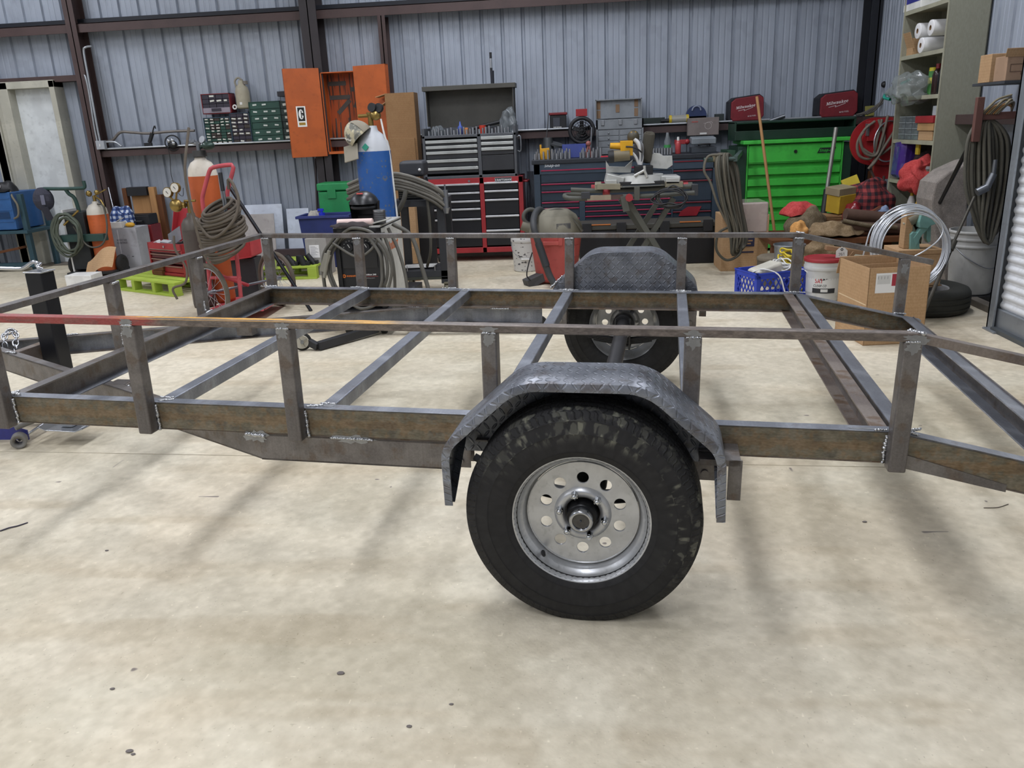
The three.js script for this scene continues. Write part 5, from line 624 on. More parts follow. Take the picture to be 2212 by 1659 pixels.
// ---------------------------------------------------------------- steel work cart with wire feeder and cables
{
  const Z = -7.35, o = thing('work_cart', 'dark steel work cart on castors carrying a wire feeder and cables', 'cart', V(W(915, 640, Z).x, 0, Z)), m = pm(0x34363a, 0.55), L = (u, v, z = 0) => o.L(u, v, z); const yT = L(905, 432).y, yS = L(915, 585).y, xl = L(850, 500).x, xr = L(965, 520).x;
  mk('top', bb(xl, yT - 0.06, -0.45, xr, yT, 0, 0.004), m, o); mk('lower_shelf', [bb(xl, yS - 0.06, -0.45, xr, yS, 0, 0.004)], m, o); mk('skirt', bb(xl, 0.16, -0.02, xr, yS - 0.06, 0), pm(0x3d4038, 0.7), o); for (const x of [xl + 0.03, xr - 0.04]) for (const z of [-0.42, -0.03]) mk('leg', bb(x - 0.035, 0.12, z - 0.03, x + 0.035, yT - 0.06, z + 0.03), m, o); for (const x of [xl + 0.05, xr - 0.02]) for (const z of [-0.4, 0.0]) castor(o, x, 0, z, 0.06, pm(0x77725f, 0.6));
  mk('torch_holder', [cyl(0.025, 0.025, 0.16, xr + 0.02, yT + 0.0, 0.03), cyl(0.035, 0.02, 0.05, xr + 0.02, yT - 0.1, 0.03), rod([xr + 0.02, yT + 0.08, 0.03], [xr + 0.02, yT + 0.13, 0.03], 0.008)], P2.steel, o);
  for (let k = 0; k < 3; k++) mk('hook', rod([xl + 0.1 + k * 0.13, yS, 0.004], [xl + 0.1 + k * 0.13, yS + 0.05, 0.004], 0.004), P2.silver, o);
  const f = thing('wire_feeder', 'black ribbed wire feeder standing on the steel work cart', 'machine', o.position.clone().add(V(L(886, 420).x, yT, -0.15))); mk('body', bb(-0.12, 0, -0.15, 0.12, 0.17, 0.1), P2.black, f); for (let k = 0; k < 8; k++) mk('fin', bb(-0.11, 0.02 + k * 0.018, 0.1, 0.12, 0.028 + k * 0.018, 0.112, 0), pm(0x55554f, 0.6), f); mk('hood', bb(-0.1, 0.2, -0.16, 0.13, 0.34, 0.08, 0.03), pm(0x3a3c40, 0.5), f); mk('lamp', sph(0.014, 0.09, 0.26, 0.085), P2.white, f);
  const cb = thing('cable_bundle', 'bundle of thick dusty cables draped over the wire feeder', 'cable', o.position.clone().add(V(0, yT, 0))); for (let k = 0; k < 6; k++) { const dy = k * 0.022, P = (u, v, z) => L(u + 3 * Math.sin(k * 2), v + k * 6.5, z).sub(V(0, yT, 0)); mk('cable', tube([P(752, 398, -0.1), P(790, 384, 0.0), P(845, 375, 0.03), P(880, 380, 0.06), P(915, 392, 0.07), P(940, 404, 0.06), P(958, 418, 0.04)], 0.016, 50), k % 2 ? pm(0x5c5950, 0.7) : pm(0x76736a, 0.75), cb); } mk('cable', tube([[L(882, 400).x, 0.1, 0.12], [L(878, 415).x, 0.02, 0.14], [L(868, 430).x, -0.06, 0.14], [L(855, 445).x, -0.14, 0.12]], 0.022, 30), P2.hose, cb); mk('cable', tube([[L(925, 430).x, 0.0, 0.05], [L(930, 470).x, -0.2, 0.06], [L(932, 530).x, -0.45, 0.06], [L(920, 575).x, yS - yT + 0.03, -0.06]], 0.014, 40), P2.hose, cb);
  single('torn_paper', 'loose white papers on the lower shelf of the work cart', 'paper', wrinkle(box(0.3, 0.006, 0.2, 0, 0.012, 0), 0.006, 20, 4), P2.white, o.position.clone().add(V(xl + 0.18, yS + 0.004, -0.2)));
  const b1 = thing('flat_box', 'brown cardboard box standing upright behind the work cart', 'box', V(W(885, 570, -8.2).x, 0, -8.2)); const bh = b1.L(885, 440).y; mk('body', bb(-0.12, 0.0, -0.1, 0.1, bh, 0, 0.004), card, b1); mk('torn_face', wrinkle(box(0.2, 0.3, 0.02, -0.01, 0.2, 0.01), 0.006, 30, 9), card, b1);
  single('flat_box', 'narrow brown carton edge behind the blue cylinder', 'box', bb(-0.05, 0, -0.15, 0.05, bh, 0, 0.003), card, V(W(862, 570, -8.45).x, 0, -8.45)); single('black_sheet', 'black upright sheet behind the work cart', 'sheet', bb(-0.1, 0, -0.05, 0.1, bh - 0.02, 0), P2.black, V(W(925, 575, -8.4).x, 0, -8.4));
}
// ---------------------------------------------------------------- red roller chest with the silver top chest
{
  const Z = -9.35, o = thing('roller_chest', 'red roller tool chest with black drawers and white pull strips', 'tool chest', V(W(1040, 560, Z).x, 0, Z)), xl = o.L(921, 470).x, xr = o.L(1132, 465).x, yT = o.L(1025, 384).y, yB = o.L(1030, 546).y, d = 0.46, mid = o.L(1044, 465).x, blk = pm(0x15171d, 0.4);
  mk('case', [bb(xl, yB, -d, xl + 0.03, yT, 0), bb(xr - 0.05, yB, -d, xr, yT, 0), bb(xl, yT - 0.07, -d, xr, yT, 0), bb(xl, yB, -d, xr, yB + 0.06, 0), bb(mid - 0.025, yB, -0.1, mid + 0.025, yT, 0), bb(xl, yB, -d, xr, yT, -d + 0.01)], P2.red, o);
  const strip = pm(0xd8dbde, 0.3, 0.5), col = (x0, x1, vs) => { for (let k = 0; k + 1 < vs.length; k++) { const y1 = o.L((921 + 1132) / 2, vs[k]).y, y0 = o.L((921 + 1132) / 2, vs[k + 1]).y, q = mk('drawer', bb(x0, y0 + 0.008, -0.4, x1, y1, -0.004), blk, o); mk('pull', bb(x0, y1 - 0.022, -0.006, x1, y1 - 0.003, 0.012), strip, q); } };
  col(xl + 0.035, mid - 0.028, [395, 414, 432, 449, 471, 507, 534]); col(mid + 0.028, xr - 0.055, [394, 412, 431, 466, 497, 533]);
  decal(o, 'name_plate', 0.19, 0.05, (g, w, h) => { fill('#17181c')(g, w, h); g.strokeStyle = '#9aa0a4'; g.lineWidth = 4; g.strokeRect(2, 2, w - 4, h - 4); word('CRAFTSMAN', '#d7dadd')(g, w, h); }, o.L(1087, 386).x, yT - 0.034, 0.003); mk('lock', cyl(0.012, 0.012, 0.01, o.L(1013, 388).x, yT - 0.035, 0.004, [Math.PI / 2, 0, 0], 12), P2.silver, o);
  for (const x of [xl + 0.12, xr - 0.1]) for (const z of [-d + 0.08, -0.06]) { castor(o, x, 0, z, 0.058); mk('castor_disc', [cyl(0.035, 0.035, 0.04, x + 0.0, 0.058, z, [0, 0, Math.PI / 2], 18)], P2.silver, o); }
  mk('side_handle', [tube([[xr, yT - 0.06, -0.3], [xr + 0.05, yT - 0.06, -0.3], [xr + 0.05, yT - 0.06, -0.05], [xr, yT - 0.06, -0.05]], 0.012)], P2.redDark, o);
  // top chest
  const c = thing('top_chest', 'dark grey top tool chest with silver pulls and its lid propped open', 'tool chest', V(o.position.x, yT, Z)), g = pm(0x55585d, 0.42, 0.2), X = u => c.L(u, 330).x, Y = v => c.L(1012, v).y, x0 = X(914), x1 = X(1116), y1 = Y(290), m2 = X(1036), dk = pm(0x2b2d31, 0.5), al = pm(0xc3c7c4, 0.32, 0.6);
  mk('case', [bb(x0, 0, -0.4, x0 + 0.03, y1 + 0.08, 0), bb(x1 - 0.03, 0, -0.4, x1, y1 + 0.08, 0), bb(x0, y1 - 0.03, -0.4, x1, y1, 0), bb(x0, 0, -0.4, x1, 0.03, 0), bb(m2 - 0.02, 0, -0.1, m2 + 0.02, y1, 0), bb(x0, 0, -0.4, x1, y1 + 0.08, -0.39)], g, c);
  const tc = (a, b, vs) => { for (let k = 0; k + 1 < vs.length; k++) { const t = Y(vs[k]), q = Y(vs[k + 1]); const w = mk('drawer', bb(a, q + 0.005, -0.35, b, t, -0.004), k === vs.length - 2 && a > 0.1 ? pm(0x77767a, 0.4, 0.4) : dk, c); if (!(a > m2 && k === vs.length - 2)) mk('pull', bb(a, t - 0.034, -0.006, b, t - 0.002, 0.012), al, w); } };
  tc(x0 + 0.035, m2 - 0.022, [300, 312, 324, 342, 359, 374]); tc(m2 + 0.022, x1 - 0.034, [296, 308, 320, 337, 371]);
  mk('lid', [bb(x0 + 0.03, y1 + 0.06, -0.42, x1 - 0.02, y1 + 0.52, -0.41), bb(x0 + 0.0, y1 + 0.48, -0.44, x1 + 0.0, y1 + 0.53, -0.2), bb(x0 + 0.03, y1 + 0.1, -0.42, x0 + 0.04, y1 + 0.5, -0.24), bb(x1 - 0.04, y1 + 0.1, -0.42, x1 - 0.03, y1 + 0.5, -0.24)], pm(0x46453f, 0.5), c);
  mk('side_handle', tube([[x1, y1 - 0.05, -0.1], [x1 + 0.04, y1 - 0.05, -0.1], [x1 + 0.04, y1 - 0.2, -0.1], [x1, y1 - 0.2, -0.1]], 0.01), P2.steel, c);
  const ly = c.position.y + y1; // what stands in the tray
  for (let k = 0; k < 26; k++) { const x = x0 + 0.07 + k * (x1 - x0 - 0.16) / 25; const h = 0.05 + 0.03 * ((k * 5) % 4) / 3; single('socket', 'chrome socket standing in a row in the open top chest tray', 'socket', [cyl(0.012, 0.012, h, 0, h / 2, 0, null, 10)], P2.silver, V(c.position.x + x, ly + 0.001, Z - 0.06 - 0.03 * (k % 2)), 'sockets in the top chest tray'); }
  single('glue_bottle', 'blue bottle with a white nozzle in the top chest tray', 'bottle', lathe([[0.001, 0], [0.03, 0], [0.03, 0.08], [0.012, 0.1], [0.006, 0.14], [0.001, 0.14]], 16), pm(0x4a63b4, 0.4), V(c.position.x + X(994), ly + 0.001, Z - 0.13)); single('orange_tin', 'small orange and white packet in the top chest tray', 'packet', box(0.06, 0.07, 0.03, 0, 0.035, 0), pm(0xd98a4a, 0.6), V(c.position.x + X(1005), ly + 0.001, Z - 0.13));
  single('red_tin', 'red tin in the open top chest', 'tin', cyl(0.04, 0.04, 0.09, 0, 0.045, 0), pm(0xc23a26, 0.4), V(c.position.x + X(1040), ly + 0.001, Z - 0.24)); single('tool_bundle', 'long dark tool lying slanted inside the open top chest', 'tool', rod([-0.2, 0.06, 0], [0.22, 0.14, 0], 0.02), P2.black, V(c.position.x + X(1055), ly + 0.0, Z - 0.3));
  single('plastic_bag', 'crumpled clear plastic bag on the right corner of the top chest', 'bag', lump(0.2, 0.27, 0.18, 0.02, 18, 3, 34), P2.clear, V(c.position.x + X(1098), ly + 0.001, Z - 0.2)); single('plastic_bag', 'crumpled clear plastic bag on the left of the top chest tray', 'bag', lump(0.16, 0.11, 0.14, 0.018, 20, 8, 30), P2.clear, V(c.position.x + X(940), ly + 0.001, Z - 0.25));
  const pr = thing('torque_wrench', 'black handled torque wrench standing upright behind the open chest lid', 'tool', V(W(1064, 195, Z - 0.3).x, ly + 0.531, Z - 0.3)); const ph = W(1062, 113, Z - 0.3).y - pr.position.y; mk('shaft', cyl(0.014, 0.014, ph * 0.62, -0.004, ph * 0.69, 0), P2.black, pr); mk('grip', cyl(0.022, 0.02, ph * 0.42, 0.004, ph * 0.21, 0), pm(0x1a1d28, 0.6), pr); mk('sleeve', cyl(0.0145, 0.0145, ph * 0.3, -0.004, ph * 0.66, 0.001), P2.silver, pr);
  single('hung_cable', 'dark cables hanging between the red chest and the slate chest', 'cable', (() => { const l = []; for (let k = 0; k < 5; k++) l.push(tube([W(1140 + k * 3, 370, -9.6), W(1139 + k * 4, 420, -9.55), W(1143 + k * 3, 470, -9.6)], 0.009)); return l; })(), pm(0x30343c, 0.7));
}
// ---------------------------------------------------------------- slate blue chest
{
  const Z = -9.3, o = thing('roller_chest', 'wide slate blue roller tool chest with thin red drawer trims', 'tool chest', V(W(1355, 545, Z).x, 0, Z)), X = u => o.L(u, 430).x, Y = v => o.L(1350, v).y, x0 = X(1155), x1 = X(1556), yT = Y(338), d = 0.62, sl = pm(0x3c4a58, 0.4, 0.15), sd = pm(0x303c49, 0.4, 0.15), red = pm(0xb83a5c, 0.25, 0.5);
  mk('case', [bb(x0, 0.14, -d, x1, yT - 0.05, -0.03), bb(x0, 0.14, -0.03, x0 + 0.07, yT - 0.02, 0), bb(x1 - 0.09, 0.14, -0.03, x1, yT - 0.02, 0), bb(x0, yT - 0.16, -0.03, x1, yT - 0.02, 0), bb(x0, 0.14, -0.03, x1, 0.2, 0)], sl, o); mk('top', bb(x0 - 0.02, yT - 0.05, -d, x1 + 0.01, yT, 0.015, 0.008), pm(0x23282f, 0.5), o);
  const c1 = X(1253), c2 = X(1262), cM = X(1452), rows = (a, b, vs, tr = red) => { for (let k = 0; k + 1 < vs.length; k++) { const t = Y(vs[k]), q = Y(vs[k + 1]), m = mk('drawer', bb(a, q + 0.006, -0.4, b, t, -0.008), sd, o); mk('trim', bb(a, t - 0.016, -0.008, b, t - 0.004, 0.008), tr, m); } };
  rows(x0 + 0.08, cM - 0.01, [360, 390, 407, 430]); rows(x0 + 0.08, c1 - 0.01, [430, 443, 466, 480, 500]); rows(c2 + 0.01, cM - 0.01, [430, 441, 452, 463, 480, 500]); rows(cM + 0.01, x1 - 0.1, [352, 372, 394, 440, 460, 500], pm(0x7a2430, 0.4, 0.3));
  mk('divider', bb(cM - 0.01, 0.16, -0.03, cM + 0.01, yT - 0.12, 0.002), sl, o); mk('divider', bb(c1 - 0.01, 0.16, -0.03, c2 + 0.01, Y(432), 0.002), sl, o);
  decal(o, 'name_plate', 0.22, 0.055, word('Snap-on', '#c9ced2', 'bold italic'), X(1194), Y(351), 0.004); mk('badge', ext([[-0.12, 0], [0.08, 0], [0.13, 0.1], [-0.02, 0.1], [-0.1, 0.05]], 0.006, 0, X(1490), Y(463) - 0.04, 0.006), pm(0x8c1f2a, 0.4), o);
  for (const x of [x0 + 0.15, x1 - 0.15]) for (const z of [-d + 0.1, -0.1]) castor(o, x, 0, z, 0.062);
  const top = (name, label, cat, geo, mat, u, dz = -0.2, grp) => single(name, label, cat, geo, mat, V(o.position.x + X(u), yT + 0.001, Z + dz), grp);
  for (let k = 0; k < 40; k++) { const h = 0.06 + 0.05 * sm(0, 1, ((k * 7) % 5) / 4); top('socket', 'chrome socket standing in a row on the slate blue chest', 'socket', [cyl(0.011, 0.013, h, 0, h / 2, 0, null, 10)], P2.silver, 1158 + k * 3.1 + (k > 24 ? 20 : 0), -0.06 - 0.045 * (k % 3), 'sockets on the slate blue chest'); }
  for (let k = 0; k < 14; k++) top('socket', 'chrome socket standing behind the saw on the slate blue chest', 'socket', [cyl(0.011, 0.013, 0.07, 0, 0.035, 0, null, 10)], P2.silver, 1412 + k * 3, -0.06 - 0.05 * (k % 2), 'sockets behind the saw');
  top('clamp_handle', 'yellow-handled tool standing among sockets on the slate chest', 'tool', [box(0.1, 0.12, 0.03, 0, 0.06, 0, [0, 0, 0.05]), box(0.02, 0.16, 0.02, -0.05, 0.08, 0)], pm(0xd9a020, 0.45), 1180, -0.1); top('air_tool', 'steel air tool with a disc guard on the slate chest', 'tool', [cyl(0.05, 0.07, 0.14, 0, 0.16, 0), cyl(0.09, 0.09, 0.02, 0.1, 0.15, 0, [0.2, 0, -0.3]), rod([-0.02, 0.2, 0], [0.02, 0.5, -0.02], 0.005), cyl(0.02, 0.03, 0.1, 0, 0.05, 0)], pm(0x4e5152, 0.45, 0.4), 1185, -0.32); top('blue_tray', 'blue socket tray standing on edge on the slate chest', 'tray', box(0.27, 0.15, 0.012, 0, 0.075, 0, [-0.15, 0, 0]), pm(0x2b3d86, 0.5), 1242, -0.25);
  top('red_strip', 'thin bright red magnetic strip on the slate chest edge', 'strip', box(0.14, 0.014, 0.03, 0, 0.007, 0), pm(0xd43a4a, 0.4), 1312, -0.02); top('pliers', 'pink-handled pliers standing on the slate chest', 'tool', [rod([-0.03, 0, 0], [0.0, 0.14, 0], 0.01), rod([0.03, 0, 0], [0.005, 0.14, 0], 0.01), sph(0.03, 0, 0.15, 0)], pm(0x9c5f58, 0.5), 1273, -0.12); top('screwdriver', 'slim screwdriver leaning by the grey machinist chest', 'tool', rod([0, 0, 0], [0.02, 0.32, -0.03], 0.008), P2.steel, 1277, -0.2);
  const b = thing('plastic_bottle', 'clear plastic bottle with a green label on the slate chest', 'bottle', V(o.position.x + X(1443), yT + 0.001, Z - 0.15)); mk('bottle', lathe([[0.001, 0], [0.036, 0], [0.038, 0.03], [0.036, 0.14], [0.018, 0.2], [0.016, 0.23], [0.001, 0.23]], 18), P2.clear, b); mk('label', cyl(0.0385, 0.0385, 0.06, 0, 0.07, 0, null, 18, true), pm(0x3d8f4c, 0.5), b);
  const b2 = thing('plastic_bottle', 'clear bottle of red liquid with a white cap on the slate chest', 'bottle', V(o.position.x + X(1466), yT + 0.001, Z - 0.15)); mk('bottle', lathe([[0.001, 0], [0.032, 0], [0.032, 0.11], [0.012, 0.14], [0.001, 0.14]], 18), pm(0xb84a4c, 0.25), b2); mk('cap', cyl(0.012, 0.014, 0.04, 0, 0.16, 0), P2.white, b2); top('red_gun', 'red pistol-shaped tool behind the bottles', 'tool', [box(0.12, 0.05, 0.04, 0, 0.12, 0), box(0.04, 0.11, 0.035, -0.03, 0.055, 0), sph(0.03, 0.08, 0.12, 0)], pm(0x9e2b30, 0.5), 1474, -0.32);
  const cs = thing('blow_moulded_case', 'grey moulded tool case with a latch on the right end of the slate chest', 'case', V(o.position.x + X(1522), yT + 0.001, Z - 0.25)); mk('base', box(0.27, 0.06, 0.2, 0, 0.03, 0), pm(0x3a4046, 0.5), cs); mk('lid', box(0.27, 0.07, 0.2, 0, 0.13, -0.01, [0.08, 0, 0], 0.012), pm(0x7d858a, 0.5), cs); mk('handle', tube([[-0.06, 0.08, 0.1], [-0.05, 0.09, 0.13], [0.05, 0.09, 0.13], [0.06, 0.08, 0.1]], 0.01), P2.black, cs);
  // grey machinist chest on the ledge
  const Zm = -10.0, m = thing('machinist_chest', 'grey steel machinist chest with small drawers and its lid up', 'tool chest', V(W(1338, 335, Zm).x, yT + 0.001, Zm)), gm = pm(0x8a8f93, 0.45, 0.2), mX = u => m.L(u, 290).x, mY = v => m.L(1338, v).y, a = mX(1288), e = mX(1390), t1 = mY(257);
  mk('case', [bb(a, 0, -0.3, e, t1, -0.012), bb(a, 0, -0.012, a + 0.02, t1, 0), bb(e - 0.02, 0, -0.012, e, t1, 0), bb(a, mY(278), -0.012, e, t1, 0)], gm, m); const cc = mX(1338); for (const [p, q, vs] of [[a + 0.025, cc - 0.006, [281, 293, 304, 318, 333]], [cc + 0.006, e - 0.025, [281, 293, 304, 318, 333]]]) for (let k = 0; k + 1 < vs.length; k++) { const dr = mk('drawer', bb(p, mY(vs[k + 1]) + 0.004, -0.2, q, mY(vs[k]), -0.002), gm, m); mk('knob', sph(0.01, (p + q) / 2, (mY(vs[k]) + mY(vs[k + 1])) / 2, 0.006, null, 8), P2.silver, dr); }
  mk('lid', [bb(a, t1 + 0.01, -0.32, e, mY(212), -0.308), bb(a, t1 + 0.01, -0.32, a + 0.012, mY(212), -0.26), bb(e - 0.012, t1 + 0.01, -0.32, e, mY(212), -0.26), bb(a, mY(212) - 0.012, -0.32, e, mY(212), -0.26)], gm, m); for (const u of [1302, 1340, 1373]) mk('latch', [box(0.04, 0.06, 0.014, mX(u), mY(264), 0.006, null, 0.004)], P2.silver, m); for (const [u, v] of [[1295, 225], [1295, 245], [1337, 233], [1378, 222], [1378, 243]]) mk('pad', box(0.045, 0.09, 0.004, mX(u), mY(v), -0.304, null, 0), pm(0x8a6f55, 0.8), m);
}
// ---------------------------------------------------------------- things on the ledge above the chests
{
  const y = 1.426, Z = -10.26, at = (u, dz = 0) => V(W(u, 265, Z + dz).x, y, Z + dz);
  const ch = thing('work_light', 'black cordless work light with a red top on the ledge', 'lamp', at(1206)); mk('body', bb(-0.1, 0, -0.08, 0.1, 0.17, 0.06, 0.01), P2.black, ch); mk('top', bb(-0.11, 0.17, -0.08, 0.11, 0.2, 0.07, 0.008), P2.redDark, ch); mk('face', box(0.08, 0.1, 0.006, -0.02, 0.09, 0.063), pm(0x494c54, 0.3), ch); for (let k = 0; k < 5; k++) mk('lamp_dot', sph(0.008, -0.05 + k * 0.02, 0.03, 0.064, null, 8), P2.white, ch);
  const fn = thing('shop_fan', 'black round shop fan with a red battery on top in front of the ledge', 'fan', V(W(1257, 300, -9.75).x, W(1350, 338, -9.3).y + 0.001, -9.75)); const fr = 0.135; const fq = W(1257, 312, -9.75).y - fn.position.y; mk('guard', [tor(fr, 0.022, 0, fr + 0.02, 0, null, 8, 32), ...[0.035, 0.065, 0.095].map(r => tor(r, 0.004, 0, fr + 0.02, 0.03, null, 5, 28)), ...Array.from({ length: 12 }, (_, k) => rod([0, fr + 0.02, 0.035], [Math.cos(k * 0.5236) * fr, fr + 0.02 + Math.sin(k * 0.5236) * fr, 0.01], 0.003, 0.003, 5))], P2.black, fn); mk('blades', Array.from({ length: 5 }, (_, k) => { const g = box(0.05, 0.095, 0.006, 0, 0.06, 0, [0, 0.5, 0]); g.rotateZ(k * 1.2566); g.translate(0, fr + 0.02, -0.01); return g; }), pm(0x101113, 0.5), fn); mk('motor', cyl(0.05, 0.05, 0.1, 0, fr + 0.02, -0.06, [Math.PI / 2, 0, 0]), P2.black, fn); mk('battery', box(0.13, 0.08, 0.07, 0, 2 * fr + 0.08, -0.02), pm(0x9a2026, 0.45), fn); mk('stand', [box(0.16, 0.02, 0.14, 0, -fq + 0.01, -0.02), box(0.03, fq + 0.05, 0.03, 0, -fq / 2 + 0.02, -0.08)], P2.black, fn); fn.children.forEach(c => c.position.y += fq);
  const gr = thing('angle_grinder', 'yellow-collared grey rotary tool lying on the ledge', 'tool', at(1455, 0.03)); mk('body', cyl(0.045, 0.05, 0.19, 0.06, 0.06, 0, [0, 0, Math.PI / 2]), pm(0x9a9a92, 0.4), gr); mk('collar', [cyl(0.05, 0.05, 0.03, -0.04, 0.06, 0, [0, 0, Math.PI / 2]), cyl(0.052, 0.052, 0.03, 0.16, 0.06, 0, [0, 0, Math.PI / 2])], pm(0xc9b030, 0.45), gr); mk('tail', cyl(0.02, 0.025, 0.1, -0.1, 0.05, 0, [0, 0, Math.PI / 2]), P2.black, gr); single('battery_drill', 'dark green tool body lying behind the rotary tool', 'tool', box(0.26, 0.09, 0.08, 0, 0.045, 0), pm(0x1d2a26, 0.5), at(1412, -0.04));
  const bc = thing('round_case', 'navy blue domed case behind the printed wooden box', 'case', at(1503, -0.06)); mk('body', [cyl(0.12, 0.12, 0.07, 0, 0.09, 0, [Math.PI / 2, 0, 0], 32), box(0.24, 0.09, 0.07, 0, 0.045, 0)], pm(0x26365e, 0.5), bc); mk('handle', tor(0.05, 0.01, 0, 0.15, 0.04, null, 6, 16, Math.PI), pm(0x8a93a8, 0.5), bc);
  const wb2 = thing('saw_box', 'faded wooden box with a printed circular saw hanging on the ledge front', 'box', V(W(1518, 282, -10.12).x, W(1518, 292, -10.12).y, -10.12)); const hh = wb2.L(1518, 254).y; mk('body', box(0.36, hh, 0.09, 0, hh / 2, 0), pm(0x7f7672, 0.8), wb2); decal(wb2, 'print', 0.3, hh * 0.8, (g, w, h) => { g.strokeStyle = '#b6aeaa'; g.lineWidth = 4; g.beginPath(); g.arc(w * 0.68, h * 0.45, h * 0.24, 0, 7); g.stroke(); g.beginPath(); g.moveTo(w * 0.5, h * 0.3); g.lineTo(w * 0.8, h * 0.18); g.lineTo(w * 0.86, h * 0.3); g.stroke(); g.fillStyle = '#a8524c'; g.fillRect(w * 0.04, h * 0.12, w * 0.25, h * 0.07); }, 0, hh / 2, 0.047); mk('tag', box(0.08, 0.02, 0.003, 0, 0.02, 0.047, null, 0), P2.white, wb2);
  single('charger', 'small dark battery charger on the ledge beside the red bag', 'charger', box(0.1, 0.1, 0.1, 0, 0.05, 0), pm(0x2b3433, 0.5), at(1553));
  const bag = (label, u0, u1, v0, tilt, cut) => { const um = (u0 + u1) / 2, o = thing('tool_bag', label, 'bag', V(W(um, 250, Z).x, y, Z - 0.01)), w = W(u1, 230, Z).x - W(u0, 230, Z).x, h = W(um, v0, Z).y - y; const s = [[-w / 2 + 0.02, 0], [w / 2 - 0.04, 0], [w / 2, 0.05], [w / 2 - 0.01, h - 0.03], [w / 2 - 0.05, h], [-w / 2 + 0.05, h - 0.03], [-w / 2, h - 0.07], [-w / 2, 0.03]]; mk('body', ext(s, 0.16, 0.012, 0, 0.012, -0.02), pm(0x1d1f26, 0.8), o); mk('front', ext(s.map(([a, b]) => [a * 0.93 + 0.012, b * 0.93 + 0.012]), 0.02, 0.01, 0, 0.008, 0.08), pm(0x7a1f28, 0.7), o); decal(o, 'lettering', w * 0.62, w * 0.24, (g, W_, H_) => { word('Milwaukee', '#e6d8d8', 'italic bold', 'serif', 0.5)(g, W_, H_ * 0.86); g.strokeStyle = '#e6d8d8'; g.lineWidth = 4; g.beginPath(); g.moveTo(W_ * 0.14, H_ * 0.82); g.lineTo(W_ * 0.45, H_ * 0.74); g.lineTo(W_ * 0.42, H_ * 0.9); g.lineTo(W_ * 0.86, H_ * 0.66); g.stroke(); }, -w * 0.04, h * 0.58, 0.105, [0, 0, 0.12]); decal(o, 'lettering', w * 0.34, w * 0.07, word('M18 FUEL', '#c9b4b4'), w * 0.16, h * 0.22, 0.105, [0, 0, 0.08], 128); return o; };
  bag('dark red tool bag with white script lettering, behind the broom handle', 1573, 1645, 209); bag('dark red tool bag with white script lettering, beside the corner column', 1763, 1845, 200);
  const hm = thing('hammer', 'wooden-handled hammer lying across the ledge above the green chest', 'hammer', V(W(1652, 268, -10.17).x, y, -10.17)); mk('handle', rod(hm.L(1615, 277), hm.L(1664, 262), 0.014, 0.016), pm(0x8b7640, 0.7), hm); mk('head', rod(hm.L(1660, 262), hm.L(1695, 250), 0.018, 0.022), P2.steel, hm);
}
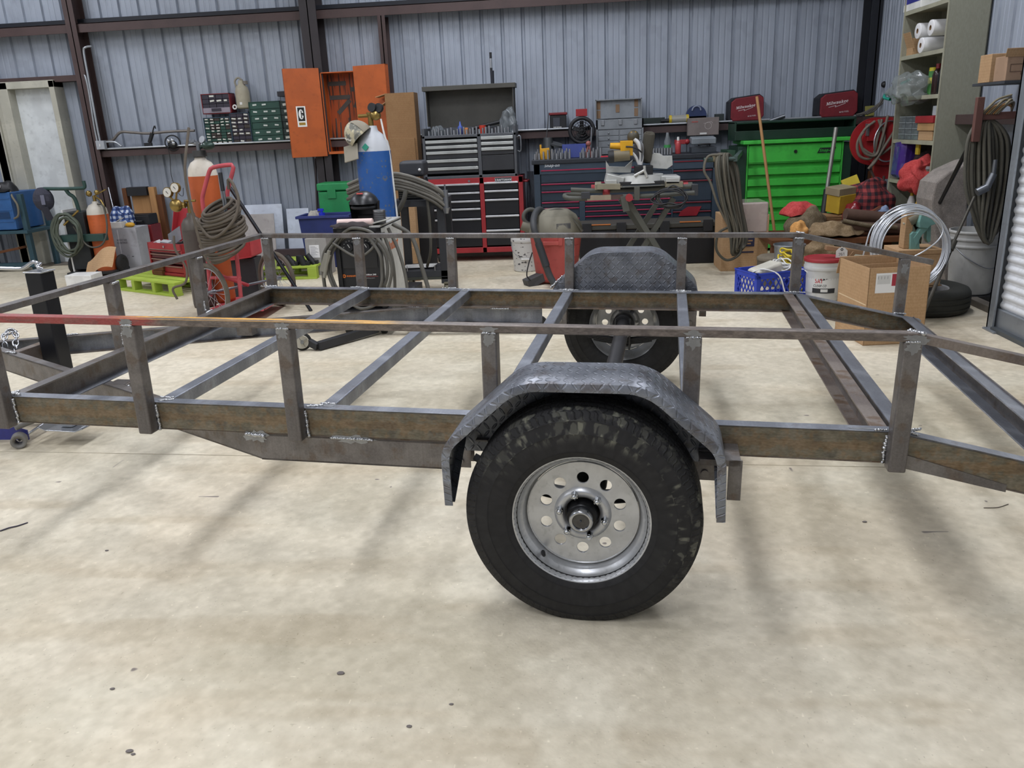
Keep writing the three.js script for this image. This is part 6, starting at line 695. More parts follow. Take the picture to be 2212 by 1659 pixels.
// ---------------------------------------------------------------- green chest
{
  const Z = -9.45, o = thing('roller_chest', 'bright green roller tool chest with black lettering', 'tool chest', V(W(1715, 545, Z).x, 0, Z)), X = u => o.L(u, 400).x, Y = v => o.L(1715, v).y, x0 = X(1611), x1 = X(1816), yT = Y(300), gr = pm(0x46bd48, 0.38), gd = pm(0x1c3b2c, 0.5), d = 0.6, cr = pm(0x379a3e, 0.4);
  mk('case', [bb(x0, 0.13, -d, x1, yT - 0.012, -0.04), bb(x0, 0.13, -0.04, x0 + 0.015, yT - 0.012, 0), bb(x1 - 0.015, 0.13, -0.04, x1, yT - 0.012, 0), bb(x0, 0.13, -0.04, x1, 0.19, 0)], gr, o); mk('corner_post', bb(x0 - 0.1, 0.13, -d, x0, yT - 0.06, -0.02), gd, o); mk('corner_post', bb(x1, 0.13, -d, x1 + 0.1, yT - 0.06, -0.02), gd, o); mk('side_trim', bb(x0 - 0.19, 0.13, -d, x0 - 0.1, yT - 0.1, -0.15), pm(0x33543f, 0.5), o);
  mk('top', bb(x0 - 0.05, yT - 0.04, -d, x1 + 0.08, yT, 0.03, 0.008), gr, o);
  const vs = [310, 352, 376, 400, 424, 448, 475, 505, 535]; for (let k = 0; k + 1 < vs.length; k++) { const t = Y(vs[k]), q = Y(vs[k + 1]), m = mk('drawer', bb(x0 + 0.02, q + 0.004, -0.42, x1 - 0.02, t - (k ? 0.046 : 0.006), -0.004), gr, o); if (k) mk('pull_recess', bb(x0 + 0.02, t - 0.05, -0.14, x1 - 0.02, t - 0.0, -0.12), cr, m); else mk('pull', bb(x0 + 0.02, q + 0.02, -0.004, x1 - 0.02, q + 0.03, 0.004), gr, m); }
  decal(o, 'name_plate', 0.2, 0.055, (g, w, h) => { g.fillStyle = '#15201a'; g.beginPath(); g.moveTo(0, h); g.lineTo(h * 0.5, 0); g.lineTo(w, 0); g.lineTo(w - h * 0.5, h); g.fill(); word('Snap-on', '#2fae3a', 'bold italic', 'sans-serif', 0.75)(g, w, h); }, X(1780), Y(327), 0.003); mk('lock', cyl(0.018, 0.018, 0.01, X(1714), Y(327), 0.003, [Math.PI / 2, 0, 0], 14), pm(0x1c2a20, 0.4), o);
  for (const x of [x0 + 0.12, x1 - 0.12]) for (const z of [-d + 0.1, -0.1]) castor(o, x, 0, z, 0.058);
  const h = thing('chest_hutch', 'very dark green hutch standing on the bright green chest', 'hutch', V(o.position.x, yT + 0.001, Z - 0.1)); const hy = W(1715, 258, Z - 0.1).y - yT; mk('back', bb(x0 - 0.1, 0, -0.45, x1 + 0.15, hy, -0.4), gd, h); mk('lid', bb(x0 - 0.12, hy - 0.03, -0.45, x1 + 0.16, hy, -0.05, 0.01), pm(0x18352a, 0.5), h); mk('lip', bb(x0 - 0.12, 0.0, -0.06, x1 + 0.16, hy * 0.5, -0.03, 0.006), pm(0x173226, 0.45), h); mk('end', bb(x0 - 0.12, 0, -0.45, x0 - 0.1, hy, -0.05), gd, h); mk('end', bb(x1 + 0.14, 0, -0.45, x1 + 0.16, hy, -0.05), gd, h);
}
// ---------------------------------------------------------------- shop vacuum, bucket
{
  const Z = -7.95, o = thing('shop_vacuum', 'dusty red shop vacuum with a grey lid and black hose', 'vacuum', V(W(1203, 615, Z).x, 0, Z)), red = pm(0xb8524c, 0.6), gy = pm(0x7b7768, 0.75), yR = o.L(1203, 502).y, yL = o.L(1203, 452).y, r = (o.L(1258, 540).x - o.L(1147, 540).x) / 2;
  mk('drum', lathe([[0.001, 0.02], [r * 0.76, 0.02], [r * 0.8, 0.05], [r, yR - 0.02], [r * 1.02, yR], [0.001, yR]], 40), red, o); mk('lid', lathe([[r * 1.03, yR], [r * 1.05, yR + 0.03], [r * 0.98, yR + 0.09], [r * 0.8, yR + 0.17], [r * 0.5, yL - yR > 0 ? yL + 0.0 : yR + 0.2], [0.001, yL + 0.015]], 40), gy, o);
  mk('latch', [box(0.15, 0.035, 0.04, -0.04, yR - 0.07, r * 0.98), box(0.04, 0.09, 0.03, 0.05, yR - 0.05, r * 0.97)], red, o); mk('panel', box(0.07, 0.1, 0.01, r * 0.8, yR - 0.16, r * 0.52, [0, 0.95, 0]), red, o); mk('vent', Array.from({ length: 13 }, (_, k) => box(0.005, 0.05, 0.01, 0.02 + k * 0.0105, yR + 0.085, r * 0.97 - k * 0.003, [-0.2, 0.1, 0], 0)), pm(0x3a3c46, 0.6), o); mk('handle_arch', tube([[-0.2, yR + 0.06, r * 0.7], [-0.1, yR + 0.19, r * 0.45], [0.06, yL - 0.0, r * 0.3], [0.2, yR + 0.1, r * 0.55], [0.26, yR + 0.02, r * 0.5]], 0.014, 40), pm(0x5d5b52, 0.7), o);
  mk('hose', tube([[-0.05, 0.0, r + 0.14], o.L(1185, 590, r + 0.1), o.L(1165, 530, r + 0.08), o.L(1153, 490, r + 0.06), o.L(1155, 465, 0.15), o.L(1165, 453, 0.05), o.L(1178, 462, 0.0), [0, yR + 0.08, 0]].map((p, i) => i ? vec(p) : o.L(1199, 616, r + 0.12)), 0.032, 70, 12), pm(0x3b3d3f, 0.6), o); mk('hose_cuff', [rod(o.L(1163, 525, r + 0.08), o.L(1180, 575, r + 0.1), 0.037)], pm(0x33363a, 0.5), o); mk('inlet', cyl(0.045, 0.05, 0.12, -r - 0.02, yR + 0.06, 0.02, [0, 0, 1.2]), gy, o); mk('loop', tor(0.07, 0.02, -r * 0.95, yR + 0.16, 0, [0, 0.3, 0]), pm(0x56564f, 0.7), o);
  mk('castor_foot', [wrinkle(box(0.2, 0.08, 0.12, -r * 0.85, 0.045, r * 0.6, [0, 0.5, 0.3]), 0.006, 20, 2), cyl(0.03, 0.03, 0.03, -r * 1.05, 0.031, r * 0.8, [Math.PI / 2, 0, 0])], pm(0x4a4a4a, 0.6), o); mk('castor_foot', [box(0.2, 0.06, 0.1, r * 0.85, 0.045, r * 0.4), cyl(0.03, 0.03, 0.03, r, 0.031, r * 0.5, [Math.PI / 2, 0, 0])], pm(0x4a4a4a, 0.6), o); mk('cord', tube([o.L(1150, 545, 0.2), o.L(1142, 570, 0.22), o.L(1138, 595, 0.25), o.L(1146, 606, 0.25)], 0.006), P2.black, o);
  const b = F(1137, 589), k = thing('bucket', 'white plastic bucket with black spatter beside the shop vacuum', 'bucket', V(b.x - 0.01, 0, b.z - 0.16)); const bh = k.L(1137, 512, 0.15).y, sp = new THREE.MeshPhysicalMaterial({ roughness: 0.5, side: THREE.DoubleSide, map: tex(256, 256, (u, v) => mix([204, 204, 200], [70, 70, 72], sm(0.66, 0.75, fbm(u, v, 10, 16, 4, 761))), [3, 3]) });
  mk('pail', lathe([[0.001, 0], [0.125, 0], [0.13, 0.01], [0.148, bh - 0.06], [0.155, bh - 0.06], [0.156, bh - 0.03], [0.15, bh - 0.03], [0.15, bh], [0.142, bh], [0.12, 0.02], [0.001, 0.02]], 36), sp, k); mk('bail', tube([[-0.155, bh - 0.05, 0], [-0.12, bh - 0.16, 0.12], [0, bh - 0.24, 0.155], [0.12, bh - 0.16, 0.12], [0.155, bh - 0.05, 0]], 0.003, 30, 5), P2.steel, k); mk('bail_grip', rod([-0.04, bh - 0.235, 0.155], [0.05, bh - 0.235, 0.155], 0.008), P2.white, k);
}
// long black job box under the saw
{
  const Z = -8.75, o = thing('job_box', 'long black plastic truck box with orange stripes and latches', 'box', V(W(1400, 570, Z).x, 0, Z)), X = u => o.L(u, 520).x, x0 = X(1252), x1 = X(1546), y = o.L(1400, 482).y; mk('body', bb(x0, 0, -0.45, x1, y - 0.06, 0, 0.015), pm(0x17181c, 0.55), o); mk('lid', bb(x0 - 0.01, y - 0.06, -0.46, x1 + 0.01, y, 0.01, 0.015), pm(0x45443e, 0.7), o); for (const u of [1268, 1342, 1435, 1528]) mk('latch', bb(X(u) - 0.05, y - 0.1, 0.01, X(u) + 0.05, y + 0.02, 0.035), pm(0x24262a, 0.5), o); for (const u of [1297, 1490]) mk('stripe', bb(X(u) - 0.11, y - 0.004, -0.02, X(u) + 0.11, y + 0.004, 0.014, 0), pm(0xc9783a, 0.5), o);
}
// ---------------------------------------------------------------- mitre saw on its stand
{
  const Z = -7.75, o = thing('saw_stand', 'grey folding saw stand with crossed legs, sliding arms and red knobs', 'stand', V(W(1385, 600, Z).x, 0, Z)), L = (u, v, dz = 0) => o.L(u, v, dz), gy = pm(0x55564f, 0.65), db = pm(0x8a8470, 0.7), rd = pm(0xa63238, 0.5);
  const foot = (u, z) => V(L(u, 520, z).x, 0.03, z);
  mk('leg', bar(L(1355, 430, 0.12), V(L(1465, 560, 0.12).x, 0.03, 0.12), 0.05, 0.05), gy, o); mk('leg', bar(L(1340, 430, -0.3), V(L(1450, 560, -0.3).x, 0.03, -0.3), 0.05, 0.05), gy, o); mk('leg', bar(L(1455, 428, 0.06), V(L(1345, 555, 0.06).x, 0.03, 0.06), 0.05, 0.05), gy, o); mk('leg', bar(L(1425, 430, -0.36), V(L(1320, 555, -0.36).x, 0.03, -0.36), 0.05, 0.05), gy, o);
  for (const [u, z] of [[1465, 0.12], [1450, -0.3], [1345, 0.06], [1320, -0.36]]) mk('foot', box(0.07, 0.03, 0.07, L(u, 556, z).x, 0.015, z), P2.rubber, o);
  mk('rail', tube([L(1233, 410, 0.05), L(1300, 412, 0.05), L(1400, 408, 0.05), L(1500, 402, 0.05)], 0.022, 30, 10), gy, o); mk('rail', tube([L(1240, 416, -0.32), L(1320, 408, -0.32), L(1420, 404, -0.32), L(1495, 398, -0.32)], 0.022, 30, 10), gy, o); mk('rail', tube([L(1345, 424, 0.2), L(1420, 422, 0.2), L(1500, 416, 0.2)], 0.02, 20, 10), gy, o);
  mk('arm', bar(L(1268, 428, 0.22), L(1320, 426, 0.22), 0.04, 0.045), pm(0x9a8c78, 0.5), o); mk('arm', bar(L(1318, 426, 0.215), L(1345, 425, 0.215), 0.036, 0.04), pm(0x5c4640, 0.5), o); mk('end_bar', tube([L(1268, 429, 0.2), L(1230, 428, 0.2), L(1220, 424, 0.1), L(1226, 421, -0.1), L(1262, 420, -0.2)], 0.022, 40, 9), gy, o); mk('collar', [rod(L(1277, 407, -0.05), L(1292, 407, -0.05), 0.035), rod(L(1302, 415, 0.06), L(1317, 415, 0.06), 0.035), rod(L(1476, 401, 0.02), L(1486, 400, 0.02), 0.03)], rd, o); mk('knob', [cyl(0.035, 0.035, 0.03, 0, 0, 0, [Math.PI / 2, 0, 0], 8)].map(g => { const p = L(1359, 427, 0.27); g.translate(p.x, p.y, p.z); return g; }), rd, o);
  mk('mount', [bar(L(1290, 403, 0.24), L(1340, 403, 0.24), 0.04, 0.05)].concat([bar(L(1292, 404, 0.24), L(1292, 398, -0.4), 0.06, 0.05)]), db, o); mk('mount', [bar(L(1437, 398, 0.2), L(1475, 398, 0.2), 0.04, 0.05), bar(L(1450, 398, 0.2), L(1450, 393, -0.4), 0.06, 0.05)], db, o); mk('clamp', [box(0.06, 0.14, 0.05, L(1350, 440, 0.24).x, L(1350, 440, 0.24).y, 0.24, [0, 0, 0.2]), box(0.05, 0.12, 0.05, L(1376, 418, 0.24).x, L(1376, 418, 0.24).y, 0.22)], gy, o); mk('end_clamp', box(0.06, 0.1, 0.08, L(1500, 410, 0.05).x, L(1500, 410, 0.05).y, 0.05), pm(0x3a3c40, 0.5), o); mk('end_clamp', box(0.08, 0.06, 0.06, L(1265, 422, 0.22).x, L(1265, 422, 0.22).y, 0.22), pm(0x3a3c40, 0.5), o);
  for (let k = 0; k < 4; k++) mk('cord', tube(loopPts(L(1445 + k * 3, 428, 0.3), 0.15 - 0.01 * k, 0.055 + 0.014 * k, 12, 0.03, 0.012), 0.008, 50, 6, true), P2.black, o);
  // the saw
  const s = thing('mitre_saw', 'yellow, white and grey mitre saw on the folding stand', 'saw', V(o.position.x, L(1385, 402, 0).y + o.position.y, Z + 0.02)), S = (u, v, dz = 0) => s.L(u, v, dz), al = pm(0xc3c4bf, 0.45, 0.3), yl = pm(0xe0a820, 0.4), wt = pm(0xe8e9e8, 0.4), bk = pm(0x1f2022, 0.5);
  mk('base', [bar(S(1308, 384), S(1345, 392), 0.3, 0.09), bar(S(1425, 388), S(1465, 388), 0.3, 0.08), cyl(0.2, 0.22, 0.07, S(1385, 385).x, S(1385, 385).y, 0, null, 32)], al, s); mk('foot', [box(0.1, 0.06, 0.1, S(1320, 396, 0.15).x, S(1320, 396, 0.15).y, 0.15), box(0.12, 0.05, 0.1, S(1452, 390, 0.15).x, S(1452, 390, 0.15).y, 0.15)], al, s); mk('turntable', box(0.4, 0.03, 0.26, S(1385, 392, 0.1).x, S(1385, 394, 0.1).y, 0.06), bk, s);
  const fence = (pts, dz) => ext(pts.map(([u, v]) => { const p = S(u, v, dz); return [p.x, p.y]; }), 0.03, 0.003, 0, 0, dz); mk('fence', fence([[1310, 372], [1309, 348], [1316, 360], [1350, 361], [1366, 346], [1362, 372]], -0.06), al, s); mk('fence', fence([[1405, 362], [1404, 338], [1412, 331], [1425, 332], [1432, 337], [1451, 337], [1452, 356], [1440, 364]], -0.06), al, s); mk('arm_base', box(0.16, 0.12, 0.16, S(1390, 372, 0.02).x, S(1390, 372, 0.02).y, 0.02), bk, s); mk('mitre_lock', [rod(S(1370, 380, 0.2), S(1392, 368, 0.2), 0.012), rod(S(1392, 358, 0.2), S(1393, 372, 0.2), 0.012), rod(S(1393, 370, 0.2), S(1398, 383, 0.2), 0.012)], al, s);
  const bl = S(1374, 322, 0.0); mk('blade', [cyl(0.105, 0.105, 0.004, bl.x + 0.02, bl.y - 0.02, 0.02, [0, 0.4, Math.PI / 2], 40)], P2.steel, s); mk('blade_guard', [tube([S(1370, 300, 0.05), S(1380, 312, 0.05), S(1386, 335, 0.05), S(1383, 356, 0.05)], 0.02, 30, 10), tube([S(1366, 330, 0.05), S(1374, 340, 0.05), S(1380, 355, 0.05)], 0.012, 20, 8)], wt, s); mk('guard_top', [sph(0.055, S(1368, 296, 0.02).x, S(1368, 296, 0.02).y, 0.02, [1, 1.1, 0.9])], pm(0x4a4535, 0.5), s); mk('guard_cap', box(0.05, 0.02, 0.06, S(1368, 287, 0.02).x, S(1368, 287, 0.02).y, 0.02), yl, s);
  mk('motor', [rod(S(1318, 315, 0.05), S(1346, 316, 0.05), 0.026, 0.032), box(0.11, 0.13, 0.12, S(1353, 320, 0.05).x, S(1353, 320, 0.05).y, 0.05)], yl, s); mk('motor_body', rod(S(1322, 338, 0.08), S(1360, 334, 0.08), 0.05, 0.05), pm(0x7a7058, 0.5), s); mk('motor_end', rod(S(1314, 339, 0.08), S(1326, 338, 0.08), 0.056), bk, s); mk('dust_bag', wrinkle(box(0.1, 0.28, 0.12, S(1399, 318, -0.05).x, S(1399, 318, -0.05).y, -0.05, [0, 0, -0.15], 0.03), 0.005, 18, 2), pm(0x4c483e, 0.9), s); mk('cord', tube([S(1352, 317, 0.12), S(1366, 318, 0.13), S(1378, 323, 0.12), S(1386, 329, 0.1)], 0.008), P2.black, s);
}
// ---------------------------------------------------------------- coiled cable on its stand, cartons, poles
{
  const Z = -8.05, o = thing('swing_arm', 'green steel swing arm reaching out from the side of the green chest', 'arm', W(1590, 343, Z)), L = (u, v, dz = 0) => o.L(u, v, dz), gm = pm(0x4a5c56, 0.55, 0.3);
  const yA = 0; mk('arm', tube([V(L(1520, 342).x, 0, 0), V(L(1560, 342).x, 0, 0), V(L(1588, 342).x, 0, 0)], 0.022, 8, 12), gm, o); mk('sleeve', rod(V(L(1540, 340).x, 0.01, 0), V(L(1566, 340).x, 0.01, 0), 0.03), pm(0xa89c7e, 0.7), o); mk('reach', bar(V(L(1588, 342).x, 0, 0.02), V(W(1600, 343, -9.58).x - o.position.x, 0, -1.52), 0.04, 0.05), gm, o);
  const c = thing('cable_coil', 'long dusty coil of cable hanging from the green swing arm', 'cable', o.position.clone()), q = (u, v, z) => L(u, v, z).sub(V(0, yA, 0)), hm = [pm(0x5f5a4c, 0.75), pm(0x4b4a40, 0.75), pm(0x6c675a, 0.75)];
  for (let k = 0; k < 14; k++) { const d = k * 2.1, z = 0.05 + 0.012 * (k % 5), e = 6 * Math.sin(k * 2.7); mk('loop', tube([q(1552 + d * 0.8, 332, 0), q(1546 + d + e * 0.3, 360, z), q(1556 + d * 0.9, 430, z + 0.02), q(1578 + d * 0.7 + e, 500, z + 0.02), q(1588 + e, 545 - e, z), q(1600 + d * 0.5, 520, -z * 0.3), q(1588 + d * 0.5, 440, -z * 0.5), q(1566 + d, 365, -z * 0.4)], 0.012, 60, 6, true), hm[k % 3], c); }
  mk('loop', tube([q(1560, 334, 0.03), q(1530, 338, 0.04), q(1521, 368, 0.05), q(1535, 395, 0.06), q(1550, 440, 0.07), q(1575, 490, 0.08)], 0.012, 50), hm[2], c); mk('loop', tube([q(1575, 490, 0.08), q(1552, 505, 0.08), q(1548, 540, 0.08), q(1570, 562, 0.08), q(1598, 548, 0.07), q(1600, 520, 0.05)], 0.013, 40), hm[1], c);
  const b = thing('upright_carton', 'tall brown carton with navy print wrapped in clear film', 'box', V(W(1612, 590, -8.2).x, 0, -8.45)), bx0 = W(1559, 540, -8.2).x - b.position.x, bx1 = W(1660, 540, -8.2).x - b.position.x, by = W(1625, 438, -8.2).y; mk('body', bb(bx0, 0, -0.2, bx1, by - 0.12, 0.22, 0.004), card, b); mk('film', bb(bx0 + 0.16, by - 0.3, -0.19, bx1 - 0.01, by, 0.225, 0.02), pm(0xb9aba2, 0.25, 0, { clearcoat: 0.8 }), b); decal(b, 'print', 0.2, 0.24, (g, w, h) => { g.fillStyle = '#2a2c48'; g.fillRect(w * 0.1, h * 0.02, w * 0.8, h * 0.1); g.fillRect(w * 0.0, h * 0.3, w * 0.45, h * 0.35); g.fillRect(w * 0.52, h * 0.3, w * 0.45, h * 0.35); g.fillStyle = '#b08a62'; g.fillRect(w * 0.08, h * 0.38, w * 0.28, h * 0.06); g.fillRect(w * 0.2, h * 0.48, w * 0.28, h * 0.06); g.fillRect(w * 0.6, h * 0.38, w * 0.28, h * 0.06); g.fillRect(w * 0.52, h * 0.5, w * 0.28, h * 0.06); g.fillStyle = '#2a2c48'; g.fillRect(w * 0.1, h * 0.85, w * 0.85, h * 0.06); }, (bx0 + bx1) / 2, 0.28, 0.224);
  single('broom', 'wooden broom handle leaning against the bright green chest', 'broom', [rod(F(1681, 563), W(1635, 209, -9.3), 0.016, 0.016), box(0.3, 0.05, 0.06, F(1681, 563).x, 0.026, F(1681, 563).z)], wood);
  const p = thing('pry_bar', 'long grey steel bar with a black grip leaning on the green chest', 'bar', F(1764, 560)); const top = W(1806, 276, -9.2).sub(p.position), mid = top.clone().multiplyScalar(0.5); mk('bar', rod([0, 0, 0], top, 0.022), pm(0x8a8a82, 0.4, 0.5), p); mk('grip', rod(top.clone().multiplyScalar(0.3), mid.clone().multiplyScalar(1.06), 0.033), P2.black, p);
}
// ---------------------------------------------------------------- the heap in the corner
const canvas = cloth(132, 112, 84, 771), canvasDk = cloth(104, 92, 72, 773), rag = cloth(180, 66, 64, 775), redPlaid = plaid([34, 26, 34], [92, 38, 42], [140, 58, 58], 777);
{
  const Z = -7.85, P = (u, v, z = Z) => W(u, v, z), put = (name, label, cat, geo, mat, u, v, z = Z) => single(name, label, cat, geo, mat, P(u, v, z));
  // a low bench carries the heap
  const b = thing('work_bench', 'low wooden bench buried under clothes and cartons', 'bench', V(P(1800, 600, -7.9).x, 0, -7.9)), ty = P(1800, 512, -7.75).y, bw = 0.66; mk('top', bb(-bw, ty - 0.05, -0.45, bw, ty, 0.25), woodDark, b); for (const x of [-bw + 0.05, bw - 0.05]) for (const z of [-0.4, 0.2]) mk('leg', bb(x - 0.04, 0, z - 0.04, x + 0.04, ty - 0.05, z + 0.04), woodDark, b);
  const T = (u, dz = 0) => V(W(u, 505, -7.9 + dz).x, ty + 0.002, -7.9 + dz);
  const hp = (name, label, cat, u, dz, w, h, d, amp, fr, sd, mat, dy = 0) => { const g = lump(w, h, d, amp, fr, sd, 56); g.computeBoundingBox(); g.translate(0, -g.boundingBox.min.y, 0); const p = T(u, dz); p.y += dy; return single(name, label, cat, g, mat, p); };
  hp('coveralls', 'pile of olive brown canvas coveralls on the bench', 'clothes', 1742, -0.05, 0.42, 0.22, 0.36, 0.016, 12, 4, canvasDk); hp('red_rags', 'heap of red shop rags on top of the canvas coveralls', 'rags', 1725, -0.12, 0.36, 0.12, 0.3, 0.012, 14, 7, rag, 0.17); hp('leather_gloves', 'tan leather work gloves beside the canvas pile', 'gloves', 1725, 0.14, 0.16, 0.14, 0.14, 0.01, 22, 9, cloth(206, 152, 88, 779));
  hp('canvas_bag', 'folded brown canvas tool bag hanging over the bench edge', 'bag', 1800, 0.12, 0.52, 0.12, 0.3, 0.014, 15, 11, canvas); single('canvas_apron', 'crumpled brown canvas apron hanging below the bench top', 'apron', (() => { const g = lump(0.44, 0.3, 0.12, 0.022, 13, 13, 56, 2); g.computeBoundingBox(); g.translate(0, -g.boundingBox.max.y, 0); return g; })(), canvas, V(W(1770, 540, -7.55).x, ty + 0.03, -7.56));
  const c1 = thing('ribbed_carton', 'open brown carton of corrugated inserts on the bench', 'box', T(1815, -0.2)); for (let k = 0; k < 2; k++) mk('wall', bb(-0.2 + k * 0.2, 0, -0.1, -0.02 + k * 0.22, 0.17, 0.1, 0.003), cardDusty, c1); for (let k = 0; k < 7; k++) { mk('flute', bb(-0.195, 0.03 + k * 0.02, 0.1, -0.03, 0.036 + k * 0.02, 0.106, 0), cardDusty, c1); mk('flute', bb(0.005, 0.03 + k * 0.02, 0.1, 0.195, 0.036 + k * 0.02, 0.106, 0), cardDusty, c1); }
  const yb = thing('mustard_box', 'mustard yellow box with a dirty top on the ribbed carton', 'box', c1.position.clone().add(V(-0.02, 0.175, 0)), null, 0.5); mk('body', box(0.2, 0.17, 0.17, 0, 0.1, 0, [0.1, 0, 0.06]), pm(0xb99a2c, 0.6), yb); mk('lid', box(0.21, 0.07, 0.18, -0.01, 0.215, 0, [0.1, 0, 0.06]), pm(0x8f8468, 0.8), yb);
  hp('plaid_jacket', 'red and black plaid jacket heaped beside the shelf unit', 'jacket', 1868, -0.25, 0.5, 0.34, 0.36, 0.02, 10, 15, redPlaid, 0.1); single('glossy_bag', 'glossy dark red bag beside the plaid jacket', 'bag', lump(0.2, 0.17, 0.16, 0.012, 16, 17, 34), pm(0x84202c, 0.2, 0, { clearcoat: 1 }), T(1838, -0.08).add(V(0, 0.12, 0))); single('yellow_packet', 'yellow packet with black print on the plaid jacket', 'packet', box(0.16, 0.1, 0.02, 0, 0.05, 0, [-0.3, 0, 0.35]), pm(0xcdb93c, 0.5), T(1828, -0.35).add(V(0, 0.4, 0)));
  const rl = thing('rubber_roll', 'brown rolled mat lying across the bench', 'roll', T(1862, 0.02)); mk('roll', [rod([-0.2, 0.2, 0.1], [0.3, 0.13, 0.05], 0.055), rod([-0.24, 0.1, 0.12], [0.3, 0.05, 0.1], 0.05)], pm(0x5b4438, 0.85), rl); mk('lining', tube([[-0.24, 0.15, 0.16], [0.0, 0.1, 0.18], [0.25, 0.07, 0.16]], 0.02), canvasDk, rl); single('copper_pipe', 'copper pipe leaning over the bench towards the shelf', 'pipe', rod(T(1878, 0.05).add(V(0, 0.2, 0)), W(1918, 438, -8.1), 0.018), pm(0xb4775a, 0.35, 0.6)); single('denim_rag', 'pale blue denim rag under the copper pipe', 'rag', lump(0.2, 0.14, 0.18, 0.012, 18, 19, 34), cloth(120, 136, 164, 781), T(1902, -0.05).add(V(0, 0.1, 0)));
  single('dark_toolbox', 'black box between the bench and the shelf unit', 'box', box(0.22, 0.2, 0.2, 0, 0.1, 0), P2.black, T(1928, 0.02));
}
{ // the yoke with the paper tag, and the buckets under the bench
  const k = F(1795, 655), o = thing('paint_bucket', 'white bucket with a red lid and SAT clear coat label', 'bucket', V(k.x - 0.03, 0, k.z - 0.16)), h = o.L(1795, 562, 0.15).y; mk('pail', lathe([[0.001, 0], [0.13, 0], [0.135, 0.01], [0.15, h - 0.09], [0.158, h - 0.09], [0.158, h - 0.06], [0.152, h - 0.06], [0.155, h - 0.02]], 40), pm(0xd6d7d4, 0.45), o); mk('lid', lathe([[0.16, h - 0.025], [0.162, h], [0.15, h + 0.004], [0.145, h - 0.006], [0.001, h - 0.006]], 40), pm(0x9e2a32, 0.5), o);
  const cg = new THREE.CylinderGeometry(0.147, 0.1425, 0.16, 30, 1, true, -1.5, 2.2), cv = document.createElement('canvas'); cv.width = 512; cv.height = 200; const g = cv.getContext('2d'); g.fillStyle = '#d6d7d4'; g.fillRect(0, 0, 512, 200); g.fillStyle = '#1c1e22'; g.beginPath(); g.ellipse(300, 40, 70, 24, -0.2, 0, 7); g.fill(); g.fillStyle = '#b03038'; g.font = 'bold 60px sans-serif'; g.fillText('SAT', 180, 96); g.fillStyle = '#2a2c30'; g.font = 'italic bold 36px sans-serif'; g.fillText('CLEAR CO', 160, 136); g.fillRect(150, 150, 300, 50); g.fillStyle = '#d6d7d4'; g.fillRect(260, 158, 90, 30); const t = new THREE.CanvasTexture(cv); t.colorSpace = THREE.SRGBColorSpace; mk('label', fin(cg, 0, h * 0.45, 0, null, true), new THREE.MeshPhysicalMaterial({ map: t, roughness: 0.5, side: THREE.DoubleSide }), o);
  const y = thing('hitch_arm', 'tan cast steel hitch arm with a paper number tag', 'hitch', V(o.position.x + 0.2, h + 0.02, o.position.z + 0.0)); mk('arm', [bar([-0.2, 0.06, 0], [0.36, -0.03, 0.02], 0.06, 0.035), bar([0.02, 0.02, 0.03], [-0.04, -0.05, 0.04], 0.03, 0.03), tor(0.035, 0.014, -0.05, 0.005, 0.03, null, 8, 18), bar([0.02, 0.04, 0.02], [0.02, -0.1, 0.02], 0.06, 0.06)], pm(0x9a7a5a, 0.55), y);
  const tg_ = thing('paper_tag', 'white paper tag printed 761 hanging over the red-lidded bucket', 'tag', V(W(1817, 560, -6.7).x, W(1817, 547, -6.7).y, -6.7)); mk('card', ext([[-0.045, -0.035], [0.045, -0.035], [0.045, 0.02], [0.02, 0.045], [-0.02, 0.045], [-0.045, 0.02]], 0.002, 0), P2.white, tg_); decal(tg_, 'number', 0.07, 0.04, word('761', '#3a3a3c', ''), 0, -0.008, 0.002, [0, 0, 0.1], 128); mk('eyelet', tor(0.008, 0.003, 0, 0.03, 0.001), P2.rubber, tg_); mk('string', rod([0, 0.03, 0], [0.02, 0.075, -0.08], 0.002), P2.white, tg_);
  const z = thing('steel_pail', 'galvanised steel pail standing behind the blue crate', 'bucket', V(W(1700, 620, -7.2).x, 0, -7.2)), zh = z.L(1705, 527).y; mk('pail', lathe([[0.001, 0], [0.1, 0], [0.13, zh], [0.137, zh], [0.137, zh - 0.012], [0.128, zh - 0.02], [0.095, 0.02], [0.001, 0.02]], 32), pm(0x9ea3a8, 0.35, 0.7), z);
  const pd = thing('round_tin', 'dusty round lidded tin on the floor behind the blue crate', 'tin', V(W(1668, 600, -7.5).x, 0, -7.5)), ph = pd.L(1670, 550).y; mk('can', cyl(0.14, 0.14, ph - 0.04, 0, (ph - 0.04) / 2, 0, null, 32), pm(0x5b5347, 0.8), pd); mk('lid', lathe([[0.001, ph], [0.12, ph - 0.004], [0.145, ph - 0.02], [0.145, ph - 0.045], [0.14, ph - 0.045]], 32), pm(0x736a5a, 0.85), pd);
}
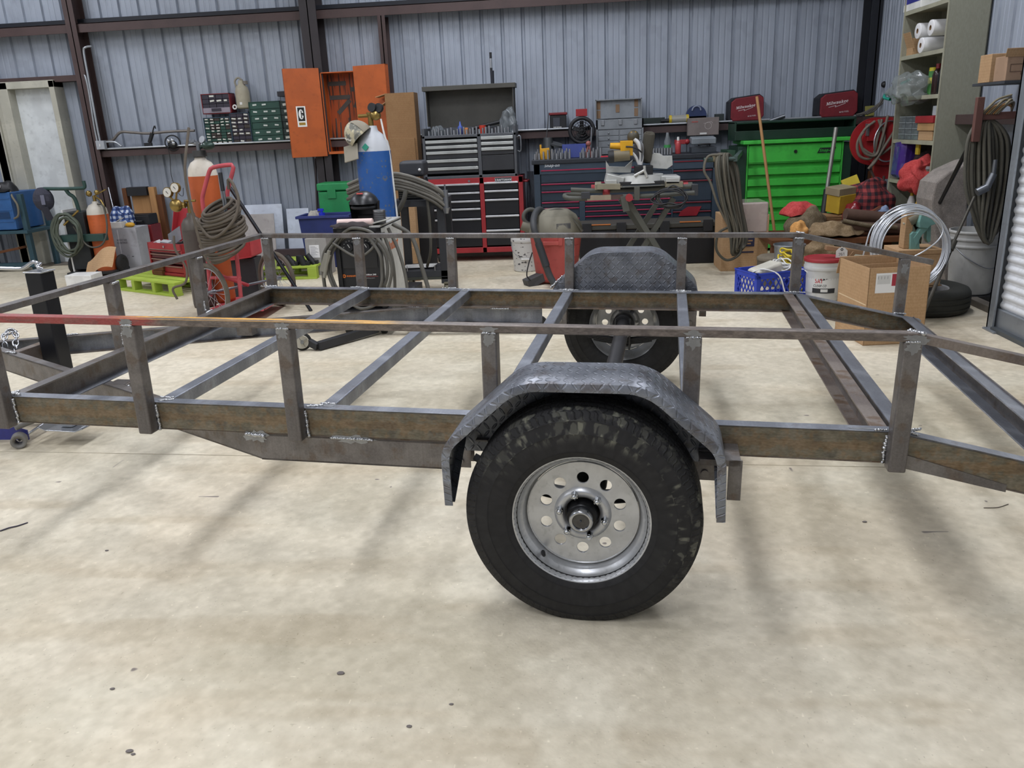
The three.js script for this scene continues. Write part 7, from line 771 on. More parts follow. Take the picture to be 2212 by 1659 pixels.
{ // blue crate with cords
  const fc = F(1632, 660), o = thing('milk_crate', 'blue plastic milk crate full of white and yellow cords', 'crate', V(fc.x, 0, fc.z), null, 0.35), m = pm(0x2a44b8, 0.45), w = 0.5, d = 0.34, h = W(1632, 592, fc.z).y;
  const post = (x, z) => mk('corner', bb(x - 0.02, 0, z - 0.02, x + 0.02, h, z + 0.02), m, o); for (const x of [0.02, w - 0.02]) for (const z of [-0.02, -d + 0.02]) post(x, z);
  mk('band', [bb(0, h - 0.05, -0.012, w, h, 0), bb(0, h - 0.05, -d, w, h, -d + 0.012), bb(0, h - 0.05, -d, 0.012, h, 0), bb(w - 0.012, h - 0.05, -d, w, h, 0)], m, o); mk('band', [bb(0, 0, -0.012, w, 0.04, 0), bb(0, 0, -d, w, 0.04, -d + 0.012), bb(0, 0, -d, 0.012, 0.04, 0), bb(w - 0.012, 0, -d, w, 0.04, 0)], m, o); mk('rim', [bb(-0.006, h - 0.012, -0.014, w + 0.006, h, 0.006), bb(-0.006, h - 0.012, -d, 0.014, h, 0.006)], m, o); mk('base', bb(0, 0, -d, w, 0.01, 0), m, o);
  const H = h - 0.06, n = 9; for (let k = -2; k < n; k++) for (const s of [1, -1]) { const x0 = 0.02 + (k / n) * (w - 0.04), x1 = x0 + H * 0.6; const a = s > 0 ? x0 : x1, b = s > 0 ? x1 : x0; const c = q => clamp(q, 0.03, w - 0.03), ya = q => 0.04 + H * clamp((q - a) / (b - a)); if (c(a) !== c(b)) mk('lattice_bar', bar([c(a), 0.03 + H * ((c(a) - a) / (b - a)), -0.006], [c(b), 0.03 + H * ((c(b) - a) / (b - a)), -0.006], 0.006, 0.011), m, o); } for (let k = -2; k < 6; k++) for (const s of [1, -1]) { const z0 = -0.02 - (k / 6) * (d - 0.04), z1 = z0 - H * 0.6, a = s > 0 ? z0 : z1, b = s > 0 ? z1 : z0, c = q => clamp(q, -d + 0.03, -0.03); if (c(a) !== c(b)) mk('lattice_bar', bar([0.006, 0.03 + H * ((c(a) - a) / (b - a)), c(a)], [0.006, 0.03 + H * ((c(b) - a) / (b - a)), c(b)], 0.006, 0.011), m, o); }
  const at = (x, y, z) => V(x, y, z).applyEuler(o.rotation).add(o.position);
  single('cream_cover', 'cream plastic housing lying in the blue crate', 'housing', (() => { const g = box(0.26, 0.1, 0.16, 0, 0.06, 0, [0, 0.35, 0.22], 0.03); return g; })(), pm(0xd0ccbe, 0.45), at(0.17, h - 0.07, -0.15)).rotation.y = 0.1;
  const wc = thing('extension_cord', 'tangled white extension cord in the blue crate', 'cord', at(0.33, h - 0.05, -0.14)); for (let k = 0; k < 7; k++) mk('loop', tube(loopPts(V(0.02 * Math.sin(k), 0.02 + 0.012 * k, 0), 0.09 - 0.006 * k, 0.03, 9, 0.09, 0.02), 0.006, 40, 6, true), P2.white, wc); mk('loop', tube([[-0.3, 0.03, 0.12], [-0.2, 0.07, 0.15], [-0.08, 0.03, 0.2], [-0.03, -0.1, 0.22], [0.0, -0.2, 0.24]], 0.006, 30), P2.white, wc); mk('loop', tube([[0.08, 0.05, 0.05], [0.16, 0.04, 0.1], [0.2, -0.04, 0.12], [0.2, -0.14, 0.13], [0.18, -0.24, 0.15]], 0.006, 30), P2.white, wc);
  const yc = thing('extension_cord', 'coiled yellow extension cord behind the blue crate', 'cord', at(0.45, h - 0.08, -0.26)); for (let k = 0; k < 9; k++) mk('loop', tube(loopPts(V(0.012 * Math.sin(k * 3), 0.01 + 0.022 * k, 0), 0.065 - 0.003 * k, 0.02, 9, 0.06, 0.012), 0.008, 40, 6, true), pm(0xd8c030, 0.5), yc); for (let k = 0; k < 6; k++) mk('loop', tube(loopPts(V(0.13 + 0.01 * k, -0.03 - 0.035 * k, 0.08), 0.06, 0.035, 9, 0.03, 0.01), 0.007, 36, 6, true), pm(0xd8c84a, 0.5), yc);
}
{ // open carton with the wire coil
  const c = F(1864, 747), l = F(1803, 712), dr = l.clone().sub(c), o = thing('open_carton', 'open brown cardboard carton with a shipping label', 'box', c, null, Math.atan2(-dr.x, -dr.z) ), d = dr.length() * 1.0, w = 0.4, h = W(1878, 580, c.z).y, t = 0.005;
  // local: front corner at the origin, one face runs back along -z, the other along +x
  mk('side', bb(0, 0, -d, t, h, 0, 0.001), card, o); mk('side', bb(0, 0, -t, w, h, 0, 0.001), card, o); mk('side', bb(w - t, 0, -d, w, h, 0, 0.001), card, o); mk('side', bb(0, 0, -d, w, h, -d + t, 0.001), card, o); mk('base', bb(0, 0, -d, w, t, 0, 0), card, o); mk('flap', box(w, 0.13, t, w / 2, h - 0.055, -d - 0.028, [0.35, 0, 0]), card, o); mk('inner_divider', bb(0.06, h - 0.09, -d * 0.6, w - 0.03, h - 0.02, -d * 0.6 + t, 0), card, o); mk('tape', bb(-0.0012, h * 0.52, -d + 0.02, 0, h * 0.535, -0.01, 0), pm(0xd9c09a, 0.4), o);
  decal(o, 'shipping_label', 0.17, 0.13, (g, W_, H_) => { fill('#e4e4e2')(g, W_, H_); g.fillStyle = '#a02a3a'; g.fillRect(W_ * 0.62, H_ * 0.06, W_ * 0.17, H_ * 0.6); g.fillStyle = '#c9c9c6'; g.fillRect(W_ * 0.06, H_ * 0.1, W_ * 0.5, H_ * 0.45); g.fillStyle = '#8d8d8c'; for (let k = 0; k < 4; k++) g.fillRect(W_ * (0.08 + k * 0.12), H_ * 0.16, W_ * 0.02, H_ * 0.14); }, 0.13, h - 0.1, 0.0015, null, 128); decal(o, 'pen_marks', 0.12, 0.05, (g, W_, H_) => { g.strokeStyle = '#6d4a2c'; g.lineWidth = 4; g.font = `${H_ * 0.8}px sans-serif`; g.strokeText('51', W_ * 0.25, H_ * 0.8); }, 0.22, h - 0.21, 0.0015, null, 128);
  const wz = -6.02, k = thing('wire_coil', 'large coil of bright silver cable standing behind the open carton', 'cable', W(1968, 535, wz)), sil = pm(0xd2d6da, 0.28, 0.55), S = 1 / 1736 * 6.02;
  for (let q = 0; q < 16; q++) { const r = (80 - 1.6 * (q % 8)) * S, z = (q - 8) * 0.008, e = 0.012 * Math.sin(q * 2.1); mk('strand', tube(Array.from({ length: 20 }, (_, i) => { const a = i / 20 * 6.283; return V(r * Math.cos(a) * 0.92 + e, r * Math.sin(a) * 1.04 + 0.01 * Math.cos(q), z + 0.05 * Math.cos(a + 1)); }), 0.0055, 80, 6, true), sil, k); }
  const L = (u, v, z) => k.L(u, v, z); mk('strand', tube([L(1862, 565, 0.14), L(1868, 540, 0.14), L(1885, 490, 0.12), L(1925, 460, 0.1), L(1965, 450, 0.1), L(2010, 460, 0.1), L(2036, 490, 0.12), L(2030, 515, 0.14), L(2000, 540, 0.15), L(1970, 556, 0.16), L(1942, 568, 0.18), L(1900, 578, 0.2), L(1880, 584, 0.22)], 0.0055, 90, 6), sil, k); mk('stand', box(0.08, k.position.y - 0.26, 0.08, 0.02, -0.26 - (k.position.y - 0.26) / 2, -0.02), card, k);
}
{ // vise on a carton, grey mat, tyre on the floor, white bucket
  const bz = -6.25, b = thing('vise_carton', 'brown carton under the bench vise behind the wire coil', 'box', V(W(1985, 600, bz).x, 0.202, bz)), bh = b.L(1985, 540).y + 0.202; mk('body', bb(-0.17, 0, -0.3, 0.16, bh - 0.202, 0, 0.004), card, b); mk('seam', bb(-0.17, bh * 0.5, 0, 0.16, bh * 0.507, 0.003, 0), cardDusty, b);
  const v = thing('bench_vise', 'worn turquoise bench vise resting on a carton', 'vise', V(W(1985, 540, bz + 0.0).x, bh + 0.001, bz - 0.1)), tq = pm(0x7fb0a8, 0.5), L = (u, w) => v.L(u, w), st2 = pm(0x6a6458, 0.5, 0.4); const E = (pts, d, m, n, dz = 0) => mk(n, ext(pts.map(([u, w]) => { const p = L(u, w); return [p.x, p.y]; }), d, 0.004, 0, 0, dz), m, v); E([[1961, 540], [1962, 505], [1967, 500], [1978, 502], [1980, 538]], 0.1, tq, 'base'); E([[1978, 478], [1982, 464], [1990, 462], [2002, 470], [2012, 473], [2013, 480], [2000, 484], [1995, 490], [1979, 488]], 0.07, tq, 'jaw', 0.04); E([[1985, 490], [1968, 512], [1972, 530], [1984, 505], [1998, 492]], 0.05, tq, 'arm', 0.03); E([[2000, 487], [2007, 487], [2006, 520], [2002, 522], [1999, 515]], 0.05, tq, 'pad'); mk('screw', rod(L(1962, 478), L(1990, 462), 0.045, 0.04), pm(0x8f8a78, 0.5, 0.3), v); mk('handle', rod(L(1958, 478), L(1975, 505), 0.03, 0.02), pm(0xa49f8c, 0.5), v); single('wood_block', 'upright brown board beside the turquoise vise', 'wood', box(0.055, 0.27, 0.1, 0, 0.135, 0), card, V(W(1953, 540, bz - 0.12).x, bh + 0.002, bz - 0.12));
  const m = thing('grey_mat', 'heavy grey carpet mat folded over beside the shelf unit', 'mat', V(W(2055, 560, -7.12).x, 0, -7.12)), mm = new THREE.MeshPhysicalMaterial({ roughness: 1, side: THREE.DoubleSide, map: tex(256, 256, (u, q) => { const f = (fbm(u, q, 70, 70, 3, 791) - 0.5) * 40, k = fbm(u, q, 6, 6, 3, 792); const c = mix([120, 114, 108], [146, 138, 130], k); return [c[0] + f, c[1] + f, c[2] + f]; }, [3, 3]) }); const ML = (u, w) => m.L(u, w), pr = [[2034, 660], [2018, 530], [2006, 470], [2004, 430], [2012, 395], [2040, 372], [2085, 352], [2112, 345]], back = [[2118, 362], [2092, 385], [2078, 405], [2073, 440], [2072, 480], [2068, 540], [2066, 660]]; mk('fold', ext([...pr, ...back].map(([u, w]) => { const p = ML(u, w); return [p.x, Math.max(0.0, p.y)]; }), 0.3, 0.015, 0, 0.0, -0.05), mm, m);
  const tw_ = F(2025, 690), ty = thing('spare_tire', 'used trailer tire on its rim lying flat on the floor', 'tire', V(tw_.x, 0, tw_.z - 0.36)), w = 0.19; const tp = [[0.19, 0.02], [0.22, 0.0], [0.3, 0.0], [0.34, 0.015], [0.352, 0.04], [0.354, 0.05], [0.347, 0.054], [0.354, 0.058], [0.355, 0.09], [0.348, 0.094], [0.355, 0.098], [0.354, 0.13], [0.347, 0.134], [0.353, 0.138], [0.35, 0.155], [0.335, 0.178], [0.3, 0.19], [0.23, 0.185], [0.2, 0.172]]; mk('tread', lathe(tp, 64), pm(0x33342f, 0.85), ty); mk('rim', lathe([[0.2, 0.03], [0.205, 0.165], [0.2, 0.175], [0.19, 0.165], [0.175, 0.12], [0.16, 0.1], [0.001, 0.09]], 48), pm(0xb8babc, 0.4, 0.4), ty); single('cardboard_disc', 'piece of brown cardboard lying on the flat tire', 'cardboard', box(0.36, 0.008, 0.3, 0, 0.004, 0, [0.02, 0.4, 0], 0), card, V(tw_.x - 0.09, 0.187, tw_.z - 0.37)).position.y = 0.191;
  const bk = thing('plastic_bucket', 'dusty white five gallon bucket on a low block below the coiled hoses', 'bucket', V(W(2092, 632, -6.68).x, W(2092, 628, -6.68).y - 0.01, -6.68)), hh = bk.L(2092, 492, -0.1).y; bk.position.y = Math.max(0.05, bk.position.y); mk('pail', lathe([[0.001, 0], [0.15, 0], [0.155, 0.012], [0.178, hh - 0.13], [0.188, hh - 0.13], [0.188, hh - 0.11], [0.18, hh - 0.11], [0.182, hh - 0.075], [0.19, hh - 0.075], [0.19, hh - 0.055], [0.184, hh - 0.055], [0.186, hh - 0.02], [0.194, hh - 0.02], [0.194, hh], [0.18, hh], [0.15, 0.02], [0.001, 0.02]], 40), pm(0xb4b4b0, 0.55), bk); mk('bail', tube([[-0.19, hh - 0.1, 0.02], [-0.12, hh - 0.2, 0.16], [0.03, hh - 0.28, 0.2], [0.15, hh - 0.24, 0.13], [0.19, hh - 0.1, 0.02]], 0.004, 30, 5), P2.steel, bk); single('block', 'dark low timber block under the dusty white bucket', 'block', bb(-0.2, 0, -0.18, 0.2, bk.position.y - 0.001, 0.18), pm(0x1f1f22, 0.7), V(bk.position.x, 0, bk.position.z));
  single('tool_rod', 'long thin steel rod leaning from the hoses down past the bucket', 'rod', [rod(W(2105, 425, -6.12), W(2055, 535, -6.0), 0.01), rod(W(2055, 535, -6.0), W(1985, 690, -5.75).setY(0.012), 0.016, 0.012), rod(W(2062, 520, -6.02), W(2053, 540, -5.99), 0.022)], pm(0x55524a, 0.5, 0.4)); single('black_bar', 'dark pry bar leaning against the coiled hoses', 'bar', rod(W(2112, 278, -6.42), W(2030, 438, -7.0), 0.018, 0.014), pm(0x2f2f30, 0.4, 0.5));
}
// ---------------------------------------------------------------- shelf unit and what stands on it
{
  const x0 = 3.1, x1 = 3.43, z1 = -7.52, z0 = -8.48, o = thing('shelf_unit', 'tall grey-green steel shelf unit standing against the right wall', 'shelf', V(x0, 0, z1)), m = new THREE.MeshPhysicalMaterial({ roughness: 0.55, side: THREE.DoubleSide, map: tex(256, 512, (u, v) => { const f = (fbm(u, v, 60, 120, 2, 801) - 0.5) * 12, s = sm(0.55, 0.75, fbm(u, v, 5, 9, 4, 803)) * sm(0.6, 0.66, v) * sm(0.82, 0.72, v); const c = mix([138, 138, 122], [60, 60, 58], s * 0.85); return [c[0] + f, c[1] + f, c[2] + f]; }, [1 / 0.5, 1 / 2.6]) }), D = x1 - x0, Wd = z1 - z0, lip = pm(0xa3a18c, 0.5);
  mk('end_panel', bb(0, 0, -0.012, D, 2.6, 0, 0.002), m, o); mk('end_panel', bb(0, 0, -Wd, D, 2.6, -Wd + 0.012, 0.002), m, o); mk('back_panel', bb(D - 0.006, 0, -Wd, D, 2.6, 0, 0), m, o); mk('edge', bb(-0.012, 0, -0.014, 0.0, 2.6, 0.002, 0.002), lip, o); mk('edge', bb(-0.012, 0, -Wd, 0, 2.6, -Wd + 0.014, 0.002), lip, o);
  const ys = [[2008, 9], [2000, 112], [1990, 206], [1975, 303], [1962, 392]].map(([u, v]) => WX(u, v, x0).y); ys.push(0.3); ys.forEach(y => mk('shelf', [bb(0, y - 0.012, -Wd + 0.01, D, y, -0.01, 0), bb(-0.004, y - 0.035, -Wd + 0.01, 0.008, y, -0.01, 0.002)], lip, o));
  const S = (k, u, v, dx = 0.12) => { const p = WX(u, v, x0 + dx); return V(p.x, ys[k] + 0.001, clamp(p.z, z0 + 0.06, z1 - 0.06)); };
  const bx = thing('blue_white_box', 'blue and white carton on the top shelf of the steel unit', 'box', S(0, 2000, 5)); mk('body', box(0.24, 0.14, 0.4, 0, 0.07, 0), P2.white, bx); mk('stripe', box(0.244, 0.06, 0.36, 0, 0.09, 0.0, null, 0), pm(0x2c2f8c, 0.5), bx);
  const roll = (label, u, v, dy) => { const p = S(1, u, 108), o2 = thing('paper_towel_roll', label, 'paper roll', p.setY(dy)), q = (r, h) => cyl(r, r, h, 0.04, 0, 0, [0, 0, Math.PI / 2 ], 32); mk('paper', [lathe([[0.022, -0.13], [0.064, -0.13], [0.066, -0.12], [0.066, 0.12], [0.064, 0.13], [0.022, 0.13]], 36, 0.03, 0, 0, [0, 0, Math.PI / 2])], pm(0xeeeeee, 0.9), o2); mk('core', lathe([[0.02, -0.131], [0.022, -0.131], [0.022, 0.131], [0.02, 0.131]], 20, 0.03, 0, 0, [0, 0, Math.PI / 2]), cardDusty, o2); return o2; };
  const r1 = ys[1] + 0.068; roll('white paper towel roll at the bottom of the stacked rolls', 2012, 100, r1); roll('white paper towel roll stacked above, at the back of the pile', 2002, 60, r1 + 0.13); roll('white paper towel roll stacked above, with blue print', 2030, 55, r1 + 0.128);
  const cb = thing('small_carton', 'small open brown carton beside the paper towel rolls', 'box', S(1, 1978, 105, 0.1)); mk('body', box(0.16, 0.15, 0.2, 0.02, 0.075, -0.02), card, cb); mk('flap', box(0.005, 0.15, 0.18, -0.08, 0.13, 0.02, [0, 0, 0.35]), card, cb);
  const tn = (name, label, cat, k, u, v, parts) => { const q = thing(name, label, cat, S(k, u, v, 0.09)); for (const [n, g, mm] of parts) mk(n, g, mm, q); return q; };
  tn('cleaner_can', 'green and yellow striped canister on the third shelf', 'canister', 2, 2012, 195, [['can', cyl(0.036, 0.036, 0.2, 0, 0.1, 0), pm(0x4a8a44, 0.5)], ['band', cyl(0.037, 0.037, 0.05, 0, 0.12, 0), pm(0xc9c25a, 0.5)], ['cap', cyl(0.033, 0.035, 0.03, 0, 0.215, 0), pm(0xd8cc30, 0.4)]]); for (const [u, l] of [[2022, 'dark brown bottle with a black cap beside the striped canister'], [2034, 'black aerosol bottle at the end of the third shelf']]) tn('dark_bottle', l, 'bottle', 2, u, 195, [['bottle', lathe([[0.001, 0], [0.042, 0], [0.042, 0.16], [0.03, 0.2], [0.015, 0.22], [0.001, 0.22]], 20), pm(u > 2030 ? 0x1a1a1c : 0x2e1c1a, 0.2)], ['cap', cyl(0.02, 0.02, 0.04, 0, 0.235, 0), u > 2030 ? P2.black : P2.redDark]]);
  tn('red_spray_can', 'tall black can with a red cap behind the bottles', 'can', 2, 2028, 195, [['can', cyl(0.034, 0.034, 0.25, 0.09, 0.125, -0.05), P2.black], ['cap', cyl(0.034, 0.034, 0.04, 0.09, 0.27, -0.05), pm(0xc04030, 0.4)]]);
  const pbag = single('plastic_bag', 'large crumpled clear plastic bag with green lines spilling off the third shelf', 'bag', (() => { const g = lump(0.34, 0.17, 0.46, 0.03, 16, 21, 64, 2.8); return g; })(), pm(0xd8dedc, 0.12, 0, { transmission: 0.8, thickness: 0, ior: 1.3 }), S(2, 1972, 200, 0.0).add(V(-0.02, 0.03, 0))); single('teal_hose', 'teal plastic strip inside the clear plastic bag', 'strip', [tube([[-0.05, 0.11, 0.1], [-0.08, 0.08, 0.0], [-0.04, 0.09, -0.1], [0.03, 0.1, -0.14]].map(q => V(...q).add(pbag.position)), 0.014), tube([[-0.14, -0.05, -0.1], [-0.16, -0.03, -0.2], [-0.12, 0.0, -0.3]].map(q => V(...q).add(pbag.position)), 0.014)], pm(0x1f8f7c, 0.4));
  for (let r = 0; r < 4; r++) for (let c = 0; c < 3; c++) { const q = thing('parts_organizer', `clear plastic parts box ${['lowest', 'second', 'third', 'topmost'][r]} in its stack on the fourth shelf`, 'box', V(x0 + 0.1, ys[3] + 0.001 + r * 0.052, z0 + 0.12 + c * 0.16), 'stacked clear parts boxes'); mk('tray', box(0.15, 0.045, 0.14, 0, 0.023, 0), P2.clear, q); mk('divider', [bb(-0.002, 0.004, -0.06, 0.002, 0.03, 0.06, 0), bb(-0.07, 0.004, -0.002, 0.07, 0.03, 0.002, 0)], pm(0xb4bcc0, 0.4), q); mk('lid', box(0.152, 0.006, 0.142, 0, 0.049, 0, null, 0), pm(0xa8b0b4, 0.3), q); }
  single('brown_box', 'flat brown carton at the bottom of the short stack on the fourth shelf', 'box', box(0.2, 0.08, 0.3, 0, 0.04, 0), card, S(3, 2022, 300, 0.12)); single('brown_box', 'flat tan carton under the red tin on the fourth shelf', 'box', box(0.2, 0.065, 0.34, 0, 0.033, 0), pm(0xb08a5c, 0.8), S(3, 2020, 300, 0.11).add(V(0, 0.082, 0))); single('red_case', 'flat red case on top of the two brown cartons', 'case', box(0.22, 0.06, 0.38, 0, 0.03, 0), P2.red, S(3, 2018, 300, 0.11).add(V(0, 0.149, 0))); single('clear_jar', 'small clear plastic box on the red case', 'box', box(0.12, 0.08, 0.14, 0, 0.04, 0), pm(0xbfc8cc, 0.3), S(3, 2030, 300, 0.1).add(V(0, 0.211, 0)));
  single('purple_bag', 'glossy purple bag of absorbent with a yellow corner', 'bag', (() => { const g = box(0.16, 0.36, 0.2, 0, 0.18, 0, null, 0.05); return wrinkle(g, 0.01, 20, 5); })(), pm(0x4b2f86, 0.22, 0, { clearcoat: 0.8 }), S(4, 1948, 385, 0.06)); single('yellow_flap', 'yellow printed corner lying against the purple bag', 'packet', box(0.02, 0.1, 0.07, 0, 0.05, 0), pm(0xc9b030, 0.5), S(4, 1958, 385, 0.02).add(V(0.03, 0.24, 0.12))); single('dark_sack', 'dark brown sack folded behind the red rags', 'sack', lump(0.24, 0.26, 0.4, 0.016, 14, 23, 40), cloth(62, 48, 46, 805), S(4, 1995, 385, 0.2));
  single('red_rags', 'bundle of red shop rags spilling off the fifth shelf', 'rags', (() => { const g = lump(0.3, 0.2, 0.32, 0.024, 14, 25, 56, 3); return g; })(), rag, S(4, 1975, 390, 0.02).add(V(0, 0.02, 0.06))); const tb = thing('plastic_tub', 'cloudy plastic tub with a lid beside the red rags', 'tub', S(4, 2003, 388, 0.09)); mk('tub', cyl(0.065, 0.06, 0.12, 0, 0.06, 0, null, 24), pm(0x7d7b6c, 0.3), tb); mk('lid', cyl(0.069, 0.069, 0.025, 0, 0.133, 0, null, 24), pm(0xa9adb0, 0.3), tb);
  const kb = (name, label, u, m1, m2, h) => { const q = thing(name, label, 'bottle', V(x0 + 0.02, ys[4] - 0.34, WX(u, 440, x0 + 0.02).z)); mk('bottle', lathe([[0.001, 0], [0.035, 0], [0.036, h * 0.55], [0.02, h * 0.78], [0.014, h * 0.8], [0.001, h * 0.8]], 20), m1, q); mk('cap', lathe([[0.016, h * 0.78], [0.014, h * 0.9], [0.004, h], [0.001, h]], 14), m2, q); return q; }; kb('glue_bottle', 'white bottle with a yellow nozzle under the fifth shelf', 1968, P2.white, pm(0xd8b830, 0.4), 0.27); kb('sealant_tube', 'yellow sealant tube with a pointed nozzle under the fifth shelf', 1985, pm(0xd8a828, 0.4), pm(0xd8a828, 0.4), 0.25); mk('shelf', bb(-0.004, ys[4] - 0.36, -Wd + 0.01, D, ys[4] - 0.345, -0.01, 0), lip, o);
}
// ---------------------------------------------------------------- hose reel, hoses and boxes on the right wall
{
  const Z = -9.05, o = thing('hose_reel', 'red steel hose reel hung on the wall with loops of grey hose', 'hose reel', W(1898, 330, Z)), L = (u, v, dz = 0) => o.L(u, v, dz), rd = pm(0x9e2428, 0.4), hm = pm(0x6f665a, 0.75); const c = L(1905, 305); mk('drum', [cyl(0.24, 0.24, 0.02, c.x, c.y, 0.1, [Math.PI / 2, 0.5, 0], 40), cyl(0.24, 0.24, 0.02, c.x - 0.08, c.y, -0.02, [Math.PI / 2, 0.5, 0], 40), cyl(0.13, 0.13, 0.13, c.x - 0.04, c.y, 0.04, [Math.PI / 2, 0.5, 0], 30)], rd, o); mk('bracket', box(0.14, 0.2, 0.1, L(1887, 282, 0.1).x, L(1887, 282).y, 0.1), rd, o); mk('lower_plate', box(0.26, 0.2, 0.05, L(1910, 365).x, L(1910, 365).y, 0.04), rd, o); mk('plate', box(0.02, 0.12, 0.08, L(1872, 280, 0.1).x, L(1872, 280).y, 0.12), P2.steel, o); mk('flange_ring', tor(0.2, 0.008, c.x + 0.02, c.y, 0.13, [0, 0.5, 0], 6, 40), P2.silver, o); mk('wall_arm', bar([c.x, c.y, 0], V(3.4 - o.position.x, c.y, -0.1), 0.05, 0.05), rd, o);
  for (const p of [[[1905, 258, 0.15], [1895, 300, 0.2], [1884, 340, 0.2], [1858, 338, 0.2], [1852, 310, 0.2], [1868, 280, 0.2], [1890, 262, 0.18]], [[1918, 250, 0.15], [1905, 300, 0.2], [1892, 335, 0.22], [1868, 330, 0.22], [1858, 300, 0.22], [1866, 285, 0.2]], [[1940, 270, 0.12], [1915, 310, 0.2], [1890, 350, 0.22], [1878, 362, 0.2]], [[1935, 310, 0.15], [1900, 335, 0.2], [1880, 332, 0.22], [1862, 320, 0.22]], [[1898, 258, 0.15], [1910, 300, 0.18], [1890, 345, 0.2], [1876, 365, 0.2]]]) mk('hose', tube(p.map(q => L(...q)), 0.014, 50), hm, o);
  mk('hose_tail', tube([L(1880, 365, 0.18), L(1890, 385, 0.18), L(1905, 400, 0.18), L(1910, 380, 0.18)], 0.013, 24), pm(0x4a3834, 0.7), o);
  const p = thing('pegboard', 'brown hardboard sheet standing in the corner below the hose reel', 'board', V(W(1900, 520, -9.75).x, 0, -9.75)); mk('sheet', bb(W(1872, 400, -9.75).x - p.position.x, 0.0, 0, W(1945, 400, -9.75).x - p.position.x, W(1900, 368, -9.75).y, 0.012, 0), woodDark, p);
  const lg = thing('hung_tools', 'bundle of grey tubes and straps on the ledge by the corner', 'bundle', V(W(1905, 246, -9.9).x, 1.427, -9.9)); for (let k = 0; k < 5; k++) mk('strap', tube([[-0.3 + k * 0.03, 0.02, 0.05], [-0.1 + k * 0.05, 0.06 + k * 0.05, 0.05], [0.02 + k * 0.04, 0.26 + 0.02 * k, 0.06], [0.1 + k * 0.05, 0.12, 0.05]], 0.012, 30), pm(0x56524c, 0.7), lg); mk('tip', sph(0.035, -0.02, 0.33, 0.05), P2.black, lg); single('yellow_card', 'olive yellow card leaning on the ledge by the corner column', 'card', box(0.1, 0.11, 0.01, 0, 0.056, 0, [-0.1, 0, 0.05]), pm(0x8f8a44, 0.7), V(W(1878, 244, -9.98).x, 1.427, -9.98));
  // air hoses on the bracket right of the shelf unit
  const hz = -6.28, h = thing('air_hose', 'thick hank of grey air hose hanging from a wall bracket', 'hose', W(2125, 262, hz)), HL = (u, v, z = 0) => h.L(u, v, z), gm = [pm(0x5c5a50, 0.75), pm(0x6b685c, 0.75), pm(0x4e4c44, 0.75)];
  for (let k = 0; k < 15; k++) { const t = k / 14, e = Math.sin(k * 2.3), z = 0.03 * Math.cos(k * 1.9), uL = 2092 + t * 50 + e * 2, uR = 2128 + t * 54; mk('loop', tube([HL(2122 + t * 18, 258, z), HL(uL, 300, z + 0.03), HL(uL - 6 + t * 8, 400, z + 0.04), HL(2108 + t * 22 + e * 4, 480 + t * 20, z + 0.04), HL(2128 + t * 10, 520 - 6 * e, z + 0.02), HL(uR - 20 + e * 3, 480, z - 0.02), HL(uR - 6, 390, z - 0.03), HL(uR - 4, 300, z - 0.02)], 0.013, 64, 6, true), gm[k % 3], h); }
  mk('bracket', box(0.05, 0.3, 0.04, HL(2112, 258, 0.08).x, HL(2112, 258).y, 0.08), pm(0x6d4a42, 0.6), h); mk('wall_arm', bar(HL(2108, 252, 0.05), V(3.42 - h.position.x, HL(2150, 250).y, 0.0), 0.05, 0.05), pm(0x6d4a42, 0.6), h); mk('fitting', [rod(HL(2150, 345, 0.12), HL(2146, 375, 0.12), 0.014), rod(HL(2146, 375, 0.12), HL(2132, 405, 0.12), 0.024), rod(HL(2132, 405, 0.12), HL(2110, 416, 0.12), 0.03)], P2.steel, h);
  const k = thing('folding_straps', 'tangle of tan straps and wire on the bracket above the hoses', 'straps', W(2150, 244, hz + 0.05)); for (let q = 0; q < 8; q++) mk('strap', tube([k.L(2120 + q * 5, 246, 0.02), k.L(2135 + q * 6, 232 - q, 0.05), k.L(2155 + q * 5, 215 + (q % 3) * 6, 0.03), k.L(2185, 205 + q * 5, -0.02)], 0.008, 26), pm([0x8f8468, 0x6a645a, 0xa87c4a][q % 3], 0.7), k);
  const wsz = -6.7, s = thing('wall_shelf', 'small steel shelf bracketed to the wall beside the roll-up door', 'shelf', V(3.25, WX(2155, 178, 3.22).y, wsz)); mk('board', bb(-0.15, -0.02, -0.25, 0.2, 0, 0.25), pm(0x3c3f44, 0.6), s); mk('bracket', bb(0.16, -0.25, -0.02, 0.2, -0.02, 0.02), pm(0x3c3f44, 0.6), s); const sy = s.position.y; const c1 = thing('parts_carton', 'brown carton with a white label on the small wall shelf', 'box', V(3.2, sy + 0.001, wsz - 0.1)); mk('body', box(0.18, 0.2, 0.18, 0, 0.1, 0), card, c1); mk('label', box(0.05, 0.13, 0.003, -0.03, 0.09, 0.092, null, 0), P2.white, c1); const c2 = thing('parts_carton', 'open brown carton with printed side on the small wall shelf', 'box', V(3.22, sy + 0.001, wsz + 0.12)); mk('body', box(0.2, 0.17, 0.18, 0, 0.085, 0), pm(0xa88a70, 0.8), c2); mk('flap', box(0.24, 0.06, 0.005, 0, 0.19, 0.1, [0.3, 0, 0]), card, c2); decal(c2, 'print', 0.16, 0.1, (g, W_, H_) => { g.strokeStyle = '#6e5644'; g.lineWidth = 3; g.strokeRect(4, 6, W_ * 0.6, H_ * 0.5); g.fillStyle = '#6e5644'; g.fillRect(W_ * 0.5, H_ * 0.62, W_ * 0.3, H_ * 0.2); }, 0, 0.07, 0.0915, null, 96);
}
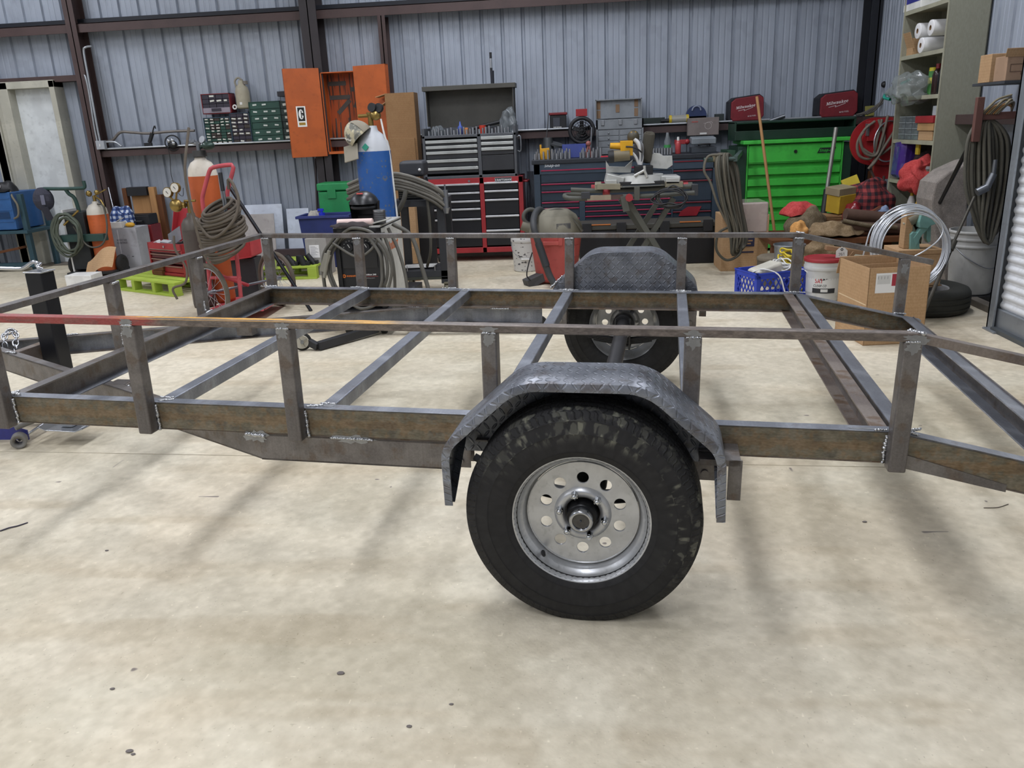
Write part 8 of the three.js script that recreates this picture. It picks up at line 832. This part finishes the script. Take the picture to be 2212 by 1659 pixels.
// ---------------------------------------------------------------- floor jack under the nose of the trailer
{
  const c = F(45, 966), o = thing('floor_jack', 'blue floor jack with a grey front roller under the trailer nose', 'jack', V(c.x, 0, c.z)), bl = pm(0x2d3280, 0.4), gy = pm(0x84827c, 0.5); mk('roller', lathe([[0.018, -0.03], [0.036, -0.03], [0.038, -0.026], [0.038, 0.026], [0.036, 0.03], [0.018, 0.03], [0.018, -0.03]], 32, 0, 0.039, 0.0, [Math.PI / 2, 0, -0.5]), gy, o); mk('axle_rod', rod([0, 0.04, 0.0], [0.02, 0.075, -0.42], 0.007), P2.silver, o); mk('roller', lathe([[0.018, -0.03], [0.036, -0.03], [0.036, 0.03], [0.018, 0.03]], 32, 0.02, 0.039, -0.42, [Math.PI / 2, 0, -0.5]), gy, o);
  mk('side_plate', ext([[0.05, 0.02], [0.05, 0.07], [-0.1, 0.12], [-0.75, 0.14], [-0.75, 0.03]], 0.008, 0.001, -0.04, 0, -0.06), bl, o); mk('side_plate', ext([[0.05, 0.02], [0.05, 0.07], [-0.1, 0.12], [-0.75, 0.14], [-0.75, 0.03]], 0.008, 0.001, 0.12, 0.0, -0.36), bl, o); mk('lift_arm', bar([-0.55, 0.1, -0.2], [0.0, 0.16, -0.24], 0.08, 0.05), bl, o); mk('saddle', [cyl(0.05, 0.045, 0.03, 0.02, 0.2, -0.24), cyl(0.025, 0.03, 0.05, 0.01, 0.17, -0.24)], gy, o); mk('cross_pin', [rod([-0.02, 0.1, -0.02], [0.03, 0.11, -0.1], 0.014)], gy, o);
}
// stray bits on the concrete
for (const [u, v, r] of [[243, 1489, 0.006], [280, 1624, 0.008], [288, 1630, 0.005], [736, 1455, 0.009], [884, 1570, 0.006], [1868, 1128, 0.007], [975, 1522, 0.005], [231, 1190, 0.006]]) { const p = F(u, v); single('concrete_chip', 'small dark chip lying on the open concrete floor', 'debris', (() => { const g = new THREE.IcosahedronGeometry(r, 1); g.scale(1.3, 0.3, 0.8); return fin(wrinkle(g, r * 0.15, 300, u)); })(), pm(0x77706c, 0.8), V(p.x, r * 0.3, p.z), 'dark chips on the concrete'); }
single('wire_scrap', 'thin curved wire scrap on the floor behind the trailer wheel', 'wire', tube([F(2125, 1097, 0.002), F(2155, 1096, 0.002), F(2178, 1089, 0.002)], 0.0015, 16, 5), pm(0x5a5048, 0.6)); single('twig', 'short dark twig on the floor at the left', 'twig', tube([F(0, 1147, 0.003), F(20, 1140, 0.004), F(38, 1136, 0.003), F(60, 1129, 0.002)], 0.003, 20, 5), pm(0x4a4654, 0.8));
renderer.render(scene, camera);
